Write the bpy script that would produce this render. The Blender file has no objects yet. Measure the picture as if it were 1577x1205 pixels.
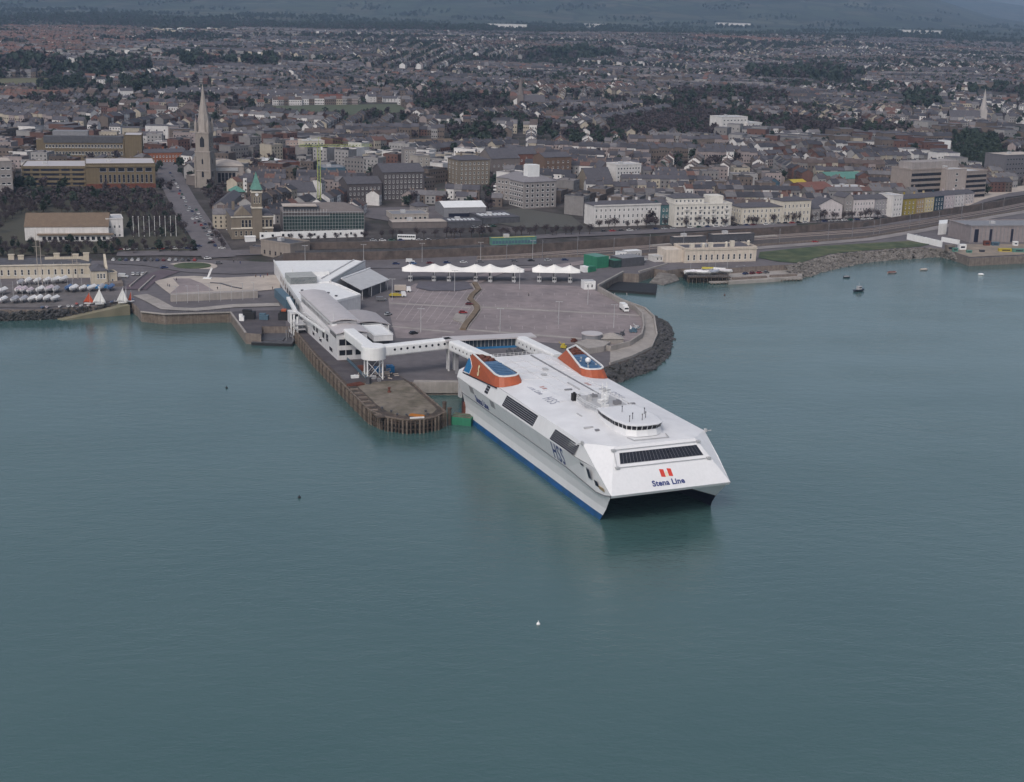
import bpy, math, random
import numpy as np
from mathutils import Matrix, Vector
random.seed(7)
rng = np.random.default_rng(11)
sc = bpy.context.scene
C = sc.collection
R = math.radians
PI = math.pi

# ------------------------------------------------------------------ camera, sky, sun, exposure
CAM_H = 145.3
FPX, VHOR, ROLL = 2155.0, 20.0, 0.025          # focal length in photo pixels, horizon row, slight bank of the aircraft
CX, CY = 788.5, 602.5
PITCH = math.atan((CY - VHOR) / FPX)
cam_d = bpy.data.cameras.new('camera')
cam = bpy.data.objects.new('camera', cam_d)
C.objects.link(cam)
cam_d.sensor_width = 36.0
cam_d.lens = FPX / 1577.0 * 36.0
cam_d.clip_start = 1.0
cam_d.clip_end = 60000.0
cam.location = (0, 0, CAM_H)
fwd = Vector((0, math.cos(PITCH), -math.sin(PITCH)))
rgt0 = Vector((1, 0, 0))
up0 = rgt0.cross(fwd)
cr, sr = math.cos(ROLL), math.sin(ROLL)
rgt = rgt0 * cr + up0 * sr
upv = up0 * cr - rgt0 * sr
cam.rotation_euler = Matrix((rgt, upv, -fwd)).transposed().to_euler()
sc.camera = cam

SUN_EL, SUN_AZ = R(46), R(201)                  # azimuth: clockwise from +Y
world = bpy.data.worlds.new('World')
sc.world = world
world.use_nodes = True
wn, wlk = world.node_tree.nodes, world.node_tree.links
wn.clear()
wout = wn.new('ShaderNodeOutputWorld')
bg = wn.new('ShaderNodeBackground')
sky = wn.new('ShaderNodeTexSky')
sky.sky_type = 'NISHITA'
sky.sun_disc = False
sky.sun_elevation = SUN_EL
sky.sun_rotation = SUN_AZ
sky.air_density = 1.0
sky.dust_density = 4.0
sky.ozone_density = 1.0
hs = wn.new('ShaderNodeHueSaturation')          # an overcast sky: the same dome, nearly colourless
hs.inputs['Saturation'].default_value = 0.66
hs.inputs['Value'].default_value = 1.0
wlk.new(sky.outputs['Color'], hs.inputs['Color'])
wlk.new(hs.outputs['Color'], bg.inputs['Color'])
bg.inputs['Strength'].default_value = 0.145
wlk.new(bg.outputs['Background'], wout.inputs['Surface'])
sl = bpy.data.lights.new('sun', 'SUN')
sl.energy = 0.95
sl.angle = R(14)
sl.color = (1.0, 0.965, 0.93)
sun = bpy.data.objects.new('sun', sl)
C.objects.link(sun)
sd = Vector((math.sin(SUN_AZ) * math.cos(SUN_EL), math.cos(SUN_AZ) * math.cos(SUN_EL), math.sin(SUN_EL)))
sun.rotation_euler = sd.to_track_quat('Z', 'Y').to_euler()
sc.view_settings.view_transform = 'Standard'
sc.view_settings.look = 'None'
sc.view_settings.gamma = 1.0
sc.view_settings.use_curve_mapping = False
sc.view_settings.exposure = 0.0
sc.render.engine = 'CYCLES'
sc.cycles.use_denoising = True
sc.cycles.max_bounces = 6
sc.cycles.diffuse_bounces = 3
sc.cycles.glossy_bounces = 3
sc.cycles.volume_bounces = 0
sc.cycles.caustics_reflective = False
sc.cycles.caustics_refractive = False

# ------------------------------------------------------------------ survey: a photo ray met with a level plane or with the terrain
def ray(px, py):
    u, v = px - CX, py - CY
    c, s = math.cos(-ROLL), math.sin(-ROLL)
    u, v = u * c - v * s, u * s + v * c
    c, s = math.cos(PITCH), math.sin(PITCH)
    return (u / FPX, c - v / FPX * s, -s - v / FPX * c)
def at(px, py, z=0.0):
    x, y, d = ray(px, py)
    t = (z - CAM_H) / d
    return (x * t, y * t)
def proj(X, Y, Z):
    c, s = math.cos(PITCH), math.sin(PITCH)
    dz = Z - CAM_H
    d = Y * c - dz * s
    u = FPX * X / d
    v = -FPX * (dz * c + Y * s) / d
    c, s = math.cos(ROLL), math.sin(ROLL)
    return (CX + u * c - v * s, CY + u * s + v * c)

QZ = 5.0                                         # level of the quays
# foot of the railway's back wall, west to east in plan
_w = [(-900, 425), (-300, 415), (0, 404), (300, 400), (425, 404), (440, 403), (600, 400), (780, 392), (1000, 377), (1140, 365), (1334, 352), (1420, 339), (1530, 321), (1640, 300), (1900, 262)]
_wp = [at(x, y, QZ) for x, y in _w]
WA = np.array([p[0] / p[1] for p in _wp])
WY = np.array([p[1] for p in _wp])
A_STEP = at(432, 403, QZ)[0] / at(432, 403, QZ)[1]
_ht = np.array([0, 60, 150, 300, 500, 900, 1500, 2700, 4200, 6200, 7200, 12000])
_hz = np.array([9, 10.2, 13.5, 17.5, 22, 31, 43, 60, 84, 104, 116, 120])
_ra = np.array([-1, -.45, -.30, -.1, .1, .235, .285, .323, .36, .45, 1.0])
_rz = np.array([330, 340, 370, 430, 450, 400, 309, 191, 140, 125, 120])
def gh(X, Y):
    """height of the land at plan position X, Y (arrays or numbers)"""
    X = np.asarray(X, float); Y = np.asarray(Y, float)
    a = X / np.maximum(Y, 1.0)
    t = Y - np.interp(a, WA, WY)
    h = np.interp(t, _ht, _hz)
    k = np.clip(t / 60.0, 0, 1)
    left = 5 + (h - 5) * k * k * (3 - 2 * k)
    h = np.where(a < A_STEP, left, h)
    und = np.sin(X * .0021 + 1.3) * np.sin(Y * .0017 + .4) + .6 * np.sin(X * .0047 - Y * .0031)
    h = h + und * np.clip((t - 300) / 1500, 0, 1) * 6.0
    top = np.interp(a, _ra, _rz)
    q = np.clip((t - 6000) / 4300, 0, 1)
    q = q * q * (3 - 2 * q)
    rough = (np.sin(X * .0016 + Y * .0007) * 14 + np.sin(X * .0037 - Y * .0021 + 2) * 8 + np.sin(X * .009 + Y * .004) * 3)
    h = h + (np.maximum(top - 116, 0) + rough) * q
    return np.where(t <= 0, QZ, h)
def on(px, py):
    """photo ray met with the land -> x, y, z"""
    x, y, d = ray(px, py)
    t0, t = 0.0, 300.0
    while t < 16000:
        if CAM_H + d * t < float(gh(x * t, y * t)):
            lo, hi = t0, t
            for _ in range(30):
                m = (lo + hi) / 2
                if CAM_H + d * m < float(gh(x * m, y * m)): hi = m
                else: lo = m
            return (x * hi, y * hi, float(gh(x * hi, y * hi)))
        t0 = t
        t *= 1.012
    return (x * t, y * t, float(gh(x * t, y * t)))
def ztop(X, Y, py):
    """height of a point above plan position X, Y that shows on photo row py"""
    lo, hi = -10.0, 500.0
    for _ in range(40):
        m = (lo + hi) / 2
        if proj(X, Y, m)[1] > py: lo = m
        else: hi = m
    return lo
# ------------------------------------------------------------------ materials
MATS = {}
def mat(name, col, rough=0.7, var=0.12, scale=0.6, bump=0.0, bscale=4.0, metal=0.0, spec=0.4, col2=None, mix=0.0, mscale=0.15, objcol=False, streak=0.0):
    """base colour with grain: two noises vary it, an optional second colour comes in patches, optional bump"""
    m = bpy.data.materials.new(name)
    m.use_nodes = True
    n, l = m.node_tree.nodes, m.node_tree.links
    b = n['Principled BSDF']
    b.inputs['Roughness'].default_value = rough
    b.inputs['Metallic'].default_value = metal
    b.inputs['Specular IOR Level'].default_value = spec
    tc = n.new('ShaderNodeTexCoord')
    if objcol:
        oi = n.new('ShaderNodeObjectInfo')
        base = oi.outputs['Color']
    else:
        rgb = n.new('ShaderNodeRGB')
        rgb.outputs[0].default_value = (*col, 1)
        base = rgb.outputs[0]
    co = tc.outputs['Object']
    if objcol:
        ad = n.new('ShaderNodeVectorMath'); ad.operation = 'ADD'
        sc_ = n.new('ShaderNodeVectorMath'); sc_.operation = 'SCALE'
        l.new(oi.outputs['Random'], sc_.inputs[0]); sc_.inputs['Scale'].default_value = 900.0
        l.new(co, ad.inputs[0]); l.new(sc_.outputs[0], ad.inputs[1])
        co = ad.outputs[0]
    def noise(s, detail=4.0):
        t = n.new('ShaderNodeTexNoise')
        t.inputs['Scale'].default_value = s
        t.inputs['Detail'].default_value = detail
        t.inputs['Roughness'].default_value = 0.6
        l.new(co, t.inputs['Vector'])
        return t.outputs['Fac']
    if col2 is not None:
        rp = n.new('ShaderNodeMapRange')
        rp.inputs['From Min'].default_value = 0.42
        rp.inputs['From Max'].default_value = 0.62
        rp.inputs['To Max'].default_value = mix
        l.new(noise(mscale, 6.0), rp.inputs['Value'])
        mx = n.new('ShaderNodeMix'); mx.data_type = 'RGBA'
        l.new(rp.outputs[0], mx.inputs['Factor'])
        l.new(base, mx.inputs['A'])
        mx.inputs['B'].default_value = (*col2, 1)
        base = mx.outputs['Result']
    if var > 0:
        rp = n.new('ShaderNodeMapRange')
        rp.inputs['From Min'].default_value = 0.3
        rp.inputs['From Max'].default_value = 0.7
        rp.inputs['To Min'].default_value = 1 - var
        rp.inputs['To Max'].default_value = 1 + var
        l.new(noise(scale, 5.0), rp.inputs['Value'])
        mu = n.new('ShaderNodeMix'); mu.data_type = 'RGBA'; mu.blend_type = 'MULTIPLY'
        mu.inputs['Factor'].default_value = 1.0
        l.new(base, mu.inputs['A'])
        l.new(rp.outputs[0], mu.inputs['B'])
        base = mu.outputs['Result']
    if streak > 0:                                # rain streaks: noise stretched down the wall
        mp = n.new('ShaderNodeMapping')
        mp.inputs['Scale'].default_value = (1.2, 1.2, 0.06)
        l.new(co, mp.inputs['Vector'])
        t = n.new('ShaderNodeTexNoise'); t.inputs['Scale'].default_value = 1.0; t.inputs['Detail'].default_value = 5
        l.new(mp.outputs[0], t.inputs['Vector'])
        rp = n.new('ShaderNodeMapRange')
        rp.inputs['From Min'].default_value = 0.35; rp.inputs['From Max'].default_value = 0.7
        rp.inputs['To Min'].default_value = 1.0; rp.inputs['To Max'].default_value = 1 - streak
        l.new(t.outputs['Fac'], rp.inputs['Value'])
        mu = n.new('ShaderNodeMix'); mu.data_type = 'RGBA'; mu.blend_type = 'MULTIPLY'
        mu.inputs['Factor'].default_value = 1.0
        l.new(base, mu.inputs['A']); l.new(rp.outputs[0], mu.inputs['B'])
        base = mu.outputs['Result']
    l.new(base, b.inputs['Base Color'])
    if bump > 0:
        bp = n.new('ShaderNodeBump')
        bp.inputs['Strength'].default_value = bump
        bp.inputs['Distance'].default_value = 0.1
        l.new(noise(bscale, 6.0), bp.inputs['Height'])
        l.new(bp.outputs[0], b.inputs['Normal'])
    MATS[name] = m
    return m

M_ship = mat('ship_white', (.70, .70, .715), .42, .035, .11, streak=.05, col2=(.66, .66, .67), mix=.35, mscale=.06)
M_roofw = mat('ship_roof_white', (.70, .70, .715), .55, .05, .2, col2=(.59, .59, .605), mix=.45, mscale=.09)
M_blue = mat('boot_blue', (.012, .075, .22), .4, .2, .5, col2=(.02, .06, .10), mix=.6, mscale=.3)
M_navy = mat('dark_navy', (.010, .012, .028), .5, .2, .3)
M_orange = mat('funnel_orange', (.37, .088, .036), .5, .1, .5, streak=.12)
M_fblue = mat('funnel_top_blue', (.075, .15, .26), .5, .15, .6)
M_rust = mat('exhaust_brown', (.13, .045, .03), .8, .35, .8)
M_glass = mat('dark_glass', (.018, .019, .026), .12, .3, .4, spec=.5)
M_frame = mat('grey_frame', (.27, .27, .30), .5, .1)
M_text = mat('navy_lettering', (.025, .04, .16), .5, .08)
M_textg = mat('grey_lettering', (.26, .27, .34), .6, .25, .7)
M_red = mat('logo_red', (.55, .05, .03), .5, .06)
M_cream = mat('logo_cream', (.75, .66, .42), .5, .05)
M_black = mat('black_rubber', (.015, .015, .017), .7, .2)
M_dgrey = mat('dark_grey_steel', (.075, .075, .085), .6, .25, .5)
M_mgrey = mat('mid_grey_steel', (.20, .20, .215), .6, .15, .5)
M_lgrey = mat('light_grey_steel', (.42, .42, .43), .55, .1, .4)
M_white = mat('white_paint', (.74, .74, .74), .5, .06, .4, streak=.07)
M_tile = mat('white_cladding', (.62, .61, .62), .5, .07, .5, streak=.1)
M_roofg = mat('grey_sheet_roof', (.46, .43, .435), .5, .07, .25, streak=.0)
M_mem = mat('canopy_membrane', (.78, .76, .73), .6, .04, .2)
M_timber = mat('old_timber', (.085, .062, .05), .9, .45, .7, bump=.5, bscale=3, col2=(.04, .035, .03), mix=.8, mscale=.25)
M_pile = mat('weathered_pile', (.17, .135, .11), .9, .35, .6, bump=.4, streak=.35)
M_gravel = mat('pier_gravel', (.17, .145, .118), .95, .3, .35, bump=.7, bscale=2.5, col2=(.11, .095, .07), mix=.9, mscale=.12)
M_road = mat('asphalt', (.128, .116, .124), .9, .14, .25, bump=.2, col2=(.092, .084, .09), mix=.6, mscale=.05)
M_deck = mat('pier_roadway', (.062, .054, .062), .9, .2, .25, bump=.2, col2=(.1, .09, .09), mix=.5, mscale=.15)
M_conc = mat('pale_concrete', (.34, .31, .29), .9, .12, .3, bump=.25, streak=.15, col2=(.25, .23, .21), mix=.6, mscale=.08)
M_plaza = mat('plaza_stone', (.43, .375, .33), .9, .1, .25, bump=.2, col2=(.32, .28, .25), mix=.6, mscale=.08)
M_pave = mat('block_paving', (.248, .208, .210), .9, .16, .2, bump=.3, bscale=5, col2=(.18, .153, .158), mix=.8, mscale=.045)
M_line = mat('white_road_paint', (.31, .27, .27), .8, .3, .6)
M_stone = mat('granite_wall', (.20, .165, .145), .9, .25, .5, bump=.6, bscale=1.6, streak=.3)
M_stone2 = mat('brown_granite_wall', (.125, .098, .088), .9, .3, .25, bump=.6, bscale=1.6, streak=.12, col2=(.08, .066, .06), mix=.8, mscale=.12)
M_rock = mat('rock_armour', (.062, .060, .064), .9, .4, .5, bump=.8, bscale=1.2, col2=(.05, .05, .048), mix=.9, mscale=.15)
M_rockl = mat('pale_shore_rock', (.165, .15, .14), .9, .4, .4, bump=.8, bscale=1.2, col2=(.12, .11, .1), mix=.9, mscale=.15)
M_grass = mat('mown_grass', (.046, .068, .032), .95, .25, .12, bump=.4, bscale=3, col2=(.095, .10, .05), mix=.8, mscale=.06)
M_green = mat('green_paint', (.03, .18, .105), .5, .12, .5, streak=.2)
M_verd = mat('verdigris_copper', (.10, .235, .195), .6, .2, .6, streak=.2)
M_net = mat('green_netting', (.020, .045, .046), .9, .35, .5, col2=(.045, .075, .07), mix=.7, mscale=.2, streak=.3)
M_yellow = mat('crane_yellow', (.42, .33, .04), .5, .15)
M_lime = mat('crane_lime', (.32, .37, .10), .5, .15)
M_bblue = mat('bright_blue', (.02, .16, .36), .5, .15)
M_steelblue = mat('blue_cladding', (.07, .125, .17), .5, .1, streak=.1)
M_slate = mat('slate', (.082, .078, .090), .8, .2, .5, bump=.3, bscale=2)
M_ballast = mat('track_ballast', (.078, .066, .064), .95, .25, .4, bump=.5)
M_rail = mat('rail_steel', (.30, .25, .23), .5, .15)
M_wall = mat('house_wall', (.5, .5, .5), .85, .12, .35, objcol=True, streak=.12, bump=.15)
M_roof = mat('house_roof', (.12, .11, .12), .85, .2, .5, objcol=True, bump=.3, bscale=2)
M_hull = mat('boat_hull', (.5, .5, .5), .4, .05, 1, objcol=True)
M_cloth = mat('boat_cloth', (.5, .5, .5), .8, .08, 1, objcol=True)
M_carp = mat('car_paint', (.5, .5, .5), .3, .03, 1, objcol=True, spec=.5)
M_bark = mat('bark', (.075, .058, .052), .9, .3, 1.2)
M_twig = mat('bare_twigs', (.062, .049, .055), .95, .35, .35)
M_leaf = mat('evergreen_leaf', (.028, .042, .030), .9, .4, .35)
M_skin = mat('coat_cloth', (.05, .05, .06), .9, .1, objcol=True)
M_sail = mat('sail_cloth', (.72, .71, .70), .7, .05, 1)
M_rsail = mat('tan_sail_cloth', (.45, .075, .03), .7, .08, 1)
M_brickred = mat('red_brick', (.19, .06, .045), .9, .2, .6)
M_earth = mat('bare_earth', (.155, .115, .08), .95, .25, .2)
M_skyl = mat('rooflight', (.62, .64, .66), .3, .1)

# ------------------------------------------------------------------ mesh helper
class MB:
    def __init__(s): s.v, s.f, s.m = [], [], []
    def add(s, vs, fs, mi=0):
        o = len(s.v)
        s.v.extend([tuple(p) for p in vs])
        s.f.extend([tuple(i + o for i in f) for f in fs])
        s.m.extend([mi] * len(fs))
        return s
    def face(s, pts, mi=0): return s.add(pts, [tuple(range(len(pts)))], mi)
    def box(s, x0, x1, y0, y1, z0, z1, mi=0):
        return s.add([(x0, y0, z0), (x1, y0, z0), (x1, y1, z0), (x0, y1, z0), (x0, y0, z1), (x1, y0, z1), (x1, y1, z1), (x0, y1, z1)],
                     [(0, 3, 2, 1), (4, 5, 6, 7), (0, 1, 5, 4), (1, 2, 6, 5), (2, 3, 7, 6), (3, 0, 4, 7)], mi)
    def prism(s, pts, z0, z1, mi=0, mtop=None, bottom=True):
        """plan polygon raised from z0 to z1 (numbers or per-point lists)"""
        a = sum(pts[i][0] * pts[(i + 1) % len(pts)][1] - pts[(i + 1) % len(pts)][0] * pts[i][1] for i in range(len(pts)))
        n = len(pts)
        zz0 = z0 if hasattr(z0, '__len__') else [z0] * n
        zz1 = z1 if hasattr(z1, '__len__') else [z1] * n
        idx = list(range(n))
        if a < 0: idx.reverse()
        P = [pts[i] for i in idx]; A = [zz0[i] for i in idx]; B = [zz1[i] for i in idx]
        vs = [(p[0], p[1], z) for p, z in zip(P, A)] + [(p[0], p[1], z) for p, z in zip(P, B)]
        s.add(vs, [(i, (i + 1) % n, (i + 1) % n + n, i + n) for i in range(n)], mi)
        s.add(vs[n:], [tuple(range(n))], mi if mtop is None else mtop)
        if bottom: s.add(vs[:n], [tuple(reversed(range(n)))], mi)
        return s
    def bar(s, a, b, w=.1, h=None, mi=0):
        """square bar between two points"""
        h = h or w
        a, b = Vector(a), Vector(b)
        d = (b - a)
        if d.length < 1e-6: return s
        d.normalize()
        r = d.cross(Vector((0, 0, 1)))
        if r.length < 1e-3: r = Vector((1, 0, 0))
        r.normalize()
        u = r.cross(d)
        r *= w / 2; u *= h / 2
        vs = [a - r - u, a + r - u, a + r + u, a - r + u, b - r - u, b + r - u, b + r + u, b - r + u]
        return s.add(vs, [(0, 1, 2, 3), (7, 6, 5, 4), (0, 4, 5, 1), (1, 5, 6, 2), (2, 6, 7, 3), (3, 7, 4, 0)], mi)
    def cyl(s, c, r, z0, z1, n=12, mi=0, r2=None, cap=True):
        r2 = r if r2 is None else r2
        vs = [(c[0] + math.cos(2 * PI * i / n) * r, c[1] + math.sin(2 * PI * i / n) * r, z0) for i in range(n)] + \
             [(c[0] + math.cos(2 * PI * i / n) * r2, c[1] + math.sin(2 * PI * i / n) * r2, z1) for i in range(n)]
        s.add(vs, [(i, (i + 1) % n, (i + 1) % n + n, i + n) for i in range(n)], mi)
        if cap:
            s.add(vs[n:], [tuple(range(n))], mi)
            s.add(vs[:n], [tuple(reversed(range(n)))], mi)
        return s
    def loft(s, rings, closed=True, cap=True, mi=0):
        n = len(rings[0])
        vs = [p for r in rings for p in r]
        fs = []
        for k in range(len(rings) - 1):
            for i in range(n if closed else n - 1):
                j = (i + 1) % n
                fs.append((k * n + i, k * n + j, (k + 1) * n + j, (k + 1) * n + i))
        s.add(vs, fs, mi)
        if cap:
            s.add(rings[0], [tuple(reversed(range(n)))], mi)
            s.add(rings[-1], [tuple(range(n))], mi)
        return s
    def ball(s, c, r, n=8, k=5, mi=0, sz=1.0):
        rings = []
        for j in range(1, k):
            ph = PI * j / k
            rings.append([(c[0] + r * math.sin(ph) * math.cos(2 * PI * i / n), c[1] + r * math.sin(ph) * math.sin(2 * PI * i / n), c[2] - r * sz * math.cos(ph)) for i in range(n)])
        return s.loft(rings, mi=mi)
    def mesh(s, name, mats):
        me = bpy.data.meshes.new(name)
        me.from_pydata(s.v, [], s.f)
        for m in (mats if isinstance(mats, (list, tuple)) else [mats]): me.materials.append(m)
        if any(s.m): me.polygons.foreach_set('material_index', s.m)
        me.update()
        return me
    def build(s, name, mats, parent=None):
        return link(name, s.mesh(name, mats), parent)
def link(name, data, parent=None, loc=None):
    o = bpy.data.objects.new(name, data)
    C.objects.link(o)
    if parent is not None: o.parent = parent
    if loc is not None: o.location = loc
    return o
def tag(o, label, cat, group=None):
    o['label'] = label; o['category'] = cat
    if group: o['group'] = group
    return o
def thing(name, label, cat, loc=(0, 0, 0), rz=0.0, group=None):
    o = bpy.data.objects.new(name, None)
    o.empty_display_size = 0.1
    C.objects.link(o)
    o.location = loc; o.rotation_euler = (0, 0, rz)
    return tag(o, label, cat, group)
def kind(o, k): o['kind'] = k; return o
def dup(root, loc, rz, label=None, group=None):
    r = root.copy(); C.objects.link(r)
    r.location = loc; r.rotation_euler = (0, 0, rz)
    if label: r['label'] = label
    if group: r['group'] = group
    for ch in list(root.children):
        c = ch.copy(); C.objects.link(c); c.parent = r
        for g in ch.children:
            d = g.copy(); C.objects.link(d); d.parent = c
    return r
def smooth(o, ang=None):
    o.data.polygons.foreach_set('use_smooth', [True] * len(o.data.polygons))
    return o
def fastmesh(name, V, F, mi, mats):
    """V n*3, F list-like m*4 (last index -1 for a triangle) as numpy"""
    me = bpy.data.meshes.new(name)
    F = np.asarray(F); V = np.asarray(V, dtype=np.float32)
    tri = F[:, 3] < 0
    cnt = np.where(tri, 3, 4).astype(np.int32)
    starts = np.concatenate([[0], np.cumsum(cnt)[:-1]]).astype(np.int32)
    flat = F.reshape(-1); flat = flat[flat >= 0].astype(np.int32)
    me.vertices.add(len(V)); me.vertices.foreach_set('co', V.reshape(-1))
    me.loops.add(len(flat)); me.loops.foreach_set('vertex_index', flat)
    me.polygons.add(len(F)); me.polygons.foreach_set('loop_start', starts)
    for m in (mats if isinstance(mats, (list, tuple)) else [mats]): me.materials.append(m)
    if mi is not None: me.polygons.foreach_set('material_index', np.asarray(mi, dtype=np.int32))
    me.polygons.foreach_set('use_smooth', np.zeros(len(F), dtype=bool))
    me.update(calc_edges=True)
    me.validate()
    return me
def inpoly(p, poly):
    x, y = p; c = False; n = len(poly); j = n - 1
    for i in range(n):
        xi, yi = poly[i]; xj, yj = poly[j]
        if (yi > y) != (yj > y) and x < (xj - xi) * (y - yi) / (yj - yi) + xi: c = not c
        j = i
    return c
def inpoly_np(X, Y, poly):
    c = np.zeros(X.shape, bool); n = len(poly); j = n - 1
    for i in range(n):
        xi, yi = poly[i]; xj, yj = poly[j]
        if yi != yj: c ^= ((yi > Y) != (yj > Y)) & (X < (xj - xi) * (Y - yi) / (yj - yi) + xi)
        j = i
    return c
BLOCKED = []                                     # plan polygons where no filler house or tree may stand
# ------------------------------------------------------------------ sea, land, hills, air
def sea_material():
    m = bpy.data.materials.new('sea_water'); m.use_nodes = True
    n, l = m.node_tree.nodes, m.node_tree.links
    b = n['Principled BSDF']
    b.inputs['IOR'].default_value = 1.42
    b.inputs['Specular IOR Level'].default_value = .95
    tc = n.new('ShaderNodeTexCoord')
    mp = n.new('ShaderNodeMapping'); mp.inputs['Rotation'].default_value = (0, 0, R(-24)); mp.inputs['Scale'].default_value = (1, 1.9, 1)
    l.new(tc.outputs['Object'], mp.inputs['Vector'])
    def noise(s, d, src, rg=.55):
        t = n.new('ShaderNodeTexNoise'); t.inputs['Scale'].default_value = s; t.inputs['Detail'].default_value = d; t.inputs['Roughness'].default_value = rg
        l.new(src, t.inputs['Vector']); return t.outputs['Fac']
    cr_ = n.new('ShaderNodeValToRGB')
    cr_.color_ramp.elements[0].position = .3; cr_.color_ramp.elements[0].color = (.043, .094, .094, 1)
    cr_.color_ramp.elements[1].position = .7; cr_.color_ramp.elements[1].color = (.057, .110, .108, 1)
    l.new(noise(.009, 4, tc.outputs['Object']), cr_.inputs['Fac'])
    l.new(cr_.outputs['Color'], b.inputs['Base Color'])
    a1 = n.new('ShaderNodeMath'); a1.operation = 'MULTIPLY_ADD'
    l.new(noise(.55, 5, mp.outputs[0], .62), a1.inputs[0]); a1.inputs[1].default_value = .55
    a2 = n.new('ShaderNodeMath'); a2.operation = 'MULTIPLY_ADD'
    l.new(noise(.12, 3, mp.outputs[0]), a2.inputs[0]); a2.inputs[1].default_value = 1.0; a2.inputs[2].default_value = 0
    l.new(a2.outputs[0], a1.inputs[2])
    # wind patches: the ripples are stronger in some areas than in others
    rp = n.new('ShaderNodeMapRange'); rp.inputs['From Min'].default_value = .35; rp.inputs['From Max'].default_value = .68
    rp.inputs['To Min'].default_value = .22; rp.inputs['To Max'].default_value = .44
    l.new(noise(.012, 4, mp.outputs[0]), rp.inputs['Value'])
    rr = n.new('ShaderNodeMapRange'); rr.inputs['From Min'].default_value = .38; rr.inputs['From Max'].default_value = .64; rr.inputs['To Min'].default_value = .05; rr.inputs['To Max'].default_value = .22
    l.new(noise(.0065, 5, mp.outputs[0], .6), rr.inputs['Value']); l.new(rr.outputs[0], b.inputs['Roughness'])
    bp = n.new('ShaderNodeBump'); bp.inputs['Distance'].default_value = .55
    l.new(rp.outputs[0], bp.inputs['Strength'])
    l.new(a1.outputs[0], bp.inputs['Height']); l.new(bp.outputs[0], b.inputs['Normal'])
    return m
M_sea = sea_material()
kind(MB().face([(-9000, -3000, 0), (9000, -3000, 0), (9000, 2600, 0), (-9000, 2600, 0)]).build('sea', M_sea), 'structure')

def land_material():
    m = bpy.data.materials.new('land_cover'); m.use_nodes = True
    n, l = m.node_tree.nodes, m.node_tree.links
    b = n['Principled BSDF']; b.inputs['Roughness'].default_value = .95; b.inputs['Specular IOR Level'].default_value = .2
    tc = n.new('ShaderNodeTexCoord'); co = tc.outputs['Object']
    def ramp(src, els):
        r = n.new('ShaderNodeValToRGB')
        while len(r.color_ramp.elements) < len(els): r.color_ramp.elements.new(.5)
        for e, (p, c) in zip(r.color_ramp.elements, els): e.position = p; e.color = (*c, 1)
        l.new(src, r.inputs['Fac']); return r.outputs['Color']
    t1 = n.new('ShaderNodeTexNoise'); t1.inputs['Scale'].default_value = .045; t1.inputs['Detail'].default_value = 8; t1.inputs['Roughness'].default_value = .68; l.new(co, t1.inputs['Vector'])
    town = ramp(t1.outputs['Fac'], [(.34, (.032, .038, .027)), (.45, (.048, .043, .041)), (.55, (.072, .064, .064)), (.66, (.11, .096, .092))])
    v = n.new('ShaderNodeTexVoronoi'); v.inputs['Scale'].default_value = .0042; l.new(co, v.inputs['Vector'])
    sep = n.new('ShaderNodeSeparateColor'); l.new(v.outputs['Color'], sep.inputs[0])
    fields = ramp(sep.outputs[0], [(0, (.030, .044, .030)), (.3, (.048, .062, .040)), (.55, (.070, .066, .05)), (.8, (.040, .053, .038)), (1, (.085, .088, .06))])
    ve = n.new('ShaderNodeTexVoronoi'); ve.feature = 'DISTANCE_TO_EDGE'; ve.inputs['Scale'].default_value = .0042; l.new(co, ve.inputs['Vector'])
    hedge = n.new('ShaderNodeMapRange'); hedge.inputs['From Min'].default_value = .02; hedge.inputs['From Max'].default_value = .07; l.new(ve.outputs['Distance'], hedge.inputs['Value'])
    t2 = n.new('ShaderNodeTexNoise'); t2.inputs['Scale'].default_value = .004; t2.inputs['Detail'].default_value = 7; l.new(co, t2.inputs['Vector'])
    wood = n.new('ShaderNodeMapRange'); wood.inputs['From Min'].default_value = .50; wood.inputs['From Max'].default_value = .57; l.new(t2.outputs['Fac'], wood.inputs['Value'])
    mh = n.new('ShaderNodeMix'); mh.data_type = 'RGBA'; l.new(hedge.outputs[0], mh.inputs['Factor']); mh.inputs['A'].default_value = (.020, .028, .02, 1); l.new(fields, mh.inputs['B'])
    mw = n.new('ShaderNodeMix'); mw.data_type = 'RGBA'; l.new(wood.outputs[0], mw.inputs['Factor']); l.new(mh.outputs['Result'], mw.inputs['A']); mw.inputs['B'].default_value = (.024, .032, .024, 1)
    sx = n.new('ShaderNodeSeparateXYZ'); l.new(co, sx.inputs[0])
    fr = n.new('ShaderNodeMapRange'); fr.inputs['From Min'].default_value = 4300; fr.inputs['From Max'].default_value = 5600; l.new(sx.outputs['Y'], fr.inputs['Value'])
    mx = n.new('ShaderNodeMix'); mx.data_type = 'RGBA'; l.new(fr.outputs[0], mx.inputs['Factor']); l.new(town, mx.inputs['A']); l.new(mw.outputs['Result'], mx.inputs['B'])
    l.new(mx.outputs['Result'], b.inputs['Base Color'])
    return m
M_land = land_material()
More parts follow.
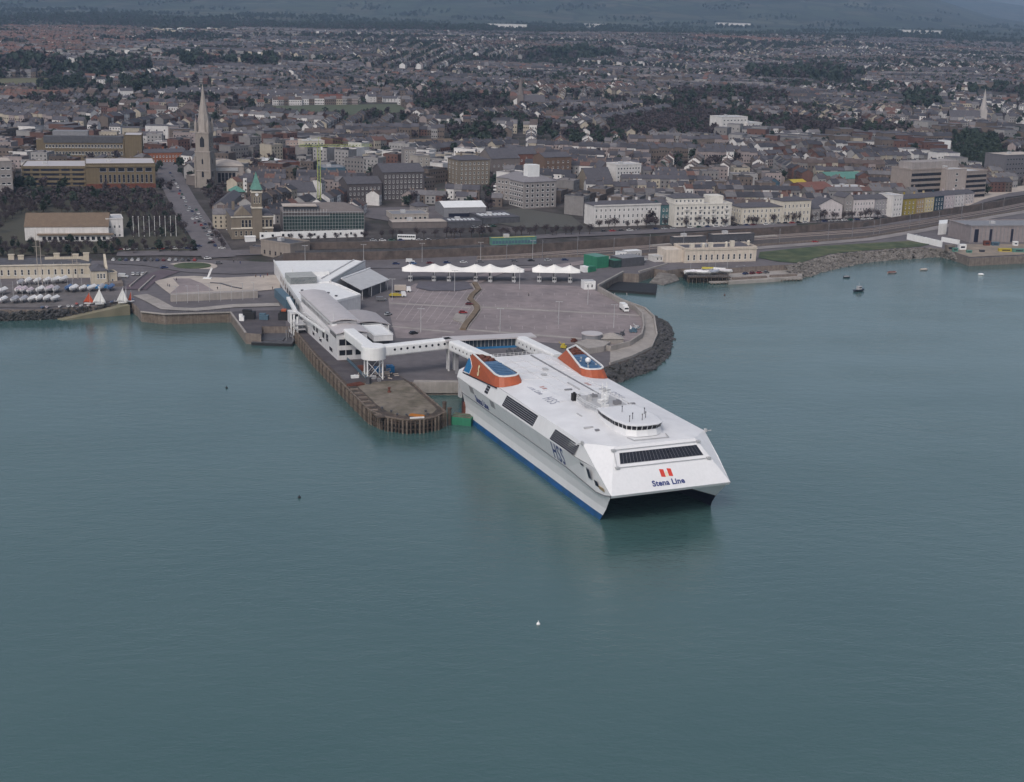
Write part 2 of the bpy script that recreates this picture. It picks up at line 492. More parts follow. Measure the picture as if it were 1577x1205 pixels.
def build_land():
    cols = np.linspace(-.75, .75, 181)
    ts = np.concatenate([[0.0, .4], np.linspace(8, 300, 38), np.geomspace(310, 6000, 70), np.linspace(6150, 12500, 46)])
    yw = np.interp(cols, WA, WY)
    Y = yw[None, :] + ts[:, None]
    X = Y * cols[None, :]
    # the fan starts on the wall line; plan positions are true
    Z = gh(X, Y + 1e-6)
    Z[0, :] = QZ - .5
    V = np.stack([X, Y, Z], -1).reshape(-1, 3)
    nr, nc = Y.shape
    i = np.arange(nr - 1)[:, None] * nc + np.arange(nc - 1)[None, :]
    F = np.stack([i, i + 1, i + 1 + nc, i + nc], -1).reshape(-1, 4)
    o = kind(link('ground', fastmesh('ground', V, F, None, M_land)), 'structure')
    smooth(o)
build_land()
def build_far_hills():
    aa = np.linspace(-.1, .8, 90); ys = np.linspace(12600, 17500, 16)
    top = np.interp(aa, [-.1, .2, .30, .337, .366, .42, .6, .8], [380, 470, 440, 372, 328, 290, 250, 200])
    V = []
    for k, y in enumerate(ys):
        q = k / 15.0
        prof = math.sin(min(q * 1.5, 1) * PI / 2)
        for j, a in enumerate(aa):
            x = a * y
            V.append((x, y, 100 + (top[j] - 100) * prof + 9 * math.sin(x * .002 + y * .0008) * prof))
    i = np.arange(15)[:, None] * 90 + np.arange(89)[None, :]
    F = np.stack([i, i + 1, i + 91, i + 90], -1).reshape(-1, 4)
    smooth(kind(link('far_hills', fastmesh('far_hills', np.array(V), F, None, M_land)), 'structure'))
build_far_hills()
# ------------------------------------------------------------------ the ferry (x forward, y starboard, z up from the waterline)
SHIP_X, SHIP_Y, SHIP_PSI = 48.0, 392.2, 0.402
def text_mesh(body, size, mats, bold=0.0, sx=1.0, extrude=.02, space=1.0, align='CENTER'):
    cu = bpy.data.curves.new('txt', 'FONT')
    cu.body = body; cu.size = size; cu.extrude = extrude; cu.offset = bold; cu.align_x = align; cu.align_y = 'BOTTOM_BASELINE'
    cu.space_character = space; cu.resolution_u = 3
    o = bpy.data.objects.new('txt', cu); C.objects.link(o)
    bpy.context.view_layer.update()
    me = bpy.data.meshes.new_from_object(o.evaluated_get(bpy.context.evaluated_depsgraph_get()))
    bpy.data.objects.remove(o); bpy.data.curves.remove(cu)
    me.transform(Matrix.Scale(sx, 4, Vector((1, 0, 0))))
    me.materials.clear(); me.materials.append(mats)
    return me
def place(me, name, parent, origin, xdir, ydir):
    """flat mesh laid on a plane: its x along xdir, its y along ydir"""
    o = link(name, me, parent)
    x = Vector(xdir).normalized(); y = Vector(ydir); y = (y - x * y.dot(x)).normalized(); z = x.cross(y)
    M = Matrix((x, y, z)).transposed().to_4x4(); M.translation = Vector(origin)
    o.matrix_local = M
    return o
def lerp(a, b, t): return tuple(p + (q - p) * t for p, q in zip(a, b))

def build_ferry():
    f = Vector((math.sin(SHIP_PSI), -math.cos(SHIP_PSI), 0)); s = Vector((-math.cos(SHIP_PSI), -math.sin(SHIP_PSI), 0))
    # starboard is +y here; x forward, y starboard, z up would be left handed, so the empty uses port as its +y and parts mirror
    rz = math.atan2(f.y, f.x)
    root = thing('fast_ferry', 'huge white twin-hulled car ferry with orange funnels moored stern-in at the quay', 'ferry', (SHIP_X, SHIP_Y, 0), rz)
    def S(p): return (p[0], -p[1], p[2])          # starboard coordinates to the empty's axes (starboard = -y)
    def quad_pair(mb, pts, mi=0):                  # a face and its mirror image on the other side
        a = [S(p) for p in pts]; b = [p for p in reversed(pts)]
        mb.face(a, mi); mb.face(b, mi)
    ST = -122.0
    # ---- superstructure shell
    E = (-18.4, 21.0, 21.3); LIP = (0, 20.0, 10.5); T = (-11.6, 13.7, 21.55)
    Bn = (-9.2, 20.75, 16.0); Bs = (ST, 22.3, 16.3); Cs = (-88, 20.8, 21.4); Cst = (ST, 21.6, 18.8)
    Kn = [(ST, 20.3, 10.2), (-60, 20.3, 10.2), (-30, 20.3, 10.0), (-16, 20.4, 9.3), (-9, 20.4, 8.9), (-3.5, 20.2, 9.5), LIP]
    up = MB()
    Bm = [(ST, 22.3, 16.3), (-60, 22.3, 16.3), (-30, 22.3, 16.3), (-16, 21.7, 16.2), Bn, lerp(Bn, LIP, .6), LIP]
    for i in range(len(Kn) - 1):
        q = [Kn[i], Kn[i + 1], Bm[i + 1], Bm[i]]
        if i == len(Kn) - 2: q = [Kn[i], Kn[i + 1], Bm[i]]
        quad_pair(up, q)
    Cm = [Cst, (-92, 20.9, 21.3), (-60, 20.8, 21.35), (-30, 20.8, 21.35), E]
    bm = [Bs, (-92, 22.3, 16.3), (-60, 22.3, 16.3), (-30, 22.3, 16.3), Bn]
    for i in range(4): quad_pair(up, [bm[i], bm[i + 1], Cm[i + 1], Cm[i]])
    quad_pair(up, [Bn, LIP, E])
    quad_pair(up, [E, LIP, T])
    # front slope, its lip and the stern
    up.face([(0, 20, 10.5), (0, -20, 10.5), (-11.6, -13.7, 21.55), (-11.6, 13.7, 21.55)])
    up.face([(0, 20, 10.5), (-.5, 20, 9.6), (-.5, -20, 9.6), (0, -20, 10.5)])
    up.face([(ST, 20.3, 10.2), (ST, 22.3, 16.3), (ST, 21.6, 18.8), (ST, 12, 22.6), (ST, -12, 22.6), (ST, -21.6, 18.8), (ST, -22.3, 16.3), (ST, -20.3, 10.2)])
    up.build('superstructure', M_ship, root)
    # ---- roof: low camber in facets, rising to the bridge
    rf = MB()
    Rg = [(ST, 12.0, 22.6), (-88, 11.5, 22.6), (-64, 7.6, 22.75), (-36, 7.0, 22.95), T]
    Cg = [(ST, 21.6, 18.8), (-88, 20.8, 21.4), (-60, 20.8, 21.35), (-30, 20.8, 21.35), E]
    for i in range(4): quad_pair(rf, [Cg[i], Cg[i + 1], Rg[i + 1], Rg[i]])
    for i in range(4): rf.face([S(Rg[i]), S(Rg[i + 1]), Rg[i + 1], Rg[i]])
    rf.build('roof', M_roofw, root)
    # ---- hulls: white flare, raked stems, dark tunnel, blue waterline band
    hu = MB(); bt = MB(); tn = MB()
    xs = [ST, -90, -60, -35, -22, -14, -9.6]
    top = [(ST, 20.3, 10.2), (-90, 20.3, 10.2), (-60, 20.3, 10.2), (-35, 20.3, 10.05), (-22, 20.35, 9.6), (-12, 20.4, 9.05), (-1.0, 20.05, 9.9)]
    def zat(x, k): return [None]
    rows = []
    for j, (x, tp) in enumerate(zip(xs, top)):
        col = []
        for z in (-1.5, 1.9, 4.5, 7.5):
            q = (z + 1.5) / (tp[2] + 1.5)
            e = q ** 1.7
            yb = 19.6 if j < 5 else (19.55 if j == 5 else 19.3)
            xx = x + (tp[0] - x) * (q ** 1.15)
            col.append((xx, yb - 1.1 * math.sin(q * PI) * .8 + (tp[1] - yb) * e, z))
        col.append(tp); rows.append(col)
    for j in range(len(xs) - 1):
        quad_pair(bt, [rows[j][0], rows[j + 1][0], rows[j + 1][1], rows[j][1]])
        for k in range(1, 4): quad_pair(hu, [rows[j][k], rows[j + 1][k], rows[j + 1][k + 1], rows[j][k + 1]])
    # inner bow facet from the stem up to the lip, then the tunnel wall
    inn = [(-24, 16.0, -1.5), (-23, 15.0, 4.5), (-8, 7.5, 9.5)]
    stem = rows[-1]
    quad_pair(hu, [stem[2], stem[3], stem[4], (-.6, 20, 9.65), (-.6, 7.0, 9.65), (-15, 15.0, 4.5)])
    quad_pair(tn, [stem[0], stem[1], stem[2], (-15, 15.0, 4.5), (-24, 15.6, 1.9), (-24, 16.0, -1.5)])
    quad_pair(tn, [(-15, 15.0, 4.5), (-.6, 7.0, 9.65), (-30, 10, 9.4), (-30, 14.5, 4.5)])
    quad_pair(tn, [(-24, 16, -1.5), (-24, 15.6, 1.9), (-15, 15, 4.5), (-30, 14.5, 4.5), (-30, 14.5, -1.5)])
    quad_pair(tn, [(-30, 14.5, -1.5), (-30, 14.5, 4.5), (-30, 10, 9.4), (ST, 10, 9.4), (ST, 14.5, 4.5), (ST, 14.5, -1.5)])
    tn.face([(-.6, 7, 9.65), (-.6, -7, 9.65), (-30, -10, 9.4), (-30, 10, 9.4)])
    tn.face([(-30, 10, 9.4), (-30, -10, 9.4), (ST, -10, 9.4), (ST, 10, 9.4)])
    quad_pair(tn, [(ST, 19.6, -1.5), (ST, 20.3, 10.2), (ST, 10, 9.4), (ST, 14.5, 4.5), (ST, 14.5, -1.5)])
    for side in (0, 1):
        for src, nm, mm in ((hu, 'hull', M_ship), (bt, 'waterline_band', M_blue)):
            h = MB()
            for fc in src.f:
                p = [src.v[i] for i in fc]
                if (sum(q[1] for q in p) < 0) == (side == 0): h.face(p)
            o = h.build(nm, mm, root)
    tn.build('tunnel_lining', M_navy, root)
    # knuckle rail along both sides
    kn = MB()
    for sg in (1, -1):
        for i in range(len(Kn) - 1):
            a, b = Kn[i], Kn[i + 1]
            kn.bar((a[0], -sg * (a[1] + .06), a[2]), (b[0], -sg * (b[1] + .06), b[2]), .22, .30)
    kn.build('knuckle_rail', M_mgrey, root)
    # ---- window bands on the sloping sides: dark panes in a grey frame
    def side_pt(x, v, off=.05, sg=1):
        # v 0..1 from the shoulder line to the roof edge
        y = 22.3 + (20.8 - 22.3) * v; z = 16.3 + (21.35 - 16.3) * v
        nrm = Vector((0, 5.05, 1.5)).normalized()
        y += nrm.y * off; z += nrm.z * off
        return (x, -sg * y, z)
    def band(x0, x1, v0, v1, rows_, cols_, slant, sg):
        fr = MB()
        def P(u, w, off):
            return side_pt(x0 + (x1 - x0) * u + slant * w, v0 + (v1 - v0) * w, off, sg)
        quad = [P(0, 0, .05), P(1, 0, .05), P(1, 1, .05), P(0, 1, .05)]
        base = [P(0, 0, -.05), P(1, 0, -.05), P(1, 1, -.05), P(0, 1, -.05)]
        if sg < 0: quad.reverse(); base.reverse()
        fr.add(base + quad, [(4, 5, 6, 7), (0, 1, 5, 4), (1, 2, 6, 5), (2, 3, 7, 6), (3, 0, 4, 7)])
        fo = fr.build('window_band', M_frame, root)
        for r in range(rows_):
            for c in range(cols_):
                u0, u1 = (c + .03) / cols_, (c + .97) / cols_
                w0, w1 = (r + .14) / rows_, (r + .86) / rows_
                a = [P(u0, w0, .12), P(u1, w0, .12), P(u1, w1, .12), P(u0, w1, .12)]
                b = [P(u0, w0, .04), P(u1, w0, .04), P(u1, w1, .04), P(u0, w1, .04)]
                if sg < 0: a.reverse(); b.reverse()
                MB().add(b + a, [(4, 5, 6, 7), (0, 1, 5, 4), (1, 2, 6, 5), (2, 3, 7, 6), (3, 0, 4, 7)]).build('pane', M_glass, fo)
    for sg in (1, -1):
        band(-79.0, -52.9, .10, .88, 6, 10, 1.7, sg)
        band(-39.4, -21.8, .06, .78, 6, 7, 2.0, sg)
        band(-95.6, -92.6, .16, .95, 4, 1, 1.5, sg)
    # ---- the big sloping front window
    def fp(y, z, off=.06):
        k = (z - 10.5) / 11.05
        n = Vector((11.05, 0, 11.6)).normalized()
        return (-11.6 * k + n.x * off, -y, z + n.z * off)
    fr = MB(); z0, z1 = 17.35, 19.95
    def FP(u, w, off):
        yl = 13.8 + (12.9 - 13.8) * w; yr = -14.4 + (-13.3 + 14.4) * w
        return fp(yl + (yr - yl) * u, z0 + (z1 - z0) * w, off)
    a = [FP(0, 0, .06), FP(1, 0, .06), FP(1, 1, .06), FP(0, 1, .06)]; b = [FP(0, 0, -.05), FP(1, 0, -.05), FP(1, 1, -.05), FP(0, 1, -.05)]
    fr.add(b + a, [(4, 5, 6, 7), (0, 1, 5, 4), (1, 2, 6, 5), (2, 3, 7, 6), (3, 0, 4, 7)])
    fw = fr.build('front_window', M_frame, root)
    for c in range(24):
        for r in range(1):
            u0, u1 = (c + .045) / 24, (c + .955) / 24; w0, w1 = .03, .97
            a = [FP(u0, w0, .14), FP(u1, w0, .14), FP(u1, w1, .14), FP(u0, w1, .14)]; b = [FP(u0, w0, .05), FP(u1, w0, .05), FP(u1, w1, .05), FP(u0, w1, .05)]
            MB().add(b + a, [(4, 5, 6, 7), (0, 1, 5, 4), (1, 2, 6, 5), (2, 3, 7, 6), (3, 0, 4, 7)]).build('pane', M_glass, fw)
    wr = MB()                                      # window washing rail round the window
    for (ya, za), (yb, zb) in (((14.6, 20.6), (-14.2, 20.6)), ((14.6, 20.6), (15.3, 16.5)), ((15.3, 16.5), (-15.6, 16.5))):
        wr.bar(fp(ya, za, .35), fp(yb, zb, .35), .16)
    for y, z in ((14.6, 20.6), (15.3, 16.5), (-14.2, 20.6), (-15.6, 16.5)):
        q = fp(y, z, .3); wr.box(q[0] - .5, q[0] + .5, q[1] - .6, q[1] + .6, q[2] - .25, q[2] + .3)
    wr.build('cleaning_rail', M_lgrey, root)
    # ---- lettering and house flag on the front
    xd, yd = (0, 1, 0), (-11.6, 0, 11.05)
    place(text_mesh('Stena Line', 2.6, M_text, .09, .95, space=1.05), 'lettering', root, fp(.35, 11.55, .05), xd, yd)
    fl = MB()
    for (ya, yb) in ((1.95, .55), (-.6, -1.95)):
        fl.add([fp(ya, 13.5, .04), fp(yb, 13.35, .04), fp(yb, 15.15, .04), fp(ya, 15.3, .04)], [(0, 1, 2, 3)])
    flag = fl.build('house_flag', M_red, root)
    place(text_mesh('S', 2.3, M_cream, .06, .8, .03), 'flag_letter', flag, fp(0, 13.45, .07), xd, yd)
    # ---- lettering on both sides
    for sg in (1, -1):
        nrm = Vector((0, 6.1, -2.0)).normalized()
        def lo(x, v, off=.05): return (x, -sg * (20.3 + 2.0 * v + nrm.y * off), 10.2 + 6.1 * v + nrm.z * off)
        xd = (1, 0, 0) if sg > 0 else (-1, 0, 0); yd = (0, -sg * 2.0, 6.1)
        place(text_mesh('HSS', 8.2, M_text, 0.09, .62, space=1.14), 'lettering', root, lo(-34.6, .06), xd, yd)
        place(text_mesh('Stena Line', 3.8, M_text, .11, .78), 'lettering', root, lo(-100.4, .10), xd, yd)
        d = MB()
        def panel(x0, x1, v0, v1, name, m, off=.06, par=root):
            a = [lo(x0, v0, off), lo(x1, v0, off), lo(x1, v1, off), lo(x0, v1, off)]; b = [lo(x0, v0, -.05), lo(x1, v0, -.05), lo(x1, v1, -.05), lo(x0, v1, -.05)]
            if sg < 0: a.reverse(); b.reverse()
            return MB().add(b + a, [(4, 5, 6, 7), (0, 1, 5, 4), (1, 2, 6, 5), (2, 3, 7, 6), (3, 0, 4, 7)]).build(name, m, par)
        dr = panel(-13.4, -11.2, .28, .86, 'side_door', M_frame)
        panel(-13.15, -11.45, .33, .81, 'door_leaf', M_navy, .09, dr)
        panel(-17.2, -15.2, .80, .90, 'air_intake', M_navy)
        panel(-9.4, -7.2, .12, .40, 'anchor_recess', M_navy)
        panel(-7.0, -3.6, .06, .24, 'rubbing_plate', mat('ochre_plate', (.36, .27, .16), .8, .2) if sg > 0 else MATS['ochre_plate'])
        for x0 in (-90.5, -110.5):
            g = panel(x0, x0 + 4.2, .52, .96, 'vent_panel', M_lgrey)
            for k in range(5): panel(x0 + .3, x0 + 3.9, .55 + k * .08, .60 + k * .08, 'louvre', M_mgrey, .10, g)
        for k in range(7):
            x0 = -84 + k * 7.0
            panel(x0, x0 + .06, .05, .95, 'plate_seam', M_lgrey, .015)
    # ---- markings on the roof, read from the far side
    for sg in (1, -1):
        yy = 11.4 * sg
        zt = 22.62
        def on_roof(y): return 22.75 - max(0, abs(y) - 8) * .108
        up_ = (0, sg * 1.0, 0)
        xd2 = (-1, 0, 0) if sg < 0 else (1, 0, 0)
        xx = (1, 0, 0) if sg > 0 else (-1, 0, 0)
        tilt = (0, -yy / abs(yy) * .108 * (1), 0)
        yv = (0, -sg * -1.0, .108) if False else (0, sg * 1.0, .108)
        place(text_mesh('Stena Line', 3.0, M_textg, .0, 1.0), 'roof_lettering', root, (-75.5, -(yy + sg * 1.3), on_roof(yy + sg * 1.3) + .07), xx, yv)
        place(text_mesh('HSS', 5.2, M_textg, -.02, .75, space=1.3), 'roof_lettering', root, (-61.5, -(yy + sg * 2.2), on_roof(yy + sg * 2.2) + .07), xx, yv)
        fg = MB()
        for a, b in ((-77.6, -76.3), (-75.4, -74.1)):
            fg.add([(a, -(yy - sg * 2.2), on_roof(yy - sg * 2.2) + .06), (b, -(yy - sg * 2.2), on_roof(yy - sg * 2.2) + .06), (b, -(yy - sg * 3.8), on_roof(yy - sg * 3.8) + .06), (a, -(yy - sg * 3.8), on_roof(yy - sg * 3.8) + .06)], [(0, 1, 2, 3) if sg > 0 else (3, 2, 1, 0)])
        fg.build('roof_flag', mat('faded_flag_red', (.42, .24, .22), .7, .2) if sg > 0 else MATS['faded_flag_red'], root)
    # ---- roof fittings: a long cable trough, seams, hatches, a raised grille
    g = MB().box(-120, -52, 5.9, 6.55, 22.4, 22.86)
    g.build('cable_trough', M_mgrey, root)
    sm = MB()
    for y in (-4.2, 1.0, 11.0): sm.box(-120, -48, y - .07, y + .07, 22.5, 22.79)
    for x in (-112, -104, -96, -88, -72, -58): sm.box(x - .06, x + .06, -10.5, 10.5, 22.5, 22.80)
    sm.build('roof_seams', mat('pale_seam', (.60, .60, .61), .6, .1), root)
    for (x, y, w, h) in ((-79, 2.2, 9.5, .5), (-71, -1.5, .9, 2.6), (-44, -10.8, 3.6, .35), (-26.5, -12.4, .9, 1.3), (-30, -13.6, .8, 3.0), (-100, 2.5, 2.4, 1.6), (-66, 9.5, 1.4, 1.4), (-92.5, -1.2, 1.8, 1.8), (-50, 11.6, 1.0, 2.4)):
        hz = 22.78 - max(0, abs(y) - 8) * .108
        MB().box(x, x + w, y - h / 2, y + h / 2, hz - .1, hz + .35).build('roof_hatch', M_lgrey if w > 1.5 or w < .85 else M_mgrey, root)
    # aft safety rail and winch block
    ar = MB()
    for i in range(15):
        y = -11.5 + 23.0 * i / 14
        ar.bar((-121.5, y, 22.5), (-121.5, y, 23.8), .09)
    for z in (23.2, 23.8): ar.bar((-121.5, -11.5, z), (-121.5, 11.5, z), .08)
    ar.build('stern_rail', M_white, root)
    for y in (-2.5, .8): MB().box(-123.6, -122.1, y, y + 2.2, 22.2, 24.6).cyl((-122.9, y + 1.1), .5, 24.6, 25.4, 8).build('mooring_winch', M_dgrey, root)
    # ---- funnels
    for sg in (1, -1):
        fu = MB()
        zb = 22.0
        fr_b = [(-87.2, 11.4), (-85.2, 12.4), (-84.2, 14.2), (-83.9, 16.6), (-84.2, 19.0), (-85.2, 20.7), (-87.6, 21.5)]          # front edge at the foot
        fr_t = [(-89.6, 12.0), (-87.6, 12.9), (-86.6, 14.4), (-86.3, 16.6), (-86.6, 18.6), (-87.6, 19.9), (-89.9, 20.5)]
        rear_b = [(-119.0, 21.5), (-114.0, 14.2)]
        rear_t = [(-111.6, 20.4), (-108.5, 15.4)]
        foot = fr_b + rear_b; head = fr_t + rear_t
        zf = [22.4, 22.3, 22.2, 22.0, 21.7, 21.4, 21.1, 18.7, 22.5]
        zh = [25.1, 24.9, 24.8, 24.75, 24.7, 24.75, 24.9, 27.4, 26.9]
        A = [(p[0], -sg * p[1], z) for p, z in zip(foot, zf)]; B = [(p[0], -sg * p[1], z) for p, z in zip(head, zh)]
        n = len(foot)
        fs = [(i, (i + 1) % n, (i + 1) % n + n, i + n) for i in range(n)]
        if sg < 0: fs = [tuple(reversed(q)) for q in fs]
        fu.add(A + B, fs)
        fo = fu.build('funnel', M_orange, root)
        # white rim
        rim = MB()
        for i in range(n): rim.bar(tuple(Vector(B[i]) + Vector((0, 0, .1))), tuple(Vector(B[(i + 1) % n]) + Vector((0, 0, .1))), .5, .45)
        rim.build('funnel_rim', M_white, fo)
        def topz(x): return 24.75 + (27.3 - 24.75) * (-87 - x) / 25.0
        bl = MB(); y0, y1 = 13.0, 19.9
        pts = [(-89.6, 12.4), (-87.9, 13.2), (-87.0, 14.7), (-86.8, 16.6), (-87.0, 18.4), (-87.9, 19.6), (-89.9, 20.1), (-103.0, 19.9), (-103.0, 14.4)]
        bl.add([(p[0], -sg * p[1], topz(p[0]) - .25) for p in pts], [tuple(range(9)) if sg > 0 else tuple(range(8, -1, -1))])
        bl.build('funnel_deck', M_fblue, fo)
        lv = MB()
        for i in range(7): lv.box(-100 + i * 1.6, -99.3 + i * 1.6, min(-sg * 14, -sg * 19), max(-sg * 14, -sg * 19), topz(-99.6 + i * 1.6) - .3, topz(-99.6 + i * 1.6) + .12)
        lv.build('deck_grating', M_fblue, fo)
        dk = MB()
        pts = [(-103.0, 14.4), (-103.0, 19.9), (-111.2, 20.0), (-108.3, 15.8)]
        dk.add([(p[0], -sg * p[1], topz(p[0]) - .9) for p in pts], [(0, 1, 2, 3) if sg > 0 else (3, 2, 1, 0)])
        dk.add([(-103, -sg * 14.4, topz(-103) - .2), (-103, -sg * 19.9, topz(-103) - .2), (-103, -sg * 19.9, topz(-103) - 1), (-103, -sg * 14.4, topz(-103) - 1)], [(0, 1, 2, 3)])
        dk.build('exhaust_well', M_rust, fo)
        for k, (x, y) in enumerate(((-104.2, 15.9), (-104.2, 18.4), (-106.4, 16.4), (-106.6, 18.7), (-108.4, 18.2))):
            MB().cyl((x, -sg * y), .95, topz(x) - .9, topz(x) + .35, 10).build('exhaust_pipe', M_rust, fo)
        # outboard face: cream S and the blue after corner with its white edge
        def of(x, w, off=.07):
            """outboard face, w 0 foot .. 1 head"""
            zf_ = 21.2 + (18.7 - 21.2) * (-85 - x) / 34.0; zh_ = 25.0 + (27.6 - 25.0) * (-87.6 - x) / 24.4
            yf_ = 21.3 + .2 * (-85 - x) / 34; yh_ = 20.3
            return (x, -sg * (yf_ + (yh_ - yf_) * w + off), zf_ + (zh_ - zf_) * w)
        s_ = place(text_mesh('S', 5.4, M_cream, .10, .62, .05), 'funnel_letter', fo, of(-103.2, .20, .42), (1, 0, -.02) if sg > 0 else (-1, 0, .02), (0, sg * .15, 1))
        bc = MB(); tri = [of(-117.6, .06), of(-111.6, .06), of(-110.2, .42), of(-112.6, .70), of(-114.2, .72)]
        bc.face(tri if sg > 0 else tri[::-1]); bc.build('after_corner_panel', M_bblue, fo)
        wb = MB()
        for a_, b_ in ((0, 1), (1, 2), (2, 3), (3, 4)): wb.bar(tri[a_], tri[b_], .28, .2)
        wb.build('panel_edge', M_white, fo)
        ln = MB(); ln.bar(of(-86, .0, .12), of(-117.8, .0, .12), .3, .35); ln.build('funnel_foot_line', M_navy, fo)
        if sg < 0:
            dm = MB().cyl((-92, -sg * 16), .25, topz(-92) - .3, topz(-92) + .8, 8); dm.ball((-92, -sg * 16, topz(-92) + 1.5), 1.05, 10, 8); dm.build('radar_dome', M_white, fo)
            for (x, y) in ((-95, 14.5), (-95.5, 18), (-89.5, 15.0), (-98, 16.2), (-90.5, 18.5)): MB().cyl((x, -sg * y), .35, topz(x) - .3, topz(x) + .6, 8).build('deck_vent', M_lgrey, fo)
    # ---- bridge: windowed wheelhouse forward, railed mast deck behind it
    wh = [(-17.0, 0), (-17.4, 3.4), (-19.2, 5.9), (-24.5, 7.2), (-33, 7.0), (-38, 6.2)]
    ring = [(x, y) for x, y in wh] + [(x, -y) for x, y in reversed(wh) if y > 0]
    def scale_ring(k, dz): return [(-28 + (x + 28) * k, y * k, dz) for x, y in ring]
    w1 = MB().loft([scale_ring(1.05, 22.0), scale_ring(.985, 23.9)], cap=False)
    w1.build('bridge_base', M_ship, root)
    wl_ = MB().loft([scale_ring(.99, 23.9), scale_ring(1.03, 25.3)], cap=False)
    gl = wl_.build('bridge_windows', M_ship, root)
    n = len(ring)
    lo_, hi_ = scale_ring(.994, 23.98), scale_ring(1.034, 25.2)
    for i in range(n):
        j = (i + 1) % n
        if max(ring[i][0], ring[j][0]) < -34: continue
        L = math.dist(ring[i], ring[j]); k = max(2, round(L / 1.7))
        for q in range(k):
            u0, u1 = (q + .1) / k, (q + .9) / k
            A_ = [lerp(lo_[i], lo_[j], u0), lerp(lo_[i], lo_[j], u1), lerp(hi_[i], hi_[j], u1), lerp(hi_[i], hi_[j], u0)]
            cx_ = Vector((0, 0, 0))
            out = Vector((A_[0][0] + 28, A_[0][1], 0)).normalized() * .07
            MB().add([tuple(Vector(p) - out) for p in A_] + [tuple(Vector(p) + out) for p in A_], [(4, 5, 6, 7), (7, 6, 5, 4), (0, 1, 5, 4), (1, 2, 6, 5), (2, 3, 7, 6), (3, 0, 4, 7)]).build('pane', M_glass, gl)
    rr = MB().loft([scale_ring(1.06, 25.3), scale_ring(1.07, 25.55), scale_ring(.97, 25.8)], cap=True)
    rr.build('bridge_roof', M_ship, root)
    rb = MB().box(-56.0, -38.2, -5.4, 5.4, 22.3, 24.3)
    rb.build('mast_house', M_ship, root)
    rail = MB()
    pts = [(-38.2, 5.6), (-48, 6.6), (-54.5, 6.0), (-57, 3.5), (-57, -3.5), (-54.5, -6.0), (-48, -6.6), (-38.2, -5.6)]
    dkp = MB().prism(pts, 24.3, 24.5); dkp.build('mast_deck', M_lgrey, root)
    for a_, b_ in zip(pts[:-1], pts[1:]):
        for z in (25.0, 25.6): rail.bar((*a_, z), (*b_, z), .09)
        for q in range(5): p = lerp(a_, b_, q / 5); rail.bar((*p, 24.4), (*p, 25.6), .08)
    rail.build('deck_rail', M_white, root)
    for (x, y, w, d, h, m) in ((-41, 2.5, 2.4, 1.6, 1.5, M_white), (-44, -3.4, 1.6, 2.4, 1.2, M_mgrey), (-46.8, .5, 3.0, 2.2, 1.0, M_white), (-50.4, 3.6, 1.4, 1.4, 1.7, M_lgrey), (-51.2, -2.6, 2.2, 1.6, 1.3, M_white), (-54, .4, 1.2, 3.0, .9, M_mgrey), (-57.8, 5.4, 1.5, 1.5, 2.6, M_black), (-58.6, 3.4, 1.3, 1.6, 1.6, M_black)):
        zb = 24.5 if x > -57 else 22.6
        MB().box(x - w / 2, x + w / 2, -y - d / 2, -y + d / 2, zb, zb + h).cyl((x, -y), min(w, d) * .3, zb + h, zb + h + .4, 8).build('deck_locker', m, root)
    for (x, y, h) in ((-45, 0, 7.5), (-52, 2, 5.0), (-40, -3, 4.2)):
        ms = MB().cyl((x, y), .28, 24.4, 24.4 + h, 8, r2=.14)
        for q in (.55, .8): ms.bar((x, y - 1.6 * (1.2 - q), 24.4 + h * q), (x, y + 1.6 * (1.2 - q), 24.4 + h * q), .14)
        m_ = ms.build('mast', M_white, root)
        MB().box(x - .18, x + .18, y - 1.3, y + 1.3, 24.4 + h * .62, 24.4 + h * .62 + .35).build('radar_scanner', M_lgrey, m_)
    for (x, y) in ((-23, 2.5), (-23, -2), (-20.5, -4.3), (-27, 4.2), (-21, .3), (-31, -1.5)):
        MB().cyl((x, y), .11, 25.6, 27.6, 6).ball((x, y, 27.7), .24, 6, 4).build('aerial', M_dgrey, root)
    wa = MB()                                      # walkway outlined below the wheelhouse
    for a_, b_ in (((-13.8, 5.8), (-13.8, -5.8)), ((-13.8, 5.8), (-17.2, 6.6)), ((-13.8, -5.8), (-17.2, -6.6))):
        za = 22.0; wa.bar((*a_, za), (*b_, za + .1), .22)
    wa.build('walkway_edge', M_lgrey, root)
    for sg in (1, -1):
        MB().bar((-18.2, -sg * 21.1, 21.2), (-17.6, -sg * 23.0, 21.5), .2).box(-18.6, -17.6, min(-sg * 20.9, -sg * 21.5), max(-sg * 20.9, -sg * 21.5), 21.0, 22.0).build('bow_lamp_arm', M_lgrey, root)
    # stern gear seen beside the quay
    MB().box(-124.4, -122.05, -20.9, -19.2, 8.0, 17.5).build('stern_fender', M_lgrey, root)
    MB().cyl((-122.6, -18.6), 1.3, 1.0, 6.5, 10).build('water_jet_casing', M_rust, root)
    return root
ferry = build_ferry()
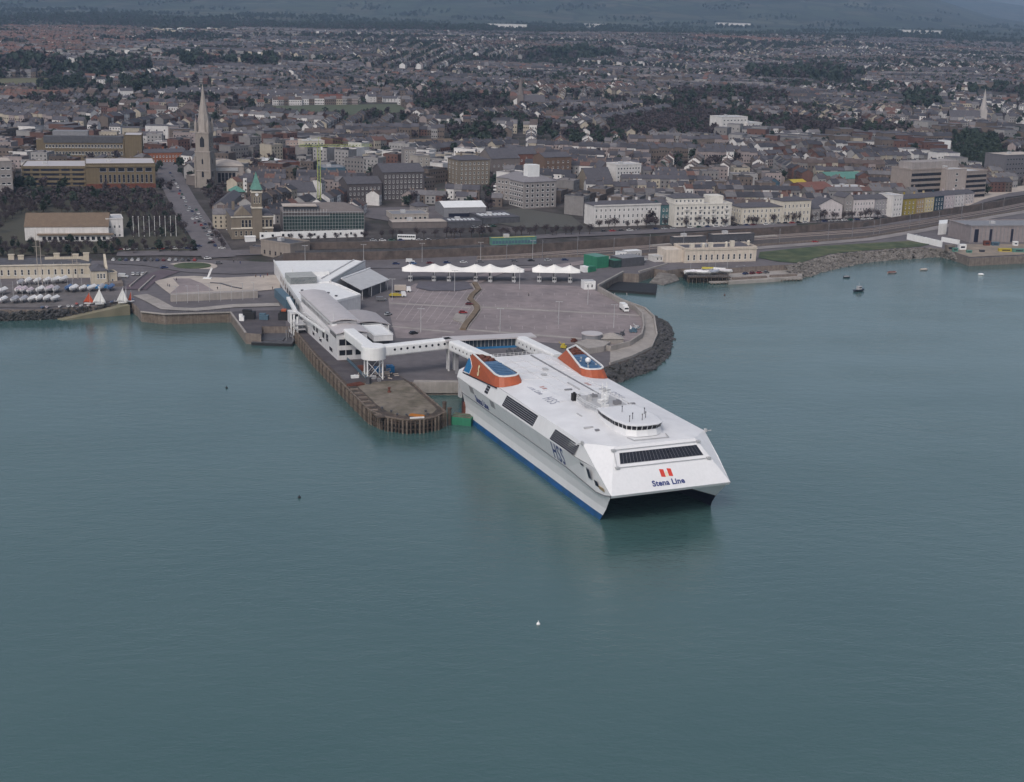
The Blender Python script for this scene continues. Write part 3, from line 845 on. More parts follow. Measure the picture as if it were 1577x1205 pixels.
# ------------------------------------------------------------------ harbour ground, quays, walls, roads
def A5(pts, z=QZ): return [at(x, y, z) for x, y in pts]
shore = [(-700, 470), (-50, 477), (60, 477), (150, 471), (196, 462), (211, 472), (217, 480), (254, 484), (355, 481), (378, 513), (402, 515), (403, 503), (468, 503)]
FRONT = A5(shore)
PO = np.array(at(583.2, 648.2, QZ)); PE1 = np.array([-.346, .938]); PE2 = np.array([.938, .346])
def T(t, s): p = PO + PE1 * t + PE2 * s; return (float(p[0]), float(p[1]))
mid = [T(152, 3.5), T(90, 5), T(86, 20), T(47.5, 25.5), (-20.5, 529.5), (4, 534), (24, 541)]
right = [(939, 563), (972, 552), (1004, 537), (1012, 517), (1008, 489), (994, 476), (959, 463), (923, 443), (934, 432), (960, 421), (984, 422), (1008, 414), (1026, 417), (1050, 414), (1124, 413), (1190, 409), (1232, 407), (1250, 401), (1278, 393), (1334, 387.5), (1417, 381.5), (1450, 383), (1472, 390), (1493, 398), (1577, 394), (2300, 330)]
SHORE_W = FRONT + mid + A5(right)
back = [(float(a * y), float(y + .2)) for a, y in zip(WA[::-1], WY[::-1])]
back = [b for b in back if b[0] < at(2300, 330, QZ)[0]]
# thin, dense resampling of the back line so that it follows the terrain's first row
bl = []
for a in np.linspace(.66, -.62, 150):
    y = float(np.interp(a, WA, WY)); bl.append((a * y, y + .2))
ground_poly = SHORE_W + bl
kind(MB().prism(ground_poly, -4, QZ, mtop=1).build('harbour_ground', [M_stone, M_road]), 'structure')

LAYER = [0]
def sheet(name, pts, m, world=False, lift=None, z=QZ, st='structure'):
    LAYER[0] += 1
    p = pts if world else A5(pts, z)
    a = sum(p[i][0] * p[(i + 1) % len(p)][1] - p[(i + 1) % len(p)][0] * p[i][1] for i in range(len(p)))
    if a < 0: p = p[::-1]
    dz = (.02 + .004 * LAYER[0]) if lift is None else lift
    o = MB().face([(x, y, z + dz) for x, y in p]).build(name, m)
    return kind(o, st)
def offset_line(pts, w):
    """left/right edges of a band of width w along plan points"""
    L, Rr = [], []
    for i, p in enumerate(pts):
        a = pts[max(0, i - 1)]; b = pts[min(len(pts) - 1, i + 1)]
        d = Vector((b[0] - a[0], b[1] - a[1])).normalized()
        L.append((p[0] - d.y * w / 2, p[1] + d.x * w / 2)); Rr.append((p[0] + d.y * w / 2, p[1] - d.x * w / 2))
    return L, Rr
def band_mb(pts, w, z0, z1, mb=None):
    mb = mb or MB()
    L, Rr = offset_line(pts, w)
    for i in range(len(pts) - 1):
        mb.prism([L[i], Rr[i], Rr[i + 1], L[i + 1]], z0, z1)
    return mb
def strip(name, pts, w, m, z=QZ, dz=None, world=False, terrain=False):
    """flat band along points, on the quay level or draped on the land"""
    LAYER[0] += 1
    dz = (.02 + .004 * LAYER[0]) if dz is None else dz
    if terrain:
        W = [on(x, y)[:2] for x, y in pts]
        q = []
        for a, b in zip(W[:-1], W[1:]):
            n = max(1, int(math.dist(a, b) / 8))
            q += [lerp(a, b, k / n) for k in range(n)]
        W = q + [W[-1]]
    else: W = pts if world else A5(pts, z)
    L, Rr = offset_line(W, w)
    mb = MB()
    for i in range(len(W) - 1):
        q = [Rr[i], Rr[i + 1], L[i + 1], L[i]]
        if terrain: q = [(x, y, float(gh(x, y)) + dz + .15) for x, y in q]
        else: q = [(x, y, z + dz) for x, y in q]
        mb.face(q)
    return kind(mb.build(name, m), 'structure')

# quay coping stones and the sea wall round the compound
def quay_edge(name, pts, label, cat, w=.9, h=.35, m=M_conc, px=True, z=QZ):
    W = A5(pts, z) if px else pts
    o = band_mb(W, w, z - .2, z + h).build(name, m)
    return tag(o, label, cat)
quay_edge('quay_coping', [(217, 480.5), (254, 484.3), (355, 481.3), (378, 512.5)], 'pale stone kerb along the top of the granite quay below the plaza', 'kerb')
wall_outer = [(939, 562), (972, 551), (1003, 536.5), (1011.4, 517), (1007, 489.5), (993, 476.5), (958, 463.8), (921, 443.5)]
wall_inner = [(893, 534), (940, 541), (970, 533), (988, 521), (991, 508), (989, 489), (979, 479), (956, 468), (921, 449)]
strip_pts = A5(wall_inner[1:]) ; wo = A5(wall_outer)
sheet('sea_wall_walk', strip_pts + wo[::-1], M_conc, world=True)
tag(band_mb(A5(wall_outer), .8, QZ - .3, QZ + 1.0).build('sea_wall', M_conc), 'pale concrete sea wall curving round the vehicle compound above the rocks', 'sea wall')
tag(band_mb(A5(wall_inner), .7, QZ - .3, QZ + 2.3).build('compound_wall', M_conc), 'taller inner concrete wall between the compound paving and the curved walkway', 'wall')
# rocks: armour outside the sea wall, rubble along the two shores
def rocks(name, foot, head, n, smin, smax, m, z0=-1.0, z1=4.3, seed=3):
    r = np.random.default_rng(seed)
    ico = [(0, 0, 1), (.89, 0, .45), (.28, .85, .45), (-.72, .53, .45), (-.72, -.53, .45), (.28, -.85, .45), (.72, .53, -.45), (-.28, .85, -.45), (-.89, 0, -.45), (-.28, -.85, -.45), (.72, -.53, -.45), (0, 0, -1)]
    fi = [(0, 1, 2), (0, 2, 3), (0, 3, 4), (0, 4, 5), (0, 5, 1), (1, 6, 2), (2, 7, 3), (3, 8, 4), (4, 9, 5), (5, 10, 1), (2, 6, 7), (3, 7, 8), (4, 8, 9), (5, 9, 10), (1, 10, 6), (7, 6, 11), (8, 7, 11), (9, 8, 11), (10, 9, 11), (6, 10, 11)]
    ico = np.array(ico); fi = np.array(fi)
    def along(P, u):
        d = [0]
        for a, b in zip(P[:-1], P[1:]): d.append(d[-1] + math.dist(a, b))
        u = u * d[-1]
        return np.interp(u, d, [p[0] for p in P]), np.interp(u, d, [p[1] for p in P])
    u = r.random(n); w = r.random(n)
    fx, fy = along(foot, u); hx, hy = along(head, u)
    x = fx + (hx - fx) * w; y = fy + (hy - fy) * w; z = z0 + (z1 - z0) * w + r.normal(0, .25, n)
    s = smin + (smax - smin) * r.random(n) ** 2
    V = []; F = []
    for i in range(n):
        jit = ico * (1 + r.normal(0, .18, (12, 1)))
        th = r.random() * 6.28
        c, q = math.cos(th), math.sin(th)
        p = jit * np.array([s[i] * r.uniform(.7, 1.3), s[i] * r.uniform(.7, 1.2), s[i] * r.uniform(.5, .9)])
        V.append(np.stack([p[:, 0] * c - p[:, 1] * q + x[i], p[:, 0] * q + p[:, 1] * c + y[i], p[:, 2] + z[i]], -1))
        F.append(fi + 12 * i)
    F = np.concatenate(F); F = np.concatenate([F, -np.ones((len(F), 1), int)], 1)
    return kind(link(name, fastmesh(name, np.concatenate(V), F, None, m)), 'stuff')
rocks('rock_armour', [at(x, y, 0) for x, y in [(925, 597), (958, 588), (1004, 572), (1029, 548), (1036, 522), (1030, 500), (1012, 490)]], A5([(925, 568), (945, 563), (975, 552), (1005, 538), (1013, 517), (1009, 492), (1004, 486)]), 1500, .7, 1.9, M_rock, -.6, 4.2)
rocks('shore_rubble', [at(x, y, 0) for x, y in [(-60, 496), (0, 495), (100, 491), (200, 482), (213, 482)]], A5([(-60, 478), (0, 478), (60, 477.5), (150, 471), (205, 465)]), 900, .5, 1.3, M_rock, -.5, 4.4, 5)
rocks('shore_boulders', [at(x, y, 0) for x, y in [(1228, 424), (1262, 421), (1300, 412), (1334, 405), (1380, 401), (1450, 396), (1478, 404)]], A5([(1228, 408), (1250, 402), (1278, 394), (1334, 388.5), (1417, 382.5), (1450, 384), (1468, 389)]), 2600, .6, 1.6, M_rockl, -.8, 4.9, 6)

# the compound: block paving, lanes, kerbs
pave = [(598, 459), (640, 437), (700, 436), (800, 438), (900, 441), (921, 449.5), (956, 468.5), (978, 479.5), (988, 490), (990, 508), (986, 520), (968, 531), (938, 539), (890, 531), (830, 527), (700, 521), (610, 521), (604, 500), (600, 480)]
sheet('vehicle_compound', pave, M_pave)
for a, b, w in (((600, 467), (725, 474), 3.0), ((737, 473), (985, 486), 3.2), ((604, 503), (700, 512), 2.6), ((708, 507), (910, 523), 3.0)):
    strip('pale_paving_band', [a, b], w, M_conc)
for k in range(9):                                # oblique waiting lanes in the west half
    x0 = 616 + k * 12.5
    a, b = (x0 + 30, 443 + k * .3), (x0 - 6 - k * .8, 492 + k * 1.2)
    if b[0] < 604: continue
    strip('lane_marking', [a, b], .35, M_line)
for k in range(13):
    x0 = 742 + k * 18
    for q in range(4):
        xx = x0 + q * 2.2 + k * .6
        strip('lane_marking', [(xx, 452 + q * 17), (xx + .3, 456 + q * 17.3)], .3, M_line)
hedge_c = A5([(731, 437), (737, 447), (727, 456), (724, 462), (734, 472), (735, 478), (728, 488), (718, 500), (713, 509)])
tag(band_mb(hedge_c, 2.6, QZ, QZ + .9).build('planting_strip', M_earth), 'dark winding planted strip dividing the vehicle compound', 'planting strip')
for sg in (1.9, -1.9):
    L, Rr = offset_line(hedge_c, 3.8)
    tag(band_mb(L if sg > 0 else Rr, .4, QZ, QZ + .3).build('strip_kerb', M_conc), 'pale kerb on the %s side of the winding planted strip' % ('car-lane' if sg > 0 else 'seaward'), 'kerb')
isl = A5([(697, 493), (702, 484), (719, 487), (714, 500)])
tag(MB().prism(isl, QZ, QZ + .5).build('lane_island', M_conc), 'small pale raised island beside the winding planted strip', 'traffic island')

# roads
strip('harbour_road', [(428, 411), (600, 411), (780, 407), (900, 404)], 13, M_road)
strip('approach_lane', [(905, 404), (840, 414), (770, 419), (748, 426), (728, 436)], 9, M_pave)
strip('pale_kerb_band', [(742, 416), (800, 412), (850, 411)], 1.0, M_conc)
strip('shore_road', [(905, 398), (1010, 397), (1165, 383), (1334, 370), (1420, 356), (1500, 340), (1600, 323), (1800, 290)], 8.5, mat('worn_pale_asphalt', (.25, .225, .22), .9, .12, .2, col2=(.17, .155, .15), mix=.7, mscale=.06))
grass = [(1170, 389), (1260, 380), (1334, 375.5), (1400, 372), (1432, 377), (1417, 380.5), (1334, 386.5), (1278, 392), (1250, 400), (1232, 406), (1200, 404), (1168, 398)]
sheet('grass_bank', grass, M_grass)
# railway in front of the back wall
def wall_line(px0, px1, n, off):
    out = []
    for k in range(n + 1):
        x = px0 + (px1 - px0) * k / n
        a = at(x, 380, QZ); a = a[0] / a[1]
        y = float(np.interp(a, WA, WY)); out.append((a * y, y - off))
    return out
RLOW = [(735, 399), (900, 396), (1010, 393), (1165, 379.5), (1334, 366.5), (1420, 352.5), (1500, 337), (1600, 320.5), (1700, 303)]
sheet('railway_ballast', wall_line(735, 1700, 40, .6) + A5(RLOW[::-1]), M_ballast, world=True, lift=.1)
for off in (4.6, 6.1, 9.6, 11.1, 16.6, 18.1):
    kind(band_mb(wall_line(735, 1700, 40, off), .34, QZ + .1, QZ + .38).build('rail', M_rail), 'structure')
tag(band_mb(A5(RLOW), .5, QZ - .2, QZ + 1.3).build('railway_boundary_wall', M_stone), 'low grey wall between the railway and the shore road', 'wall')
tag(band_mb(wall_line(436, 790, 16, .1), .8, QZ - .3, 9.9).build('stone_retaining_wall', M_stone2), 'tall brown granite retaining wall behind the harbour road', 'retaining wall')
tag(band_mb(wall_line(450, 790, 16, -16), .9, 8, 13.2).build('upper_stone_wall', M_stone2), 'upper brown granite wall standing back above the harbour road', 'retaining wall')
tag(band_mb(wall_line(790, 1700, 36, .1), .8, QZ - .3, 10.1).build('railway_cutting_wall', M_stone2), 'long dark stone wall along the back of the railway', 'retaining wall')
tag(band_mb(wall_line(452, 745, 14, -3.2), .3, 9.0, 10.6).build('trench_shadow_strip', M_dgrey), 'thin dark strip standing in for the trench shadow above the brown retaining wall', 'parapet')  # dark strip drawn in place of the shadow of the railway trench

# the plaza west of the terminal and the granite quay below it
plz = [(237, 434), (270, 427), (300, 426), (345, 429), (382, 427), (430, 424), (432, 446), (400, 449), (318, 452), (262, 454), (250, 445)]
sheet('plaza', plz, M_plaza)
sheet('plaza_grey_paving', [(266, 430), (292, 430), (310, 437), (330, 449), (262, 453), (276, 441)], M_pave)
tag(MB().prism(A5([(270, 460.5), (318, 459.0), (397, 454.5), (397, 456), (318, 461), (270, 462.5)]), QZ, QZ + 1.3).build('underside_shade', M_black), 'black strip standing in for shade under the plaza wall facing the promenade', 'shade strip')  # black strip puts the shaded underside of the wall into colour
tag(MB().prism(A5([(262, 454.5), (318, 452), (397, 448.5), (397, 451), (318, 455), (263, 457)], 7.6), QZ, 8.4).build('plaza_wall', M_conc), 'long plain concrete wall along the seaward side of the plaza', 'wall')
for k in range(8):
    x = 272 + k * 17
    p = at(x, 468 - k * .9, QZ)
    MBo = MB().cyl(p, .09, QZ, QZ + 8.5, 6)
    MBo.box(p[0] - .9, p[0] + .2, p[1] - .15, p[1] + .15, QZ + 8.4, QZ + 8.6)
    tag(MBo.build('lamp_post', M_lgrey), 'slim grey lamp post, %s from the left below the plaza wall' % ['first', 'second', 'third', 'fourth', 'fifth', 'sixth', 'seventh', 'eighth'][k], 'lamp post', 'lamp posts below the plaza wall')
strip('promenade', [(216, 455), (232, 462), (258, 476), (300, 478), (360, 472), (430, 470)], 7.5, M_conc)
rl = MB(); W = A5([(256, 483), (300, 482), (354, 480)])
for a, b in zip(W[:-1], W[1:]):
    for z in (.6, 1.1): rl.bar((*a, QZ + z), (*b, QZ + z), .1)
    for q in range(14): p = lerp(a, b, q / 14); rl.bar((*p, QZ + .3), (*p, QZ + 1.15), .1)
tag(rl.build('quay_railing', M_dgrey), 'dark railing on the edge of the granite quay', 'railing')
# stone courses of the quay face: proud stones on the granite
st = MB(); r = random.Random(4)
for (a, b) in ((at(217, 480, QZ), at(254, 484, QZ)), (at(254, 484, QZ), at(355, 481, QZ))):
    L = math.dist(a, b); d = ((b[0] - a[0]) / L, (b[1] - a[1]) / L); nx, ny = d[1], -d[0]
    z = .2
    while z < 4.5:
        u = r.random() * 1.5
        while u < L - 2:
            w = r.uniform(1.2, 2.3); off = r.uniform(.02, .13)
            p = (a[0] + d[0] * u, a[1] + d[1] * u); q = (a[0] + d[0] * (u + w - .1), a[1] + d[1] * (u + w - .1))
            st.prism([(p[0] - nx * .1, p[1] - ny * .1), (q[0] - nx * .1, q[1] - ny * .1), (q[0] + nx * off, q[1] + ny * off), (p[0] + nx * off, p[1] + ny * off)], z, z + .62)
            u += w
        z += .72
kind(st.build('quay_facing_stones', M_pile), 'stuff')
slip = A5([(95, 480), (100, 482), (196, 470), (190, 465)], 3)
kind(MB().prism([at(88, 492, 0), at(96, 494, 0), at(200, 471, 4.6), at(190, 467, 4.6)], -2, [.3, .2, 4.9, 5.04]).build('slipway', mat('weedy_concrete', (.22, .195, .14), .9, .25, .3, col2=(.12, .12, .08), mix=.8, mscale=.15)), 'structure')
sheet('boatyard_apron', [(-200, 440), (0, 440), (170, 436), (190, 450), (186, 461), (150, 469), (60, 475), (-200, 475)], mat('boatyard_tarmac', (.14, .125, .125), .9, .2, .3, col2=(.09, .085, .085), mix=.7, mscale=.08))
# ramp beside the plaza and the roundabout
strip('quay_ramp', [(207, 447), (222, 434), (243, 425), (262, 418)], 12, mat('ramp_asphalt', (.105, .08, .095), .9, .15, .2))
for (a, b, lab) in (((214, 449), (238, 427), 'west'), ((200, 443), (226, 421), 'outer')):
    tag(band_mb(A5([a, b]), .7, QZ, QZ + 1.1).build('ramp_wall', M_conc), 'low pale wall on the %s side of the ramp by the plaza' % ('plaza' if lab == 'west' else 'boatyard'), 'wall')
strip('seafront_road', [(168, 404), (230, 407), (300, 418), (360, 420), (428, 418)], 12, M_road)
rc = at(294, 411, QZ)
def oval(c, rx, ry, n=28): return [(c[0] + rx * math.cos(2 * PI * i / n), c[1] + ry * math.sin(2 * PI * i / n)) for i in range(n)]
kind(MB().prism(oval(rc, 14.5, 13.5), QZ, QZ + .25).build('roundabout_rim', M_plaza), 'structure')
kind(MB().prism(oval((rc[0] + .5, rc[1] + 1.5), 10.2, 9.5), QZ, QZ + .5).build('roundabout_lawn', M_grass), 'structure')
# white sculpture mast on the plaza
p = at(322, 430, QZ)
tag(MB().bar((p[0] - 1.0, p[1], QZ), (p[0] + 1.4, p[1] + 1.0, QZ + 5.8), 1.5, .7).box(p[0] - 3, p[0] + 1.2, p[1] - 1.6, p[1] + 1.6, QZ, QZ + .7).build('plaza_sculpture', M_white), 'pale leaning slab sculpture standing on the plaza', 'sculpture')
quay_edge('plaza_bench', [(324, 437), (340, 438), (356, 443), (372, 446)], 'dark curving bench wall across the plaza', 'bench', .9, .7, M_dgrey)

# ------------------------------------------------------------------ the wharf on piles
deck_poly = [T(152, 3.5), T(150, 0), T(100, -1.2), T(50, -.6), T(14, 0), T(4, 3), T(-2, 9), T(-3, 15), T(-1, 21), T(4, 26), T(12, 25.8), T(47.5, 25.5), T(86, 20.3), T(90, 5)]
wharf = thing('wharf', 'old timber-piled wharf with a rounded gravel-topped head beside the ferry', 'wharf', (PO[0], PO[1], 0))
def loc_(p): return (p[0] - PO[0], p[1] - PO[1])
DP = [loc_(p) for p in deck_poly]
MB().prism(DP, QZ - 1.1, QZ).build('deck', M_timber, wharf)
inner = []
cxp = sum(p[0] for p in DP) / len(DP); cyp = sum(p[1] for p in DP) / len(DP)
MB().prism([(x + (cxp - x) * .04, y + (cyp - y) * .02) for x, y in DP], -3, QZ - 1.1).build('underdeck_shade', M_black, wharf)  # black block stands in for the shade behind the piles
MB().face([(*loc_(p), QZ + .03) for p in [T(150, .9), T(152, 4.2), T(90, 5.8), T(86, 9.5), T(54, 9.8), T(51, 1.4), T(100, .3)]][::-1]).build('roadway', M_deck, wharf)
MB().face([(*loc_(p), QZ + .034) for p in [T(50.5, 4.0), T(20, 4.6), T(9, 6.2), T(3, 10), T(2, 15), T(4, 21), T(9, 24.2), T(47, 24.2), T(52, 23.6), T(52, 9.8)]][::-1]).build('gravel_surface', M_gravel, wharf)
MB().face([(*loc_(p), QZ + .038) for p in [T(86, 9.8), T(86, 19.6), T(52.4, 24.2), T(52.4, 9.9)]][::-1]).build('roadway', M_deck, wharf)
kb = MB()
kpts = [(*loc_(p), 0) for p in deck_poly[1:12]]
for a, b in zip(kpts[:-1], kpts[1:]): kb.bar((a[0], a[1], QZ + .2), (b[0], b[1], QZ + .2), .55, .45)
kb.build('edge_beam', M_pile, wharf)
# piles along the water side and round the head: pairs of pale fender timbers and dark piles
rp_ = random.Random(8)
edge = [T(150, -.2), T(100, -1.5), T(50, -.9), T(14, -.3), T(4, 2.7), T(-2.3, 8.8), T(-3.4, 15), T(-1.3, 21.3), T(3.9, 26.3), T(12, 26.1), T(47, 25.9)]
acc = 0
pile_m = {}
for a, b in zip(edge[:-1], edge[1:]):
    L = math.dist(a, b); n = max(1, round(L / 1.55))
    for k in range(n):
        p = loc_(lerp(a, b, (k + .5) / n)); acc += 1
        pale = acc % 4 in (0, 1)
        r_ = .42 if pale else .34
        key = (pale, rp_.randrange(3))
        if key not in pile_m:
            h0, h1 = -3.0, (QZ + rp_.uniform(-.1, .35)) if pale else QZ - rp_.uniform(.2, .9)
            pile_m[key] = MB().cyl((0, 0), r_, h0, h1, 8).mesh('pile', M_pile if pale else M_timber)
            if pale: pass
        link('pile', pile_m[key], wharf, (p[0] + rp_.uniform(-.12, .12), p[1] + rp_.uniform(-.12, .12), rp_.uniform(-.2, .2)))
wl2 = MB()
for a, b in zip(edge[:-1], edge[1:]):
    for z in (1.6, 3.3):
        p, q = loc_(a), loc_(b); wl2.bar((p[0] * .999, p[1] * .999 + .25, z), (q[0] * .999, q[1] * .999 + .25, z), .35, .4)
wl2.build('waling_beam', M_timber, wharf)
# the raised timber edging and worn platform on the west side of the head
for t in range(0, 46, 3):
    pw = MB(); p0 = loc_(T(50 - t, .1)); p1 = loc_(T(50 - t - 2.4, .2)); p2 = loc_(T(50 - t - 2.2, 3.2 + rp_.uniform(-.5, .4))); p3 = loc_(T(50 - t - .2, 3.2 + rp_.uniform(-.5, .4)))
    pw.prism([p0, p1, p2, p3], QZ + .05, QZ + rp_.uniform(.25, .55)).build('deck_plank', M_timber if t % 2 else M_pile, wharf)
for name, lab, t, s, w, d, h, m, cat in (
    ('timber_stack', 'stack of reddish timbers at the landward end of the wharf planking', 49.0, 3.5, 6.5, 3.0, .9, M_rust, 'timber stack'),
    ('orange_pallets', 'orange heap of tarpaulins on the tip of the gravel wharf', 1.8, 14.5, 5.2, 1.6, .7, mat('orange_tarp', (.36, .14, .025), .8, .2), 'tarpaulin heap'),
    ('rusty_capstan', 'small dark rusty capstan in the middle of the gravel wharf', 36.0, 13.5, 1.1, 1.1, 1.9, M_rust, 'capstan'),
    ('winch_hut', 'dark squat winch hut where the roadway meets the gravel', 50.0, 9.0, 1.5, 1.8, 2.4, M_dgrey, 'winch hut')):
    p = T(t, s); mb = MB()
    if cat == 'capstan': mb.cyl((0, 0), .7, 0, .4, 10).cyl((0, 0), .35, .4, 1.5, 10).cyl((0, 0), .6, 1.5, 1.9, 10)
    elif cat == 'winch hut': mb.box(-w / 2, w / 2, -d / 2, d / 2, 0, h).prism([(-w * .6, -d * .6), (w * .6, -d * .6), (w * .6, d * .6), (-w * .6, d * .6)], h, h + .2)
    else:
        for k in range(9): mb.box(-w / 2 + rp_.uniform(-.3, .3), w / 2 + rp_.uniform(-.3, .3), -d / 2 + k * d / 9, -d / 2 + (k + .8) * d / 9, 0, h * rp_.uniform(.5, 1))
    o = mb.build(name, m); o.location = (p[0], p[1], QZ + .04); o.rotation_euler = (0, 0, -.35 + (1.1 if cat == 'timber stack' else 0)); tag(o, lab, cat)
p = T(-.5, 14.0); o = MB().box(-2.6, 2.6, -.25, .25, 0, .5).prism([(-.6, -.5), (.6, -.5), (0, -.52)], -1.8, 0).build('white_mark', M_white); o.location = (p[0], p[1] - .9, QZ + .2); o.rotation_euler = (0, 0, .3)
tag(o, 'white daymark board fixed to the head of the wharf', 'daymark')
p = T(48, 1.2)
for bk, (t, s) in enumerate(((3.0, 11.0), (4.5, 8.0), (6, 19), (9, 7.0), (2, 18.6), (14, 4.9))):
    q = T(t, s); o = MB().cyl((0, 0), .32, 0, .55, 10).cyl((0, 0), .45, .55, .85, 10).build('bollard', M_dgrey); o.location = (*q, QZ + .03)
    tag(o, 'dark iron mooring bollard on the wharf head, %s' % ['left of the orange heap', 'second left of the orange heap', 'inland of the right-hand rim', 'third left of the orange heap', 'right of the orange heap', 'near the plank platform'][bk], 'bollard', 'mooring bollards on the wharf head')
for k, (t, s, h) in enumerate(((7.5, 26.6, 5.0), (4.5, 27.6, 3.6))):
    q = T(t, s); o = MB().cyl((0, 0), .7, -3, QZ + h - 2.5, 12).cyl((0, 0), .85, QZ + h - 2.5, QZ + h - 2.0, 12).build('mooring_dolphin', M_timber); o.location = (*q, 0)
    tag(o, ('taller' if k == 0 else 'shorter') + ' dark steel mooring post at the ferry side of the wharf head', 'mooring post')
for k, (t, s, w, d) in enumerate(((5.4, 33.0, 8.0, 6.2), (15.5, 27.8, 4.0, 5.0))):
    q = T(t, s); root = thing('green_pontoon' if k == 0 else 'small_green_float', 'green steel fender pontoon with ribbed top between wharf and ferry' if k == 0 else 'small green float lying against the wharf flank', 'pontoon', (*q, 0), -.26 if k == 0 else .2)
    MB().box(-w / 2, w / 2, -d / 2, d / 2, -.5, 2.9 if k == 0 else 1.4).build('float_hull', M_green, root)
    for j in range(3):
        MB().box(-w / 2 + .3, w / 2 - .3, -d / 2 + .5 + j * d / 3, -d / 2 + 1.3 + j * d / 3, (2.9 if k == 0 else 1.4), (3.1 if k == 0 else 1.6)).build('deck_rib', M_pile if k == 0 else M_green, root)
# the old linkspan west of the wharf
ls = thing('floating_linkspan', 'dark floating linkspan with ramp and winch tower west of the terminal', 'linkspan', (*at(430, 515, 1), 0), -.03)
MB().box(-8.5, 9.5, -19, 10, -1, 1.5).build('pontoon', M_dgrey, ls)
MB().box(-8.7, 9.7, -19.2, -18.9, -1, 1.2).box(-8.7, -8.4, -19, 9, -1, 1.2).build('fender_skirt', M_black, ls)
gt = MB()
for k in range(5): gt.bar((6.0, -14 + k * 5.5, 1.5), (6.0, -14 + k * 5.5, 6.5), .35).bar((9.0, -14 + k * 5.5, 1.5), (9.0, -14 + k * 5.5, 6.0), .35).bar((6.0, -14 + k * 5.5, 6.2), (9, -8.5 + k * 5.5, 2), .25)
gt.build('lattice_gantry', M_mgrey, ls)
MB().box(-6, 4.8, -16, 9, 1.5, 1.9).add([(-5.5, 9, 1.9), (5, 9, 1.9), (4, 24, 5.0), (-4.5, 24, 5.0)], [(0, 1, 2, 3)]).build('ramp', M_dgrey, ls)
MB().box(-2.6, 1.6, 11, 15, 1.4, 8.2).box(-1.9, .9, 11.5, 14.5, 8.2, 9.2).build('winch_tower', M_black, ls)
MB().box(-1.2, 1.0, 11.2, 14.0, 9.2, 10.0).build('orange_lamp_housing', M_orange, ls)
for x in (5.5, 8.4):
    MB().cyl((x, 8), .28, 1, 8.5, 8).bar((x, 8, 8.3), (x, -4, 3.0), .4).build('lifting_arm', M_lgrey, ls)
for k in range(5): MB().cyl((6.8 + k * .15, 3 - k * 2.2), 1.3, 1.5, 1.9, 12).build('cable_drum', M_mgrey, ls)
for (x, y, w, d, h, m, lab) in ((-16, 13, 5.5, 3.5, 3.4, M_black, 'black machinery block on the dark quay beside the linkspan'), (-18.6, 8.5, 2.2, 2.0, 2.2, M_white, 'small white cabin on the dark quay beside the linkspan'), (-9, 12.5, 4, 3.2, 2.0, M_steelblue, 'blue machinery box between black block and winch tower'), (4.5, 17, 4.5, 3.6, 2.8, M_verd, 'green and grey hut behind the linkspan ramp')):
    c = at(430, 515, 1); o = MB().box(-w / 2, w / 2, -d / 2, d / 2, 0, h).prism([(-w * .55, -d * .3), (w * .2, -d * .3), (w * .2, d * .3), (-w * .55, d * .3)], h, h + .9).build('machinery_block', m); o.location = (c[0] + x, c[1] + y, QZ if x < 0 else 4.0); tag(o, lab, 'machinery')
tag(MB().prism([at(403, 503, QZ), at(403, 515, QZ), at(380, 513, QZ), at(357, 482, QZ), at(363, 479, QZ), at(440, 478, QZ), at(440, 503, QZ)], QZ - .02, QZ + .06).build('dark_quay_surface', M_deck), 'dark tarmac deck of the short quay beside the linkspan', 'quay deck')
# basin ramp, concrete landing and steel bridge behind the ferry's stern
tag(MB().prism([(-38.5, 527.0), (-21, 529.0), (-21, 531.5), (-38.5, 530.6)], 1.0, QZ + .4).build('basin_landing', M_conc), 'pale concrete landing wall across the head of the basin', 'landing')
br = thing('vehicle_bridge', 'blue steel vehicle bridge ramp reaching the stern of the ferry', 'linkspan', (-4, 520, 0), .16)
MB().box(-14.5, 12, -10, 14, 3.0, 4.6).build('bridge_deck', M_navy, br)
MB().bar((-14.6, -10, 5.0), (-14.6, 16, 5.4), .8, 1.4).bar((12.2, -10, 5.0), (12.2, 16, 5.4), .8, 1.4).build('bridge_girder', M_bblue, br)
MB().box(-13.8, -9, 8, 12, 4.6, 7.0).build('orange_locker', M_orange, br)
MB().prism([(-9.6, 2), (-6.5, 2), (-6.5, 7), (-9.6, 7)], 4.6, 11.0).cyl((-8, 4.5), 1.6, 11, 12.4, 10).build('blue_hoist_tower', mat('deep_blue_paint', (.02, .035, .12), .5, .15), br)
# ------------------------------------------------------------------ the ferry terminal (t along the wharf inland, s across it)
def Tl(t, s): return (t, s)
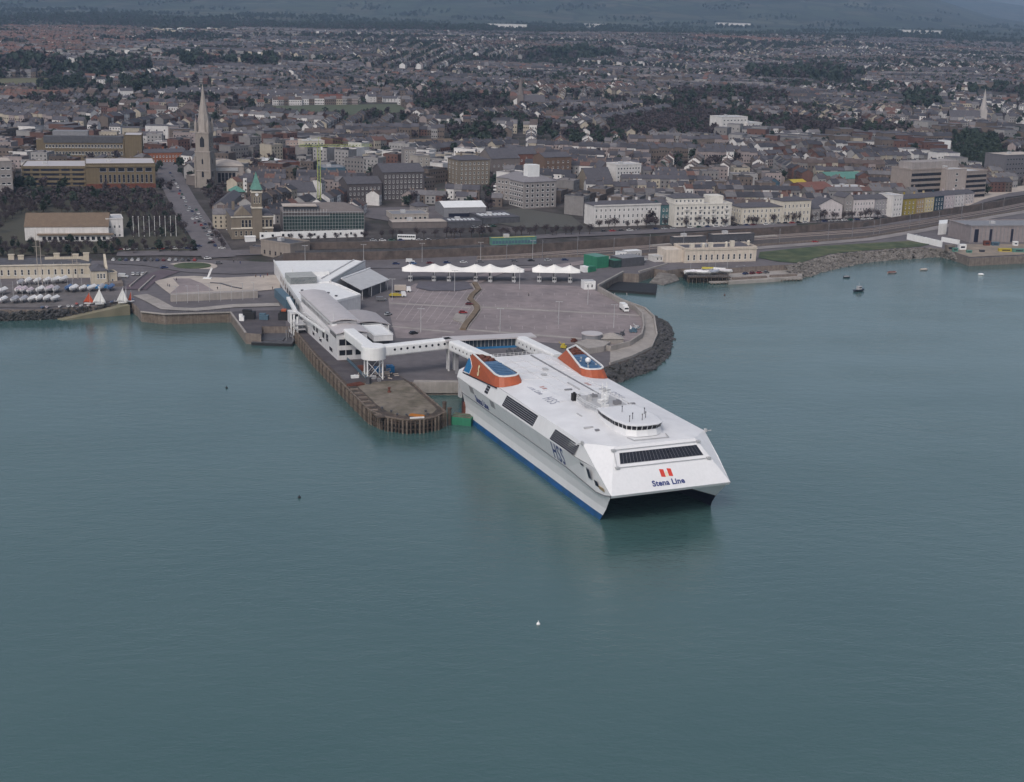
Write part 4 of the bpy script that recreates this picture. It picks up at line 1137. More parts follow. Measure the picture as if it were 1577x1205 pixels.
# local axes of a terminal thing: x = t (inland), y = -s
T_RZ = math.atan2(PE1[1], PE1[0])
def tthing(name, label, cat, group=None): return thing(name, label, cat, (PO[0], PO[1], 0), T_RZ, group)
def L(t, s, z): return (t, -s, z)
def tbox(mb, t0, t1, s0, s1, z0, z1, mi=0): return mb.box(t0, t1, -s1, -s0, z0, z1, mi)
def tprism(mb, pts, z0, z1, mi=0, mtop=None): return mb.prism([(t, -s) for t, s in pts], z0, z1, mi, mtop)
def win_face(parent, p0, p1, z0, z1, n, m=1.0, name='window', off=.06, frame=True, gap=.12, mats=None):
    """n windows between plan points p0 -> p1 (local), each a framed box standing a little proud"""
    a = Vector((p0[0], p0[1], 0)); b = Vector((p1[0], p1[1], 0)); d = b - a; Ln = d.length; d.normalize(); nr = Vector((d.y, -d.x, 0))
    w = Ln / n
    for i in range(n):
        u0, u1 = w * (i + gap / 2), w * (i + 1 - gap / 2)
        q = [a + d * u0, a + d * u1]
        mb = MB()
        o0, o1 = nr * -.05, nr * off
        vs = [q[0] + o1, q[1] + o1]
        f = .12
        A = [(vs[0].x, vs[0].y, z0), (vs[1].x, vs[1].y, z0), (vs[1].x, vs[1].y, z1), (vs[0].x, vs[0].y, z1)]
        iv = [vs[0] + d * f - nr * .05, vs[1] - d * f - nr * .05]
        B = [(iv[0].x, iv[0].y, z0 + f), (iv[1].x, iv[1].y, z0 + f), (iv[1].x, iv[1].y, z1 - f), (iv[0].x, iv[0].y, z1 - f)]
        bk = [(q[0] + o0), (q[1] + o0)]
        D = [(bk[0].x, bk[0].y, z0), (bk[1].x, bk[1].y, z0), (bk[1].x, bk[1].y, z1), (bk[0].x, bk[0].y, z1)]
        mb.add(A + B, [(0, 1, 5, 4), (1, 2, 6, 5), (2, 3, 7, 6), (3, 0, 4, 7)], 0)
        mb.add(B, [(0, 1, 2, 3)], 1)
        mb.add(D + A, [(0, 1, 5, 4), (1, 2, 6, 5), (2, 3, 7, 6), (3, 0, 4, 7)], 0)
        mb.build(name, mats or [M_lgrey, M_glass], parent)
tm = tthing('terminal_building', 'long white ferry terminal block with grey curved roof on the wharf', 'terminal')
# lower storeys
mb = MB(); tprism(mb, [(152, 4.5), (90, 6), (90, 18.6), (168, 18.6), (168, 6.5)], QZ, 13.6); mb.build('lower_storeys', M_tile, tm)
# end pavilion with its own low curved roof, then the long upper tier
def barrel(mb, t0, t1, s0, s1, z0, rise, n=8, over=0.0, th=.35):
    for k in range(n):
        u0, u1 = k / n, (k + 1) / n
        a = lambda u: (s0 + (s1 - s0) * u, z0 + rise * math.sin(PI * u))
        (sa, za), (sb, zb) = a(u0), a(u1)
        mb.add([L(t0, sa, za), L(t1, sa, za), L(t1, sb, zb), L(t0, sb, zb), L(t0, sa, za + th), L(t1, sa, za + th), L(t1, sb, zb + th), L(t0, sb, zb + th)],
               [(4, 5, 6, 7), (0, 3, 2, 1), (0, 1, 5, 4), (1, 2, 6, 5), (2, 3, 7, 6), (3, 0, 4, 7)])
    return mb
mb = MB(); tbox(mb, 90, 105, 6.0, 18.6, 13.6, 16.0); mb.build('end_pavilion', M_tile, tm)
barrel(MB(), 89.2, 106, 5.3, 19.2, 16.0, 1.0).build('pavilion_roof', M_roofg, tm)
mb = MB(); tbox(mb, 104, 168, 6.8, 17.8, 13.6, 18.2); mb.build('upper_storey', M_tile, tm)
barrel(MB(), 102.4, 169, 6.2, 18.4, 18.2, .9).build('main_roof', M_roofg, tm)
for k in range(16): tbox(MB(), 103.5 + k * 4.2, 103.62 + k * 4.2, 6.3, 18.2, 18.3, 18.33)
win_face(tm, (166, -6.75), (106, -6.75), 14.6, 16.6, 22, gap=.25)
win_face(tm, (103, -5.95), (92, -5.95), 13.2, 15.2, 5, gap=.06)
for (t0, t1, z0, z1, n) in ((146, 138, 10.6, 12.2, 2), (133, 129, 8.8, 11.8, 1), (127.5, 123.5, 8.8, 11.8, 1), (116, 112, 9.0, 12.2, 1), (109.5, 105, 9.0, 12.2, 1), (122, 117, 6.2, 8.0, 1), (104, 98, 6.2, 8.0, 1), (134, 130, 6.2, 8.0, 1)):
    sA = lambda t: 4.5 + (152 - t) * 1.5 / 62 if t > 90 else 6
    win_face(tm, (t0, -sA(t0)), (t1, -sA(t1)), z0, z1, n, gap=.05)
win_face(tm, (90, -6.6), (90, -12.4), 11.0, 13.8, 2, gap=.05)
win_face(tm, (90, -6.6), (90, -12.4), 6.8, 9.2, 2, gap=.05)
win_face(tm, (90, -13.4), (90, -18.0), 6.8, 9.2, 1, gap=.05)
# brackets and the glazed walkway along the seaward wall
wk = MB()
for t in (112, 124, 136, 148): wk.bar(L(t, 4.6, 9.2), L(t, 3.2, 9.6), .25).bar(L(t, 4.7, 13.0), L(t, 3.2, 13.4), .25)
wk.build('wall_bracket', M_white, tm)
tube = MB()
tube.bar(L(184, 4.0, 12.8), L(156, 1.8, 12.4), 1.6, 1.2).bar(L(156, 1.8, 12.4), L(110, 5.0, 12.8), .9, .7)
tube.build('walkway_tube', M_white, tm)
tb = MB(); tbox(tb, 154, 160, -1.0, 3.0, 7.0, 12.2); o = tb.build('stair_box', M_tile, tm)
win_face(tm, (159, .95), (155, .95), 8.0, 11.4, 1); win_face(tm, (154, .9), (154, -2.9), 8.0, 11.4, 1)
for (t, s) in ((148, -.4), (151.5, -1.0), (143.5, .2)):
    MB().cyl((t, -s), .42, QZ - 2, 12.4, 10).build('stair_column', M_white, tm)
mb = MB()
for z in (6.8, 9.0): tbox(mb, 141, 152, -.8, 3.4, z, z + .35)
mb.build('gallery_floor', M_lgrey, tm)
an = MB().cyl((104, -7.6), .09, 18.2, 22, 6).box(102.6, 105, -8.8, -6.6, 16.6, 17.5); an.build('antenna_box', M_white, tm)

hall = tthing('terminal_hall', 'white flat-roofed terminal hall behind the long block, with pointed rear roof', 'terminal hall')
poly = [(168.6, 8.0), (170, 18.8), (187, 39.8), (214, 35.6), (222, 33), (265, 62), (271, 58.5), (290, 17), (226, 11.7)]
mb = MB(); tprism(mb, poly, QZ, 11.4, 0); mb.build('hall_walls', M_tile, hall)
mb = MB(); tprism(mb, [(169, 8.4), (170.4, 18.6), (187.2, 39.3), (214, 35.1), (222, 32.4), (226, 12.1)], 11.4, 11.75); mb.build('front_roof', M_white, hall)
mb = MB(); tprism(mb, [(226, 12.1), (222, 32.4), (264, 61.5), (270.6, 58), (289.4, 17.3)], 11.4, [11.8, 12.4, 14.2, 14.2, 12.0]); mb.build('rear_roof', M_white, hall)
par = MB()
for a, b in (((168.6, 8.0), (226, 11.7)), ((226, 11.7), (290, 17)), ((168.6, 8), (170, 18.8)), ((170, 18.8), (187, 39.8)), ((187, 39.8), (214, 35.6)), ((214, 35.6), (222, 33))):
    par.bar(L(*a, 11.95), L(*b, 11.95), .35, 1.1)
par.build('parapet', M_white, hall)
rid = MB().bar(L(222, 33, 13.0), L(265, 61.5, 14.6), .7, .9); rid.bar(L(230, 30, 12.6), L(271, 57, 14.4), .5, .5); rid.build('roof_ridge', M_lgrey, hall)
gl = MB(); tbox(gl, 222, 235, 12.6, 26, 11.6, 15.2); cage = gl.build('glass_lantern', mat('lantern_glass', (.17, .24, .24), .25, .25, .5), hall)
for k in range(7): tbox(MB(), 222 + k * 2.1, 222.3 + k * 2.1, 12.4, 26.2, 11.6, 15.5).build('lantern_rib', M_lgrey, cage)
mb = MB(); tprism(mb, [(240, 18), (238, 36), (252, 38), (256, 20)], 12.2, 14.6); mb.build('roof_plant', M_white, hall)
for (t, s) in ((205, 15), (200, 20), (196, 26), (188, 28)): MB().cyl((t, -s), .7, 11.7, 12.3, 10).build('roof_cowl', M_dgrey, hall)
win_face(hall, (185.2, -37.5), (187, -39.6), 6.0, 9.5, 1); 
win_face(hall, (187.2, -39.8), (194, -38.7), 6.0, 9.5, 1, name='window')
for k in range(11):
    t0 = 288 - k * 10; win_face(hall, (t0, -(16.85 - (288 - t0) * .083)), (t0 - 7.5, -(16.85 - (288 - t0 + 7.5) * .083)), 7.0, 10.0, 1)
blue = MB(); tbox(blue, 196, 226, 5.2, 9.0, QZ, 9.4); blue.build('glazed_porch', M_steelblue, hall)

cn = tthing('coach_canopy', 'light grey pitched canopy shed on the landside of the terminal', 'canopy')
q = [(207, 45.7), (229, 40.7), (254, 66.2), (229, 63.8)]
mb = MB(); mb.add([L(207, 45, 10.2), L(231, 66, 10.2), L(256, 62, 11.6), L(230, 40.5, 11.6), L(207, 45, 10.5), L(231, 66, 10.5), L(256, 62, 11.9), L(230, 40.5, 11.9)], [(4, 7, 6, 5), (0, 1, 2, 3), (0, 4, 5, 1), (1, 5, 6, 2), (2, 6, 7, 3), (3, 7, 4, 0)]); mb.build('canopy_roof', M_lgrey, cn)
mb = MB(); tprism(mb, [(214, 50.5), (230, 63.6), (250, 60.6), (232, 44)], QZ, 10.3); mb.build('interior_shade_block', M_dgrey, cn)  # dark solid block stands for the shaded inside of the open shed
for (t, s) in ((208.5, 46), (216, 52.6), (224, 59.4), (231, 65)): MB().cyl((t, -s), .25, QZ, 10.4, 8).build('canopy_post', M_lgrey, cn)
mb = MB(); mb.bar(L(230, 40.5, 12.2), L(256, 62, 12.2), .8, .6); mb.build('ridge_cap', M_white, cn)

bv = tthing('baggage_hall', 'small grey barrel-vaulted hall beside the terminal block', 'hall')
mb = MB(); tbox(mb, 132, 156, 19.5, 39, QZ, 9.2); mb.build('hall_walls', M_tile, bv)
barrel(MB(), 131, 157, 19, 39.6, 9.2, 2.0, 10).build('vaulted_roof', mat('vault_sheet', (.36, .33, .335), .5, .08), bv)
for s in (21, 38.6): MB().cyl((130.6, -s), .3, QZ, 9.4, 8).build('vault_post', M_white, bv)
win_face(bv, (132, -20.5), (132, -38), 5.6, 8.6, 4)
bx = tthing('customs_box', 'small white flat-roofed box with railings beside the vaulted hall', 'kiosk')
mb = MB(); tbox(mb, 106, 127, 25.5, 34, QZ + 3.2, 10.6); mb.build('upper_room', M_white, bx)
mb = MB(); tbox(mb, 108, 126, 26.5, 33, QZ, QZ + 3.2); mb.build('dark_base', M_dgrey, bx)
rl = MB()
for a, b in (((106, 25.5), (127, 25.5)), ((127, 25.5), (127, 34)), ((127, 34), (106, 34)), ((106, 34), (106, 25.5))): rl.bar(L(*a, 11.3), L(*b, 11.3), .12); rl.bar(L(*a, 10.7), L(*b, 10.7), .3, .3)
rl.build('roof_rail', M_white, bx)

# ---- the covered passenger walkway: tube, turning drum, porthole corridor, glazed bridge, two fingers to the ship
pw = tthing('passenger_walkway', 'white tubular passenger walkway on legs running from terminal to ferry', 'walkway')
def tubebox(mb, a, b, w, z0, z1, r=.7):
    """a tube with a rounded rectangular section from plan a to b (local coordinates)"""
    a = Vector((*a, 0)); b = Vector((*b, 0)); d = (b - a).normalized(); n = Vector((-d.y, d.x, 0))
    sec = []
    for (sx, sz) in ((1, 1), (-1, 1), (-1, -1), (1, -1)):
        for k in range(4):
            th = {(1, 1): 0, (-1, 1): PI / 2, (-1, -1): PI, (1, -1): 3 * PI / 2}[(sx, sz)] + k * PI / 6
            sec.append((sx * (w / 2 - r) + r * math.cos(th), (z1 - r if sz > 0 else z0 + r) + r * math.sin(th)))
    rings = []
    for p, zz in ((a, z0), (b, z0)):
        rings.append([tuple(p + n * x + Vector((0, 0, z))) for x, z in sec])
    return mb.loft(rings)
tubebox(MB(), (91, -11.2), (60, -12.4), 5.0, 13.8, 17.9).build('gangway_tube', M_white, pw)
dr = MB().cyl((58, -13.0), 4.9, 13.2, 18.0, 28).cyl((58, -13), 4.6, 18.0, 18.25, 28); dr.build('turning_drum', M_white, pw)
cor = tubebox(MB(), (58, -16.5), (64, -46.5), 4.6, 13.9, 18.1).build('porthole_corridor', M_white, pw)
for k in range(9):
    u = (k + 1.6) / 11.0
    p = lerp((58, -16.5), (64, -46.5), u); d = Vector((6, -30, 0)).normalized(); n = Vector((d.y, -d.x, 0))
    c = Vector((*p, 16.4)) + n * 2.27
    pm = MB(); ring = [tuple(c + n * .07 + d * .52 * math.cos(2 * PI * i / 12) + Vector((0, 0, .52 * math.sin(2 * PI * i / 12)))) for i in range(12)]
    ring2 = [tuple(Vector(q) - n * .15) for q in ring]
    pm.loft([ring2, ring]).build('porthole', M_glass, cor)
leg = MB()
for (t, s) in ((55.2, 9.9), (61, 10.2), (55.2, 16.0), (60.6, 16.2)):
    MB().cyl((t, -s), .32, QZ, 13.3, 10).build('leg', M_white, pw)
for (t, s) in ((64.5, 45.5), (61.5, 45.2)): MB().cyl((t, -s), .5, 2, 14.2, 10).build('leg', M_lgrey, pw)
brc = MB()
for a, b in (((55.2, 9.9), (55.2, 16)), ((61, 10.2), (60.6, 16.2))):
    brc.bar(L(*a, QZ + .3), L(*b, 12.4), .16).bar(L(*b, QZ + .3), L(*a, 12.4), .16)
brc.build('leg_bracing', M_white, pw)
lk = thing('glazed_link_bridge', 'dark glazed bridge with flat grey roof linking the two white boarding fingers', 'walkway', (0, 0, 0))
a, b = Vector((-26, 549.5, 0)), Vector((6.5, 559.5, 0)); d = (b - a).normalized(); n = Vector((-d.y, d.x, 0))
def LB(u, w, z): p = a + d * u + n * w; return (p.x, p.y, z)
Lb = (b - a).length
def lbox(u0, u1, w0, w1, z0, z1): return MB().prism([LB(u0, w0, 0)[:2], LB(u1, w0, 0)[:2], LB(u1, w1, 0)[:2], LB(u0, w1, 0)[:2]], z0, z1)
lbox(0, Lb, -2.2, 2.2, 13.6, 14.4).build('floor_beam', M_bblue, lk)
lbox(0, Lb, -2.0, 2.0, 14.4, 17.6).build('glass_wall', mat('bridge_glass', (.05, .065, .085), .2, .2, 1), lk)
lbox(-2.0, Lb + 2.0, -3.6, 3.6, 17.6, 18.1).build('flat_roof', M_roofg, lk)
for k in range(22): lbox(k * Lb / 21 - .08, k * Lb / 21 + .08, -2.15, 2.15, 14.4, 17.6).build('mullion', M_lgrey, lk)
for u in (2, Lb - 3): lbox(u, u + 1.4, -1.2, 1.2, 2, 13.6).build('pier', M_lgrey, lk)
for k, (p0, p1, z0, z1) in enumerate((((-23.5, 546), (-8.6, 515.5), 16.0, 17.2), ((3.2, 556.5), (17.6, 522.0), 16.0, 17.2))):
    f = thing('boarding_finger', ('nearer white tubular boarding finger behind the wharf-side funnel' if k == 0 else 'farther white tubular boarding finger behind the seaward funnel'), 'gangway', (0, 0, 0))
    A_ = Vector((*p0, 0)); B_ = Vector((*p1, 0)); dd = (B_ - A_).normalized(); nn = Vector((-dd.y, dd.x, 0))
    sec = []
    for (sx, sz, t0) in ((1, 1, 0), (-1, 1, PI / 2), (-1, -1, PI), (1, -1, 3 * PI / 2)):
        for q in range(4):
            th = t0 + q * PI / 6; sec.append((sx * 1.6 + .9 * math.cos(th), (3.3 if sz > 0 else .9) + .9 * math.sin(th)))
    rings = [[tuple(p + nn * x + Vector((0, 0, zb + z - 2.1))) for x, z in sec] for p, zb in ((A_, z0), (lerp(A_, B_, .96) if False else B_, z1))]
    tb = MB().loft(rings).build('finger_tube', M_white, f)
    for q in range(8):
        u = (q + 1) / 9.5; c = A_ + (B_ - A_) * u - nn * 2.5 + Vector((0, 0, z0 + (z1 - z0) * u + .2))
        ring = [tuple(c - nn * .06 + dd * .42 * math.cos(2 * PI * i / 10) + Vector((0, 0, .42 * math.sin(2 * PI * i / 10)))) for i in range(10)]
        MB().loft([[tuple(Vector(v) + nn * .15) for v in ring], ring]).build('porthole', M_glass, tb)
    MB().bar(tuple(A_ + (B_ - A_) * .08 + Vector((0, 0, 2))), tuple(A_ + (B_ - A_) * .08 + Vector((0, 0, 15))), 1.3).build('pier', M_mgrey, f)
# containers, crates and clutter under the drum
for k, (t, s, w, d_, h, m, lab) in enumerate(((64.5, 16.5, 3.0, 2.4, 2.6, M_bblue, 'bright blue tank behind the legs of the walkway drum'), (66, 22, 3.4, 2.6, 2.6, M_bblue, 'blue tank right of the walkway drum legs'), (70, 11.0, 2.4, 2.4, 2.2, M_rust, 'rust red bin in front of the terminal end wall'), (57, 12.8, 1.6, 1.8, 1.2, M_lgrey, 'grey generator between the drum legs'), (62.5, 19.5, 1.5, 2.2, 1.2, M_plaza, 'pale crate right of the drum legs'), (60, 6.0, 1.2, 3.0, 1.1, M_white, 'white barrier boxes beside the wharf roadway'), (53, 14.0, 2.0, 1.2, 1.0, M_mgrey, 'low grey crate in front of the drum legs'))):
    o = MB().box(-w / 2, w / 2, -d_ / 2, d_ / 2, 0, h).box(-w / 2 - .05, w / 2 + .05, -d_ / 2 - .05, d_ / 2 + .05, h - .25, h - .1).cyl((0, 0), min(w, d_) * .25, h, h + .2, 8).build('storage_tank' if k < 2 else 'crate', m)
    o.location = (*T(t, s), QZ + .05); o.rotation_euler = (0, 0, T_RZ); tag(o, lab, 'tank' if k < 2 else 'crate')
gb = MB(); r = random.Random(3)
for k in range(70):
    t, s = r.uniform(54, 66), r.uniform(8, 22); p = T(t, s); z = QZ + r.uniform(0.05, 2.0); a_ = r.uniform(0, 6.28); l_ = r.uniform(.5, 2.2)
    gb.bar((p[0], p[1], z), (p[0] + l_ * math.cos(a_), p[1] + l_ * math.sin(a_), z + r.uniform(-.4, .5)), r.uniform(.1, .35))
kind(gb.build('scrap_heap', M_plaza), 'stuff')
fe = MB()
for k in range(40): p = T(88 - k * .9, 9.6 + k * .35 * 0); fe.bar((*p, QZ), (*p, QZ + 1.6), .12)
fe.bar((*T(88, 9.6), QZ + 1.5), (*T(52.9, 9.6), QZ + 1.5), .12).bar((*T(88, 9.6), QZ + .8), (*T(52.9, 9.6), QZ + .8), .5, .7)
tag(fe.build('wharf_fence', M_steelblue), 'blue-grey fence between wharf roadway and terminal end', 'fence')

# ---- tent canopies over the check-in lanes
def tent(name, label, masts, px0, px1, yc, wdt=13):
    root = thing(name, label, 'canopy', (*at((px0 + px1) / 2, yc, QZ), QZ))
    c0 = Vector((*root.location[:2], 0))
    a = Vector((*at(px0, yc, QZ), 0)); b = Vector((*at(px1, yc + 1.5, QZ), 0)); d = (b - a); Ln = d.length; d.normalize(); n = Vector((-d.y, d.x, 0))
    us = sorted([(Vector((*at(m_, yc, QZ), 0)) - a).dot(d) for m_ in masts])
    N, K = 64, 10
    rows_ = []
    for i in range(N + 1):
        u = Ln * i / N
        near = min(abs(u - q) for q in us)
        ridge = 9.2 - 3.0 * (1 - math.exp(-near / 4.2))
        endk = min(u, Ln - u) / 9.0
        half = wdt / 2 * (.25 + .75 * min(1, endk) ** .6) * (1 - .18 * (1 - math.exp(-near / 5)))
        row = []
        for j in range(K + 1):
            w = -1 + 2 * j / K
            z = 5.4 + (ridge - 5.4) * (1 - abs(w)) ** 1.6 + (.0 if endk >= 1 else -(1 - endk) * .6)
            p = a + d * u + n * (w * half) - c0
            row.append((p.x, p.y, z))
        rows_.append(row)
    mem = MB().loft(rows_, closed=False, cap=False).build('membrane', M_mem, root); smooth(mem)
    sm_ = mem.modifiers.new('thickness', 'SOLIDIFY'); sm_.thickness = .08
    for q in us:
        p = a + d * q - c0
        MB().cyl((p.x, p.y), .3, 0, 9.6, 8).build('mast', M_dgrey, root)
        for sg in (1, -1):
            e = p + n * sg * wdt / 2
            MB().cyl((e.x, e.y), .16, 0, 5.4, 6).build('edge_post', M_lgrey, root)
        for sg in (-1,):
            e = p + n * sg * 3.0; MB().box(e.x - 1.1, e.x + 1.1, e.y - 1.5, e.y + 1.5, 0, 2.7).build('check_in_booth', M_lgrey, root)
            MB().box(e.x - .95, e.x + .95, e.y - 1.56, e.y + 1.56, 1.2, 2.2).build('booth_window', M_glass, root)
    return root
tent('long_tent_canopy', 'long white peaked tent canopy over the western check-in lanes', [632, 668, 691, 732, 754, 790], 619, 807, 431)
tent('short_tent_canopy', 'short white peaked tent canopy over the eastern check-in lanes', [830, 853, 877], 819, 893, 432)
sheet('check_in_shade_paving', [(646, 434), (720, 435), (728, 445), (706, 449), (662, 449), (640, 444)], mat('dark_block_paving', (.105, .098, .115), .9, .12, .3))  # darker patch of paving by the long canopy
# circular tank house and roofs in the corner of the compound
p = at(911, 528, QZ)
tk = thing('round_plant_house', 'round grey plant house with flat roof at the compound corner', 'plant house', (*p, QZ))
MB().cyl((0, 0), 4.4, 0, 4.0, 24).build('drum_wall', M_mgrey, tk); MB().cyl((0, 0), 4.7, 4.0, 4.35, 24).build('flat_roof', M_roofg, tk)
q = at(941, 527, QZ)
rh = thing('pyramid_roofed_hut', 'low pale hut with pyramid roof right of the round plant house', 'hut', (*q, QZ), .1)
MB().box(-5, 5, -3.5, 3.5, 0, 2.2).build('hut_wall', M_conc, rh)
MB().add([(-5.4, -3.9, 2.2), (5.4, -3.9, 2.2), (5.4, 3.9, 2.2), (-5.4, 3.9, 2.2), (-.8, 0, 4.2), (.8, 0, 4.2)], [(0, 1, 5, 4), (1, 2, 5), (2, 3, 4, 5), (3, 0, 4)]).build('hut_roof', M_conc, rh)
q = at(900, 540, QZ)
tag(MB().prism([at(886, 536, QZ), at(905, 530, QZ), at(940, 535, QZ), at(930, 542, QZ), at(905, 546, QZ)], QZ, QZ + 2.5).build('stepped_plinth', M_conc), 'pale stepped plinth in front of the round plant house', 'plinth')
# machinery and debris by the sea wall
r = random.Random(12)
for k, (x, y, w, h, m, lab) in enumerate(((868, 537, 2.5, 2.2, M_yellow, 'yellow digger behind the roof edge of the ferry'), (884, 527, 2.6, 1.6, M_rust, 'brown heap of pallets beside the round plant house'), (950, 518, 2.4, 1.4, M_dgrey, 'dark roller by the inner compound wall'), (958, 517, 2.2, 1.8, M_dgrey, 'dark compressor next to the roller'), (975, 512, 3.4, 2.0, M_steelblue, 'blue-grey pile of fencing in the compound corner'), (981, 507, 2.6, 1.6, M_lgrey, 'pale heap of rubble bags in the compound corner'), (972, 508, 1.6, 1.2, M_white, 'white bag of sand in the compound corner'))):
    mb = MB().box(-w / 2, w / 2, -w * .35, w * .35, .3, h * .6).box(-w * .2, w * .25, -w * .3, w * .3, h * .6, h)
    for sx in (-.3, .3): mb.cyl((w * sx, -w * .3), .35, 0, .5, 8)
    mb.bar((w * .3, 0, h * .7), (w * .9, .2, h * 1.3), .25)
    o = mb.build('site_plant', m); o.location = (*at(x, y, QZ), QZ + .05); o.rotation_euler = (0, 0, r.uniform(0, 6)); tag(o, lab, 'site plant')
# ------------------------------------------------------------------ vehicles, people, boats
def lot(items): return items
def make_car(name, label, L_=4.2, W_=1.7, H_=1.42, van=False):
    root = thing(name, label, 'van' if van else 'car')
    b = MB()
    if not van:
        prof = [(-L_ / 2, .35), (-L_ / 2, .78), (-L_ / 2 + .25, .92), (L_ / 2 - .95, .90), (L_ / 2 - .15, .72), (L_ / 2, .5), (L_ / 2, .35)]
        cab = [(-L_ / 2 + .45, .9), (-L_ / 2 + .85, H_), (.35, H_), (1.0, .9)]
    else:
        prof = [(-L_ / 2, .4), (-L_ / 2, 1.2), (L_ / 2 - 1.1, 1.2), (L_ / 2 - .1, 1.0), (L_ / 2, .4)]
        cab = [(-L_ / 2 + .04, 1.2), (-L_ / 2 + .08, H_), (L_ / 2 - 1.7, H_), (L_ / 2 - 1.15, 1.2)]
    def extr(p, w, mb, mi=0, w2=None):
        w2 = w2 or w; n = len(p)
        mb.add([(x, -w / 2, z) for x, z in p] + [(x, w / 2, z) for x, z in p], [(i, (i + 1) % n, (i + 1) % n + n, i + n) for i in range(n)] + [tuple(range(n))[::-1], tuple(range(n, 2 * n))], mi)
    extr(prof, W_, b); b.build('body', M_carp, root)
    c = MB()
    if van:
        extr(cab, W_ - .06, c); c.build('cargo_shell', M_carp, root)
        MB().add([(L_ / 2 - 1.68, -W_ / 2 + .1, H_ - .1), (L_ / 2 - 1.12, -W_ / 2 + .1, 1.24), (L_ / 2 - 1.12, W_ / 2 - .1, 1.24), (L_ / 2 - 1.68, W_ / 2 - .1, H_ - .1)], [(0, 1, 2, 3)]).build('windscreen', M_glass, root)
    else:
        extr(cab, W_ - .22, c); c.build('cabin_glass', M_glass, root)
        MB().box(-L_ / 2 + .87, .33, -W_ / 2 + .14, W_ / 2 - .14, H_ - .02, H_ + .03).build('roof_panel', M_carp, root)
    wm = MB()
    wm = MB(); n = 8
    wm.loft([[(.31 * math.cos(2 * PI * i / n), y, .31 * math.sin(2 * PI * i / n)) for i in range(n)] for y in (-.1, .1)])
    me = wm.mesh('wheel', M_black)
    for x in (-L_ * .3, L_ * .31):
        for y in (-W_ / 2 + .05, W_ / 2 - .05): link('wheel', me, root, (x, y, .31))
    return root
PROTO = {'car': make_car('parked_car', 'small pale car'), 'van': make_car('parked_van', 'white van', 5.2, 1.9, 2.2, True)}
used = {'car': False, 'van': False}
CAR_COL = {'white': (.62, .62, .62), 'silver': (.34, .35, .36), 'red': (.30, .03, .03), 'dark blue': (.025, .04, .11), 'black': (.02, .02, .022), 'grey': (.14, .14, .15), 'green': (.03, .09, .06), 'blue': (.06, .13, .28), 'maroon': (.12, .02, .025)}
CSEQ = ['white', 'silver', 'dark blue', 'grey', 'black', 'white', 'black', 'green', 'silver', 'maroon', 'dark blue', 'grey', 'white', 'red', 'dark blue', 'grey']
carn = [0]
SEEN = {}
ORD = ['first', 'second', 'third', 'fourth', 'fifth', 'sixth', 'seventh', 'eighth', 'ninth', 'tenth', 'eleventh', 'twelfth', 'thirteenth', 'fourteenth', 'fifteenth', 'sixteenth', 'seventeenth', 'eighteenth', 'nineteenth', 'twentieth']
def ordn(n):
    tens = ['', '', 'twenty', 'thirty', 'forty', 'fifty', 'sixty', 'seventy', 'eighty', 'ninety']
    if n < 20: return ORD[n]
    n += 1
    if n >= 100: return '%dth' % n
    if n % 10 == 0: return {20: 'twentieth', 30: 'thirtieth', 40: 'fortieth', 50: 'fiftieth', 60: 'sixtieth', 70: 'seventieth', 80: 'eightieth', 90: 'ninetieth'}[n]
    return tens[n // 10] + '-' + ORD[n % 10 - 1]
def put_car(x, y, z, rz, where, group, col=None, k='car'):
    col = col or CSEQ[(carn[0] * 7 + carn[0] // 5) % len(CSEQ)]
    carn[0] += 1
    key = (col, k, where); n = SEEN.get(key, 0); SEEN[key] = n + 1
    label = ('%s %s %s' % (ordn(n) + ' ' + col, k, where)) if ' from the left ' not in ' ' + where + ' ' else '%s %s, %s %s' % (col, k, ordn(n) + ' ' + col + ' one', where)
    if not used[k]: r = PROTO[k]; used[k] = True; r.location = (x, y, z); r.rotation_euler = (0, 0, rz); r['label'] = label; r['group'] = group
    else: r = dup(PROTO[k], (x, y, z), rz, label, group)
    for ch in r.children:
        if ch.name.split('.')[0] in ('body', 'cargo_shell', 'roof_panel'): ch.color = (*CAR_COL[col], 1)
    return r
def car_row(p0, p1, n, turn, where, group, z=None, skip=(), cols=None, kinds=None):
    """n cars spread from photo point p0 to p1; turn: heading relative to the row"""
    for k in range(n):
        if k in skip: continue
        px = lerp(p0, p1, k / max(1, n - 1))
        if z is not None: x, y = at(*px, z); zz = z
        else: x, y, zz = on(*px)
        q = lerp(p0, p1, (k + .5) / max(1, n - 1))
        if z is not None: x2, y2 = at(*q, z)
        else: x2, y2, _ = on(*q)
        a = math.atan2(y2 - y, x2 - x) + turn + random.uniform(-.06, .06)
        put_car(x, y, zz + .12, a, where, group, cols[k % len(cols)] if cols else None, (kinds or {}).get(k, 'car'))
random.seed(21)
G1 = 'cars parked on the sea front'
car_row((175, 402), (300, 402), 14, PI / 2, 'from the left below the dark hedge', G1, QZ)
car_row((300, 385), (352, 355), 2, 0, 'driving at the foot of the church avenue', 'cars driving on the roads')
car_row((610, 408), (870, 402), 11, 0, 'from the left on the harbour road', 'cars along the harbour road', QZ, skip=(6,), cols=['dark blue', 'blue', 'maroon', 'dark blue', 'white', 'grey', 'black', 'grey', 'black', 'silver'])
put_car(*at(632, 405, QZ), QZ + .12, .0, 'along the harbour road with a pale roof', 'cars along the harbour road', 'white', 'van')
put_car(*at(253, 414, QZ), QZ + .12, .4, 'approaching the oval roundabout', 'cars driving on the roads', 'dark blue')
car_row((205, 424), (220, 424), 3, PI / 2, 'in the small car park beside the cream clubhouse', 'cars beside the clubhouse', QZ, cols=['white', 'silver', 'white'])
put_car(*at(190, 428, QZ), QZ + .12, 0, 'at the corner of the cream clubhouse', 'cars beside the clubhouse', 'white', 'van')
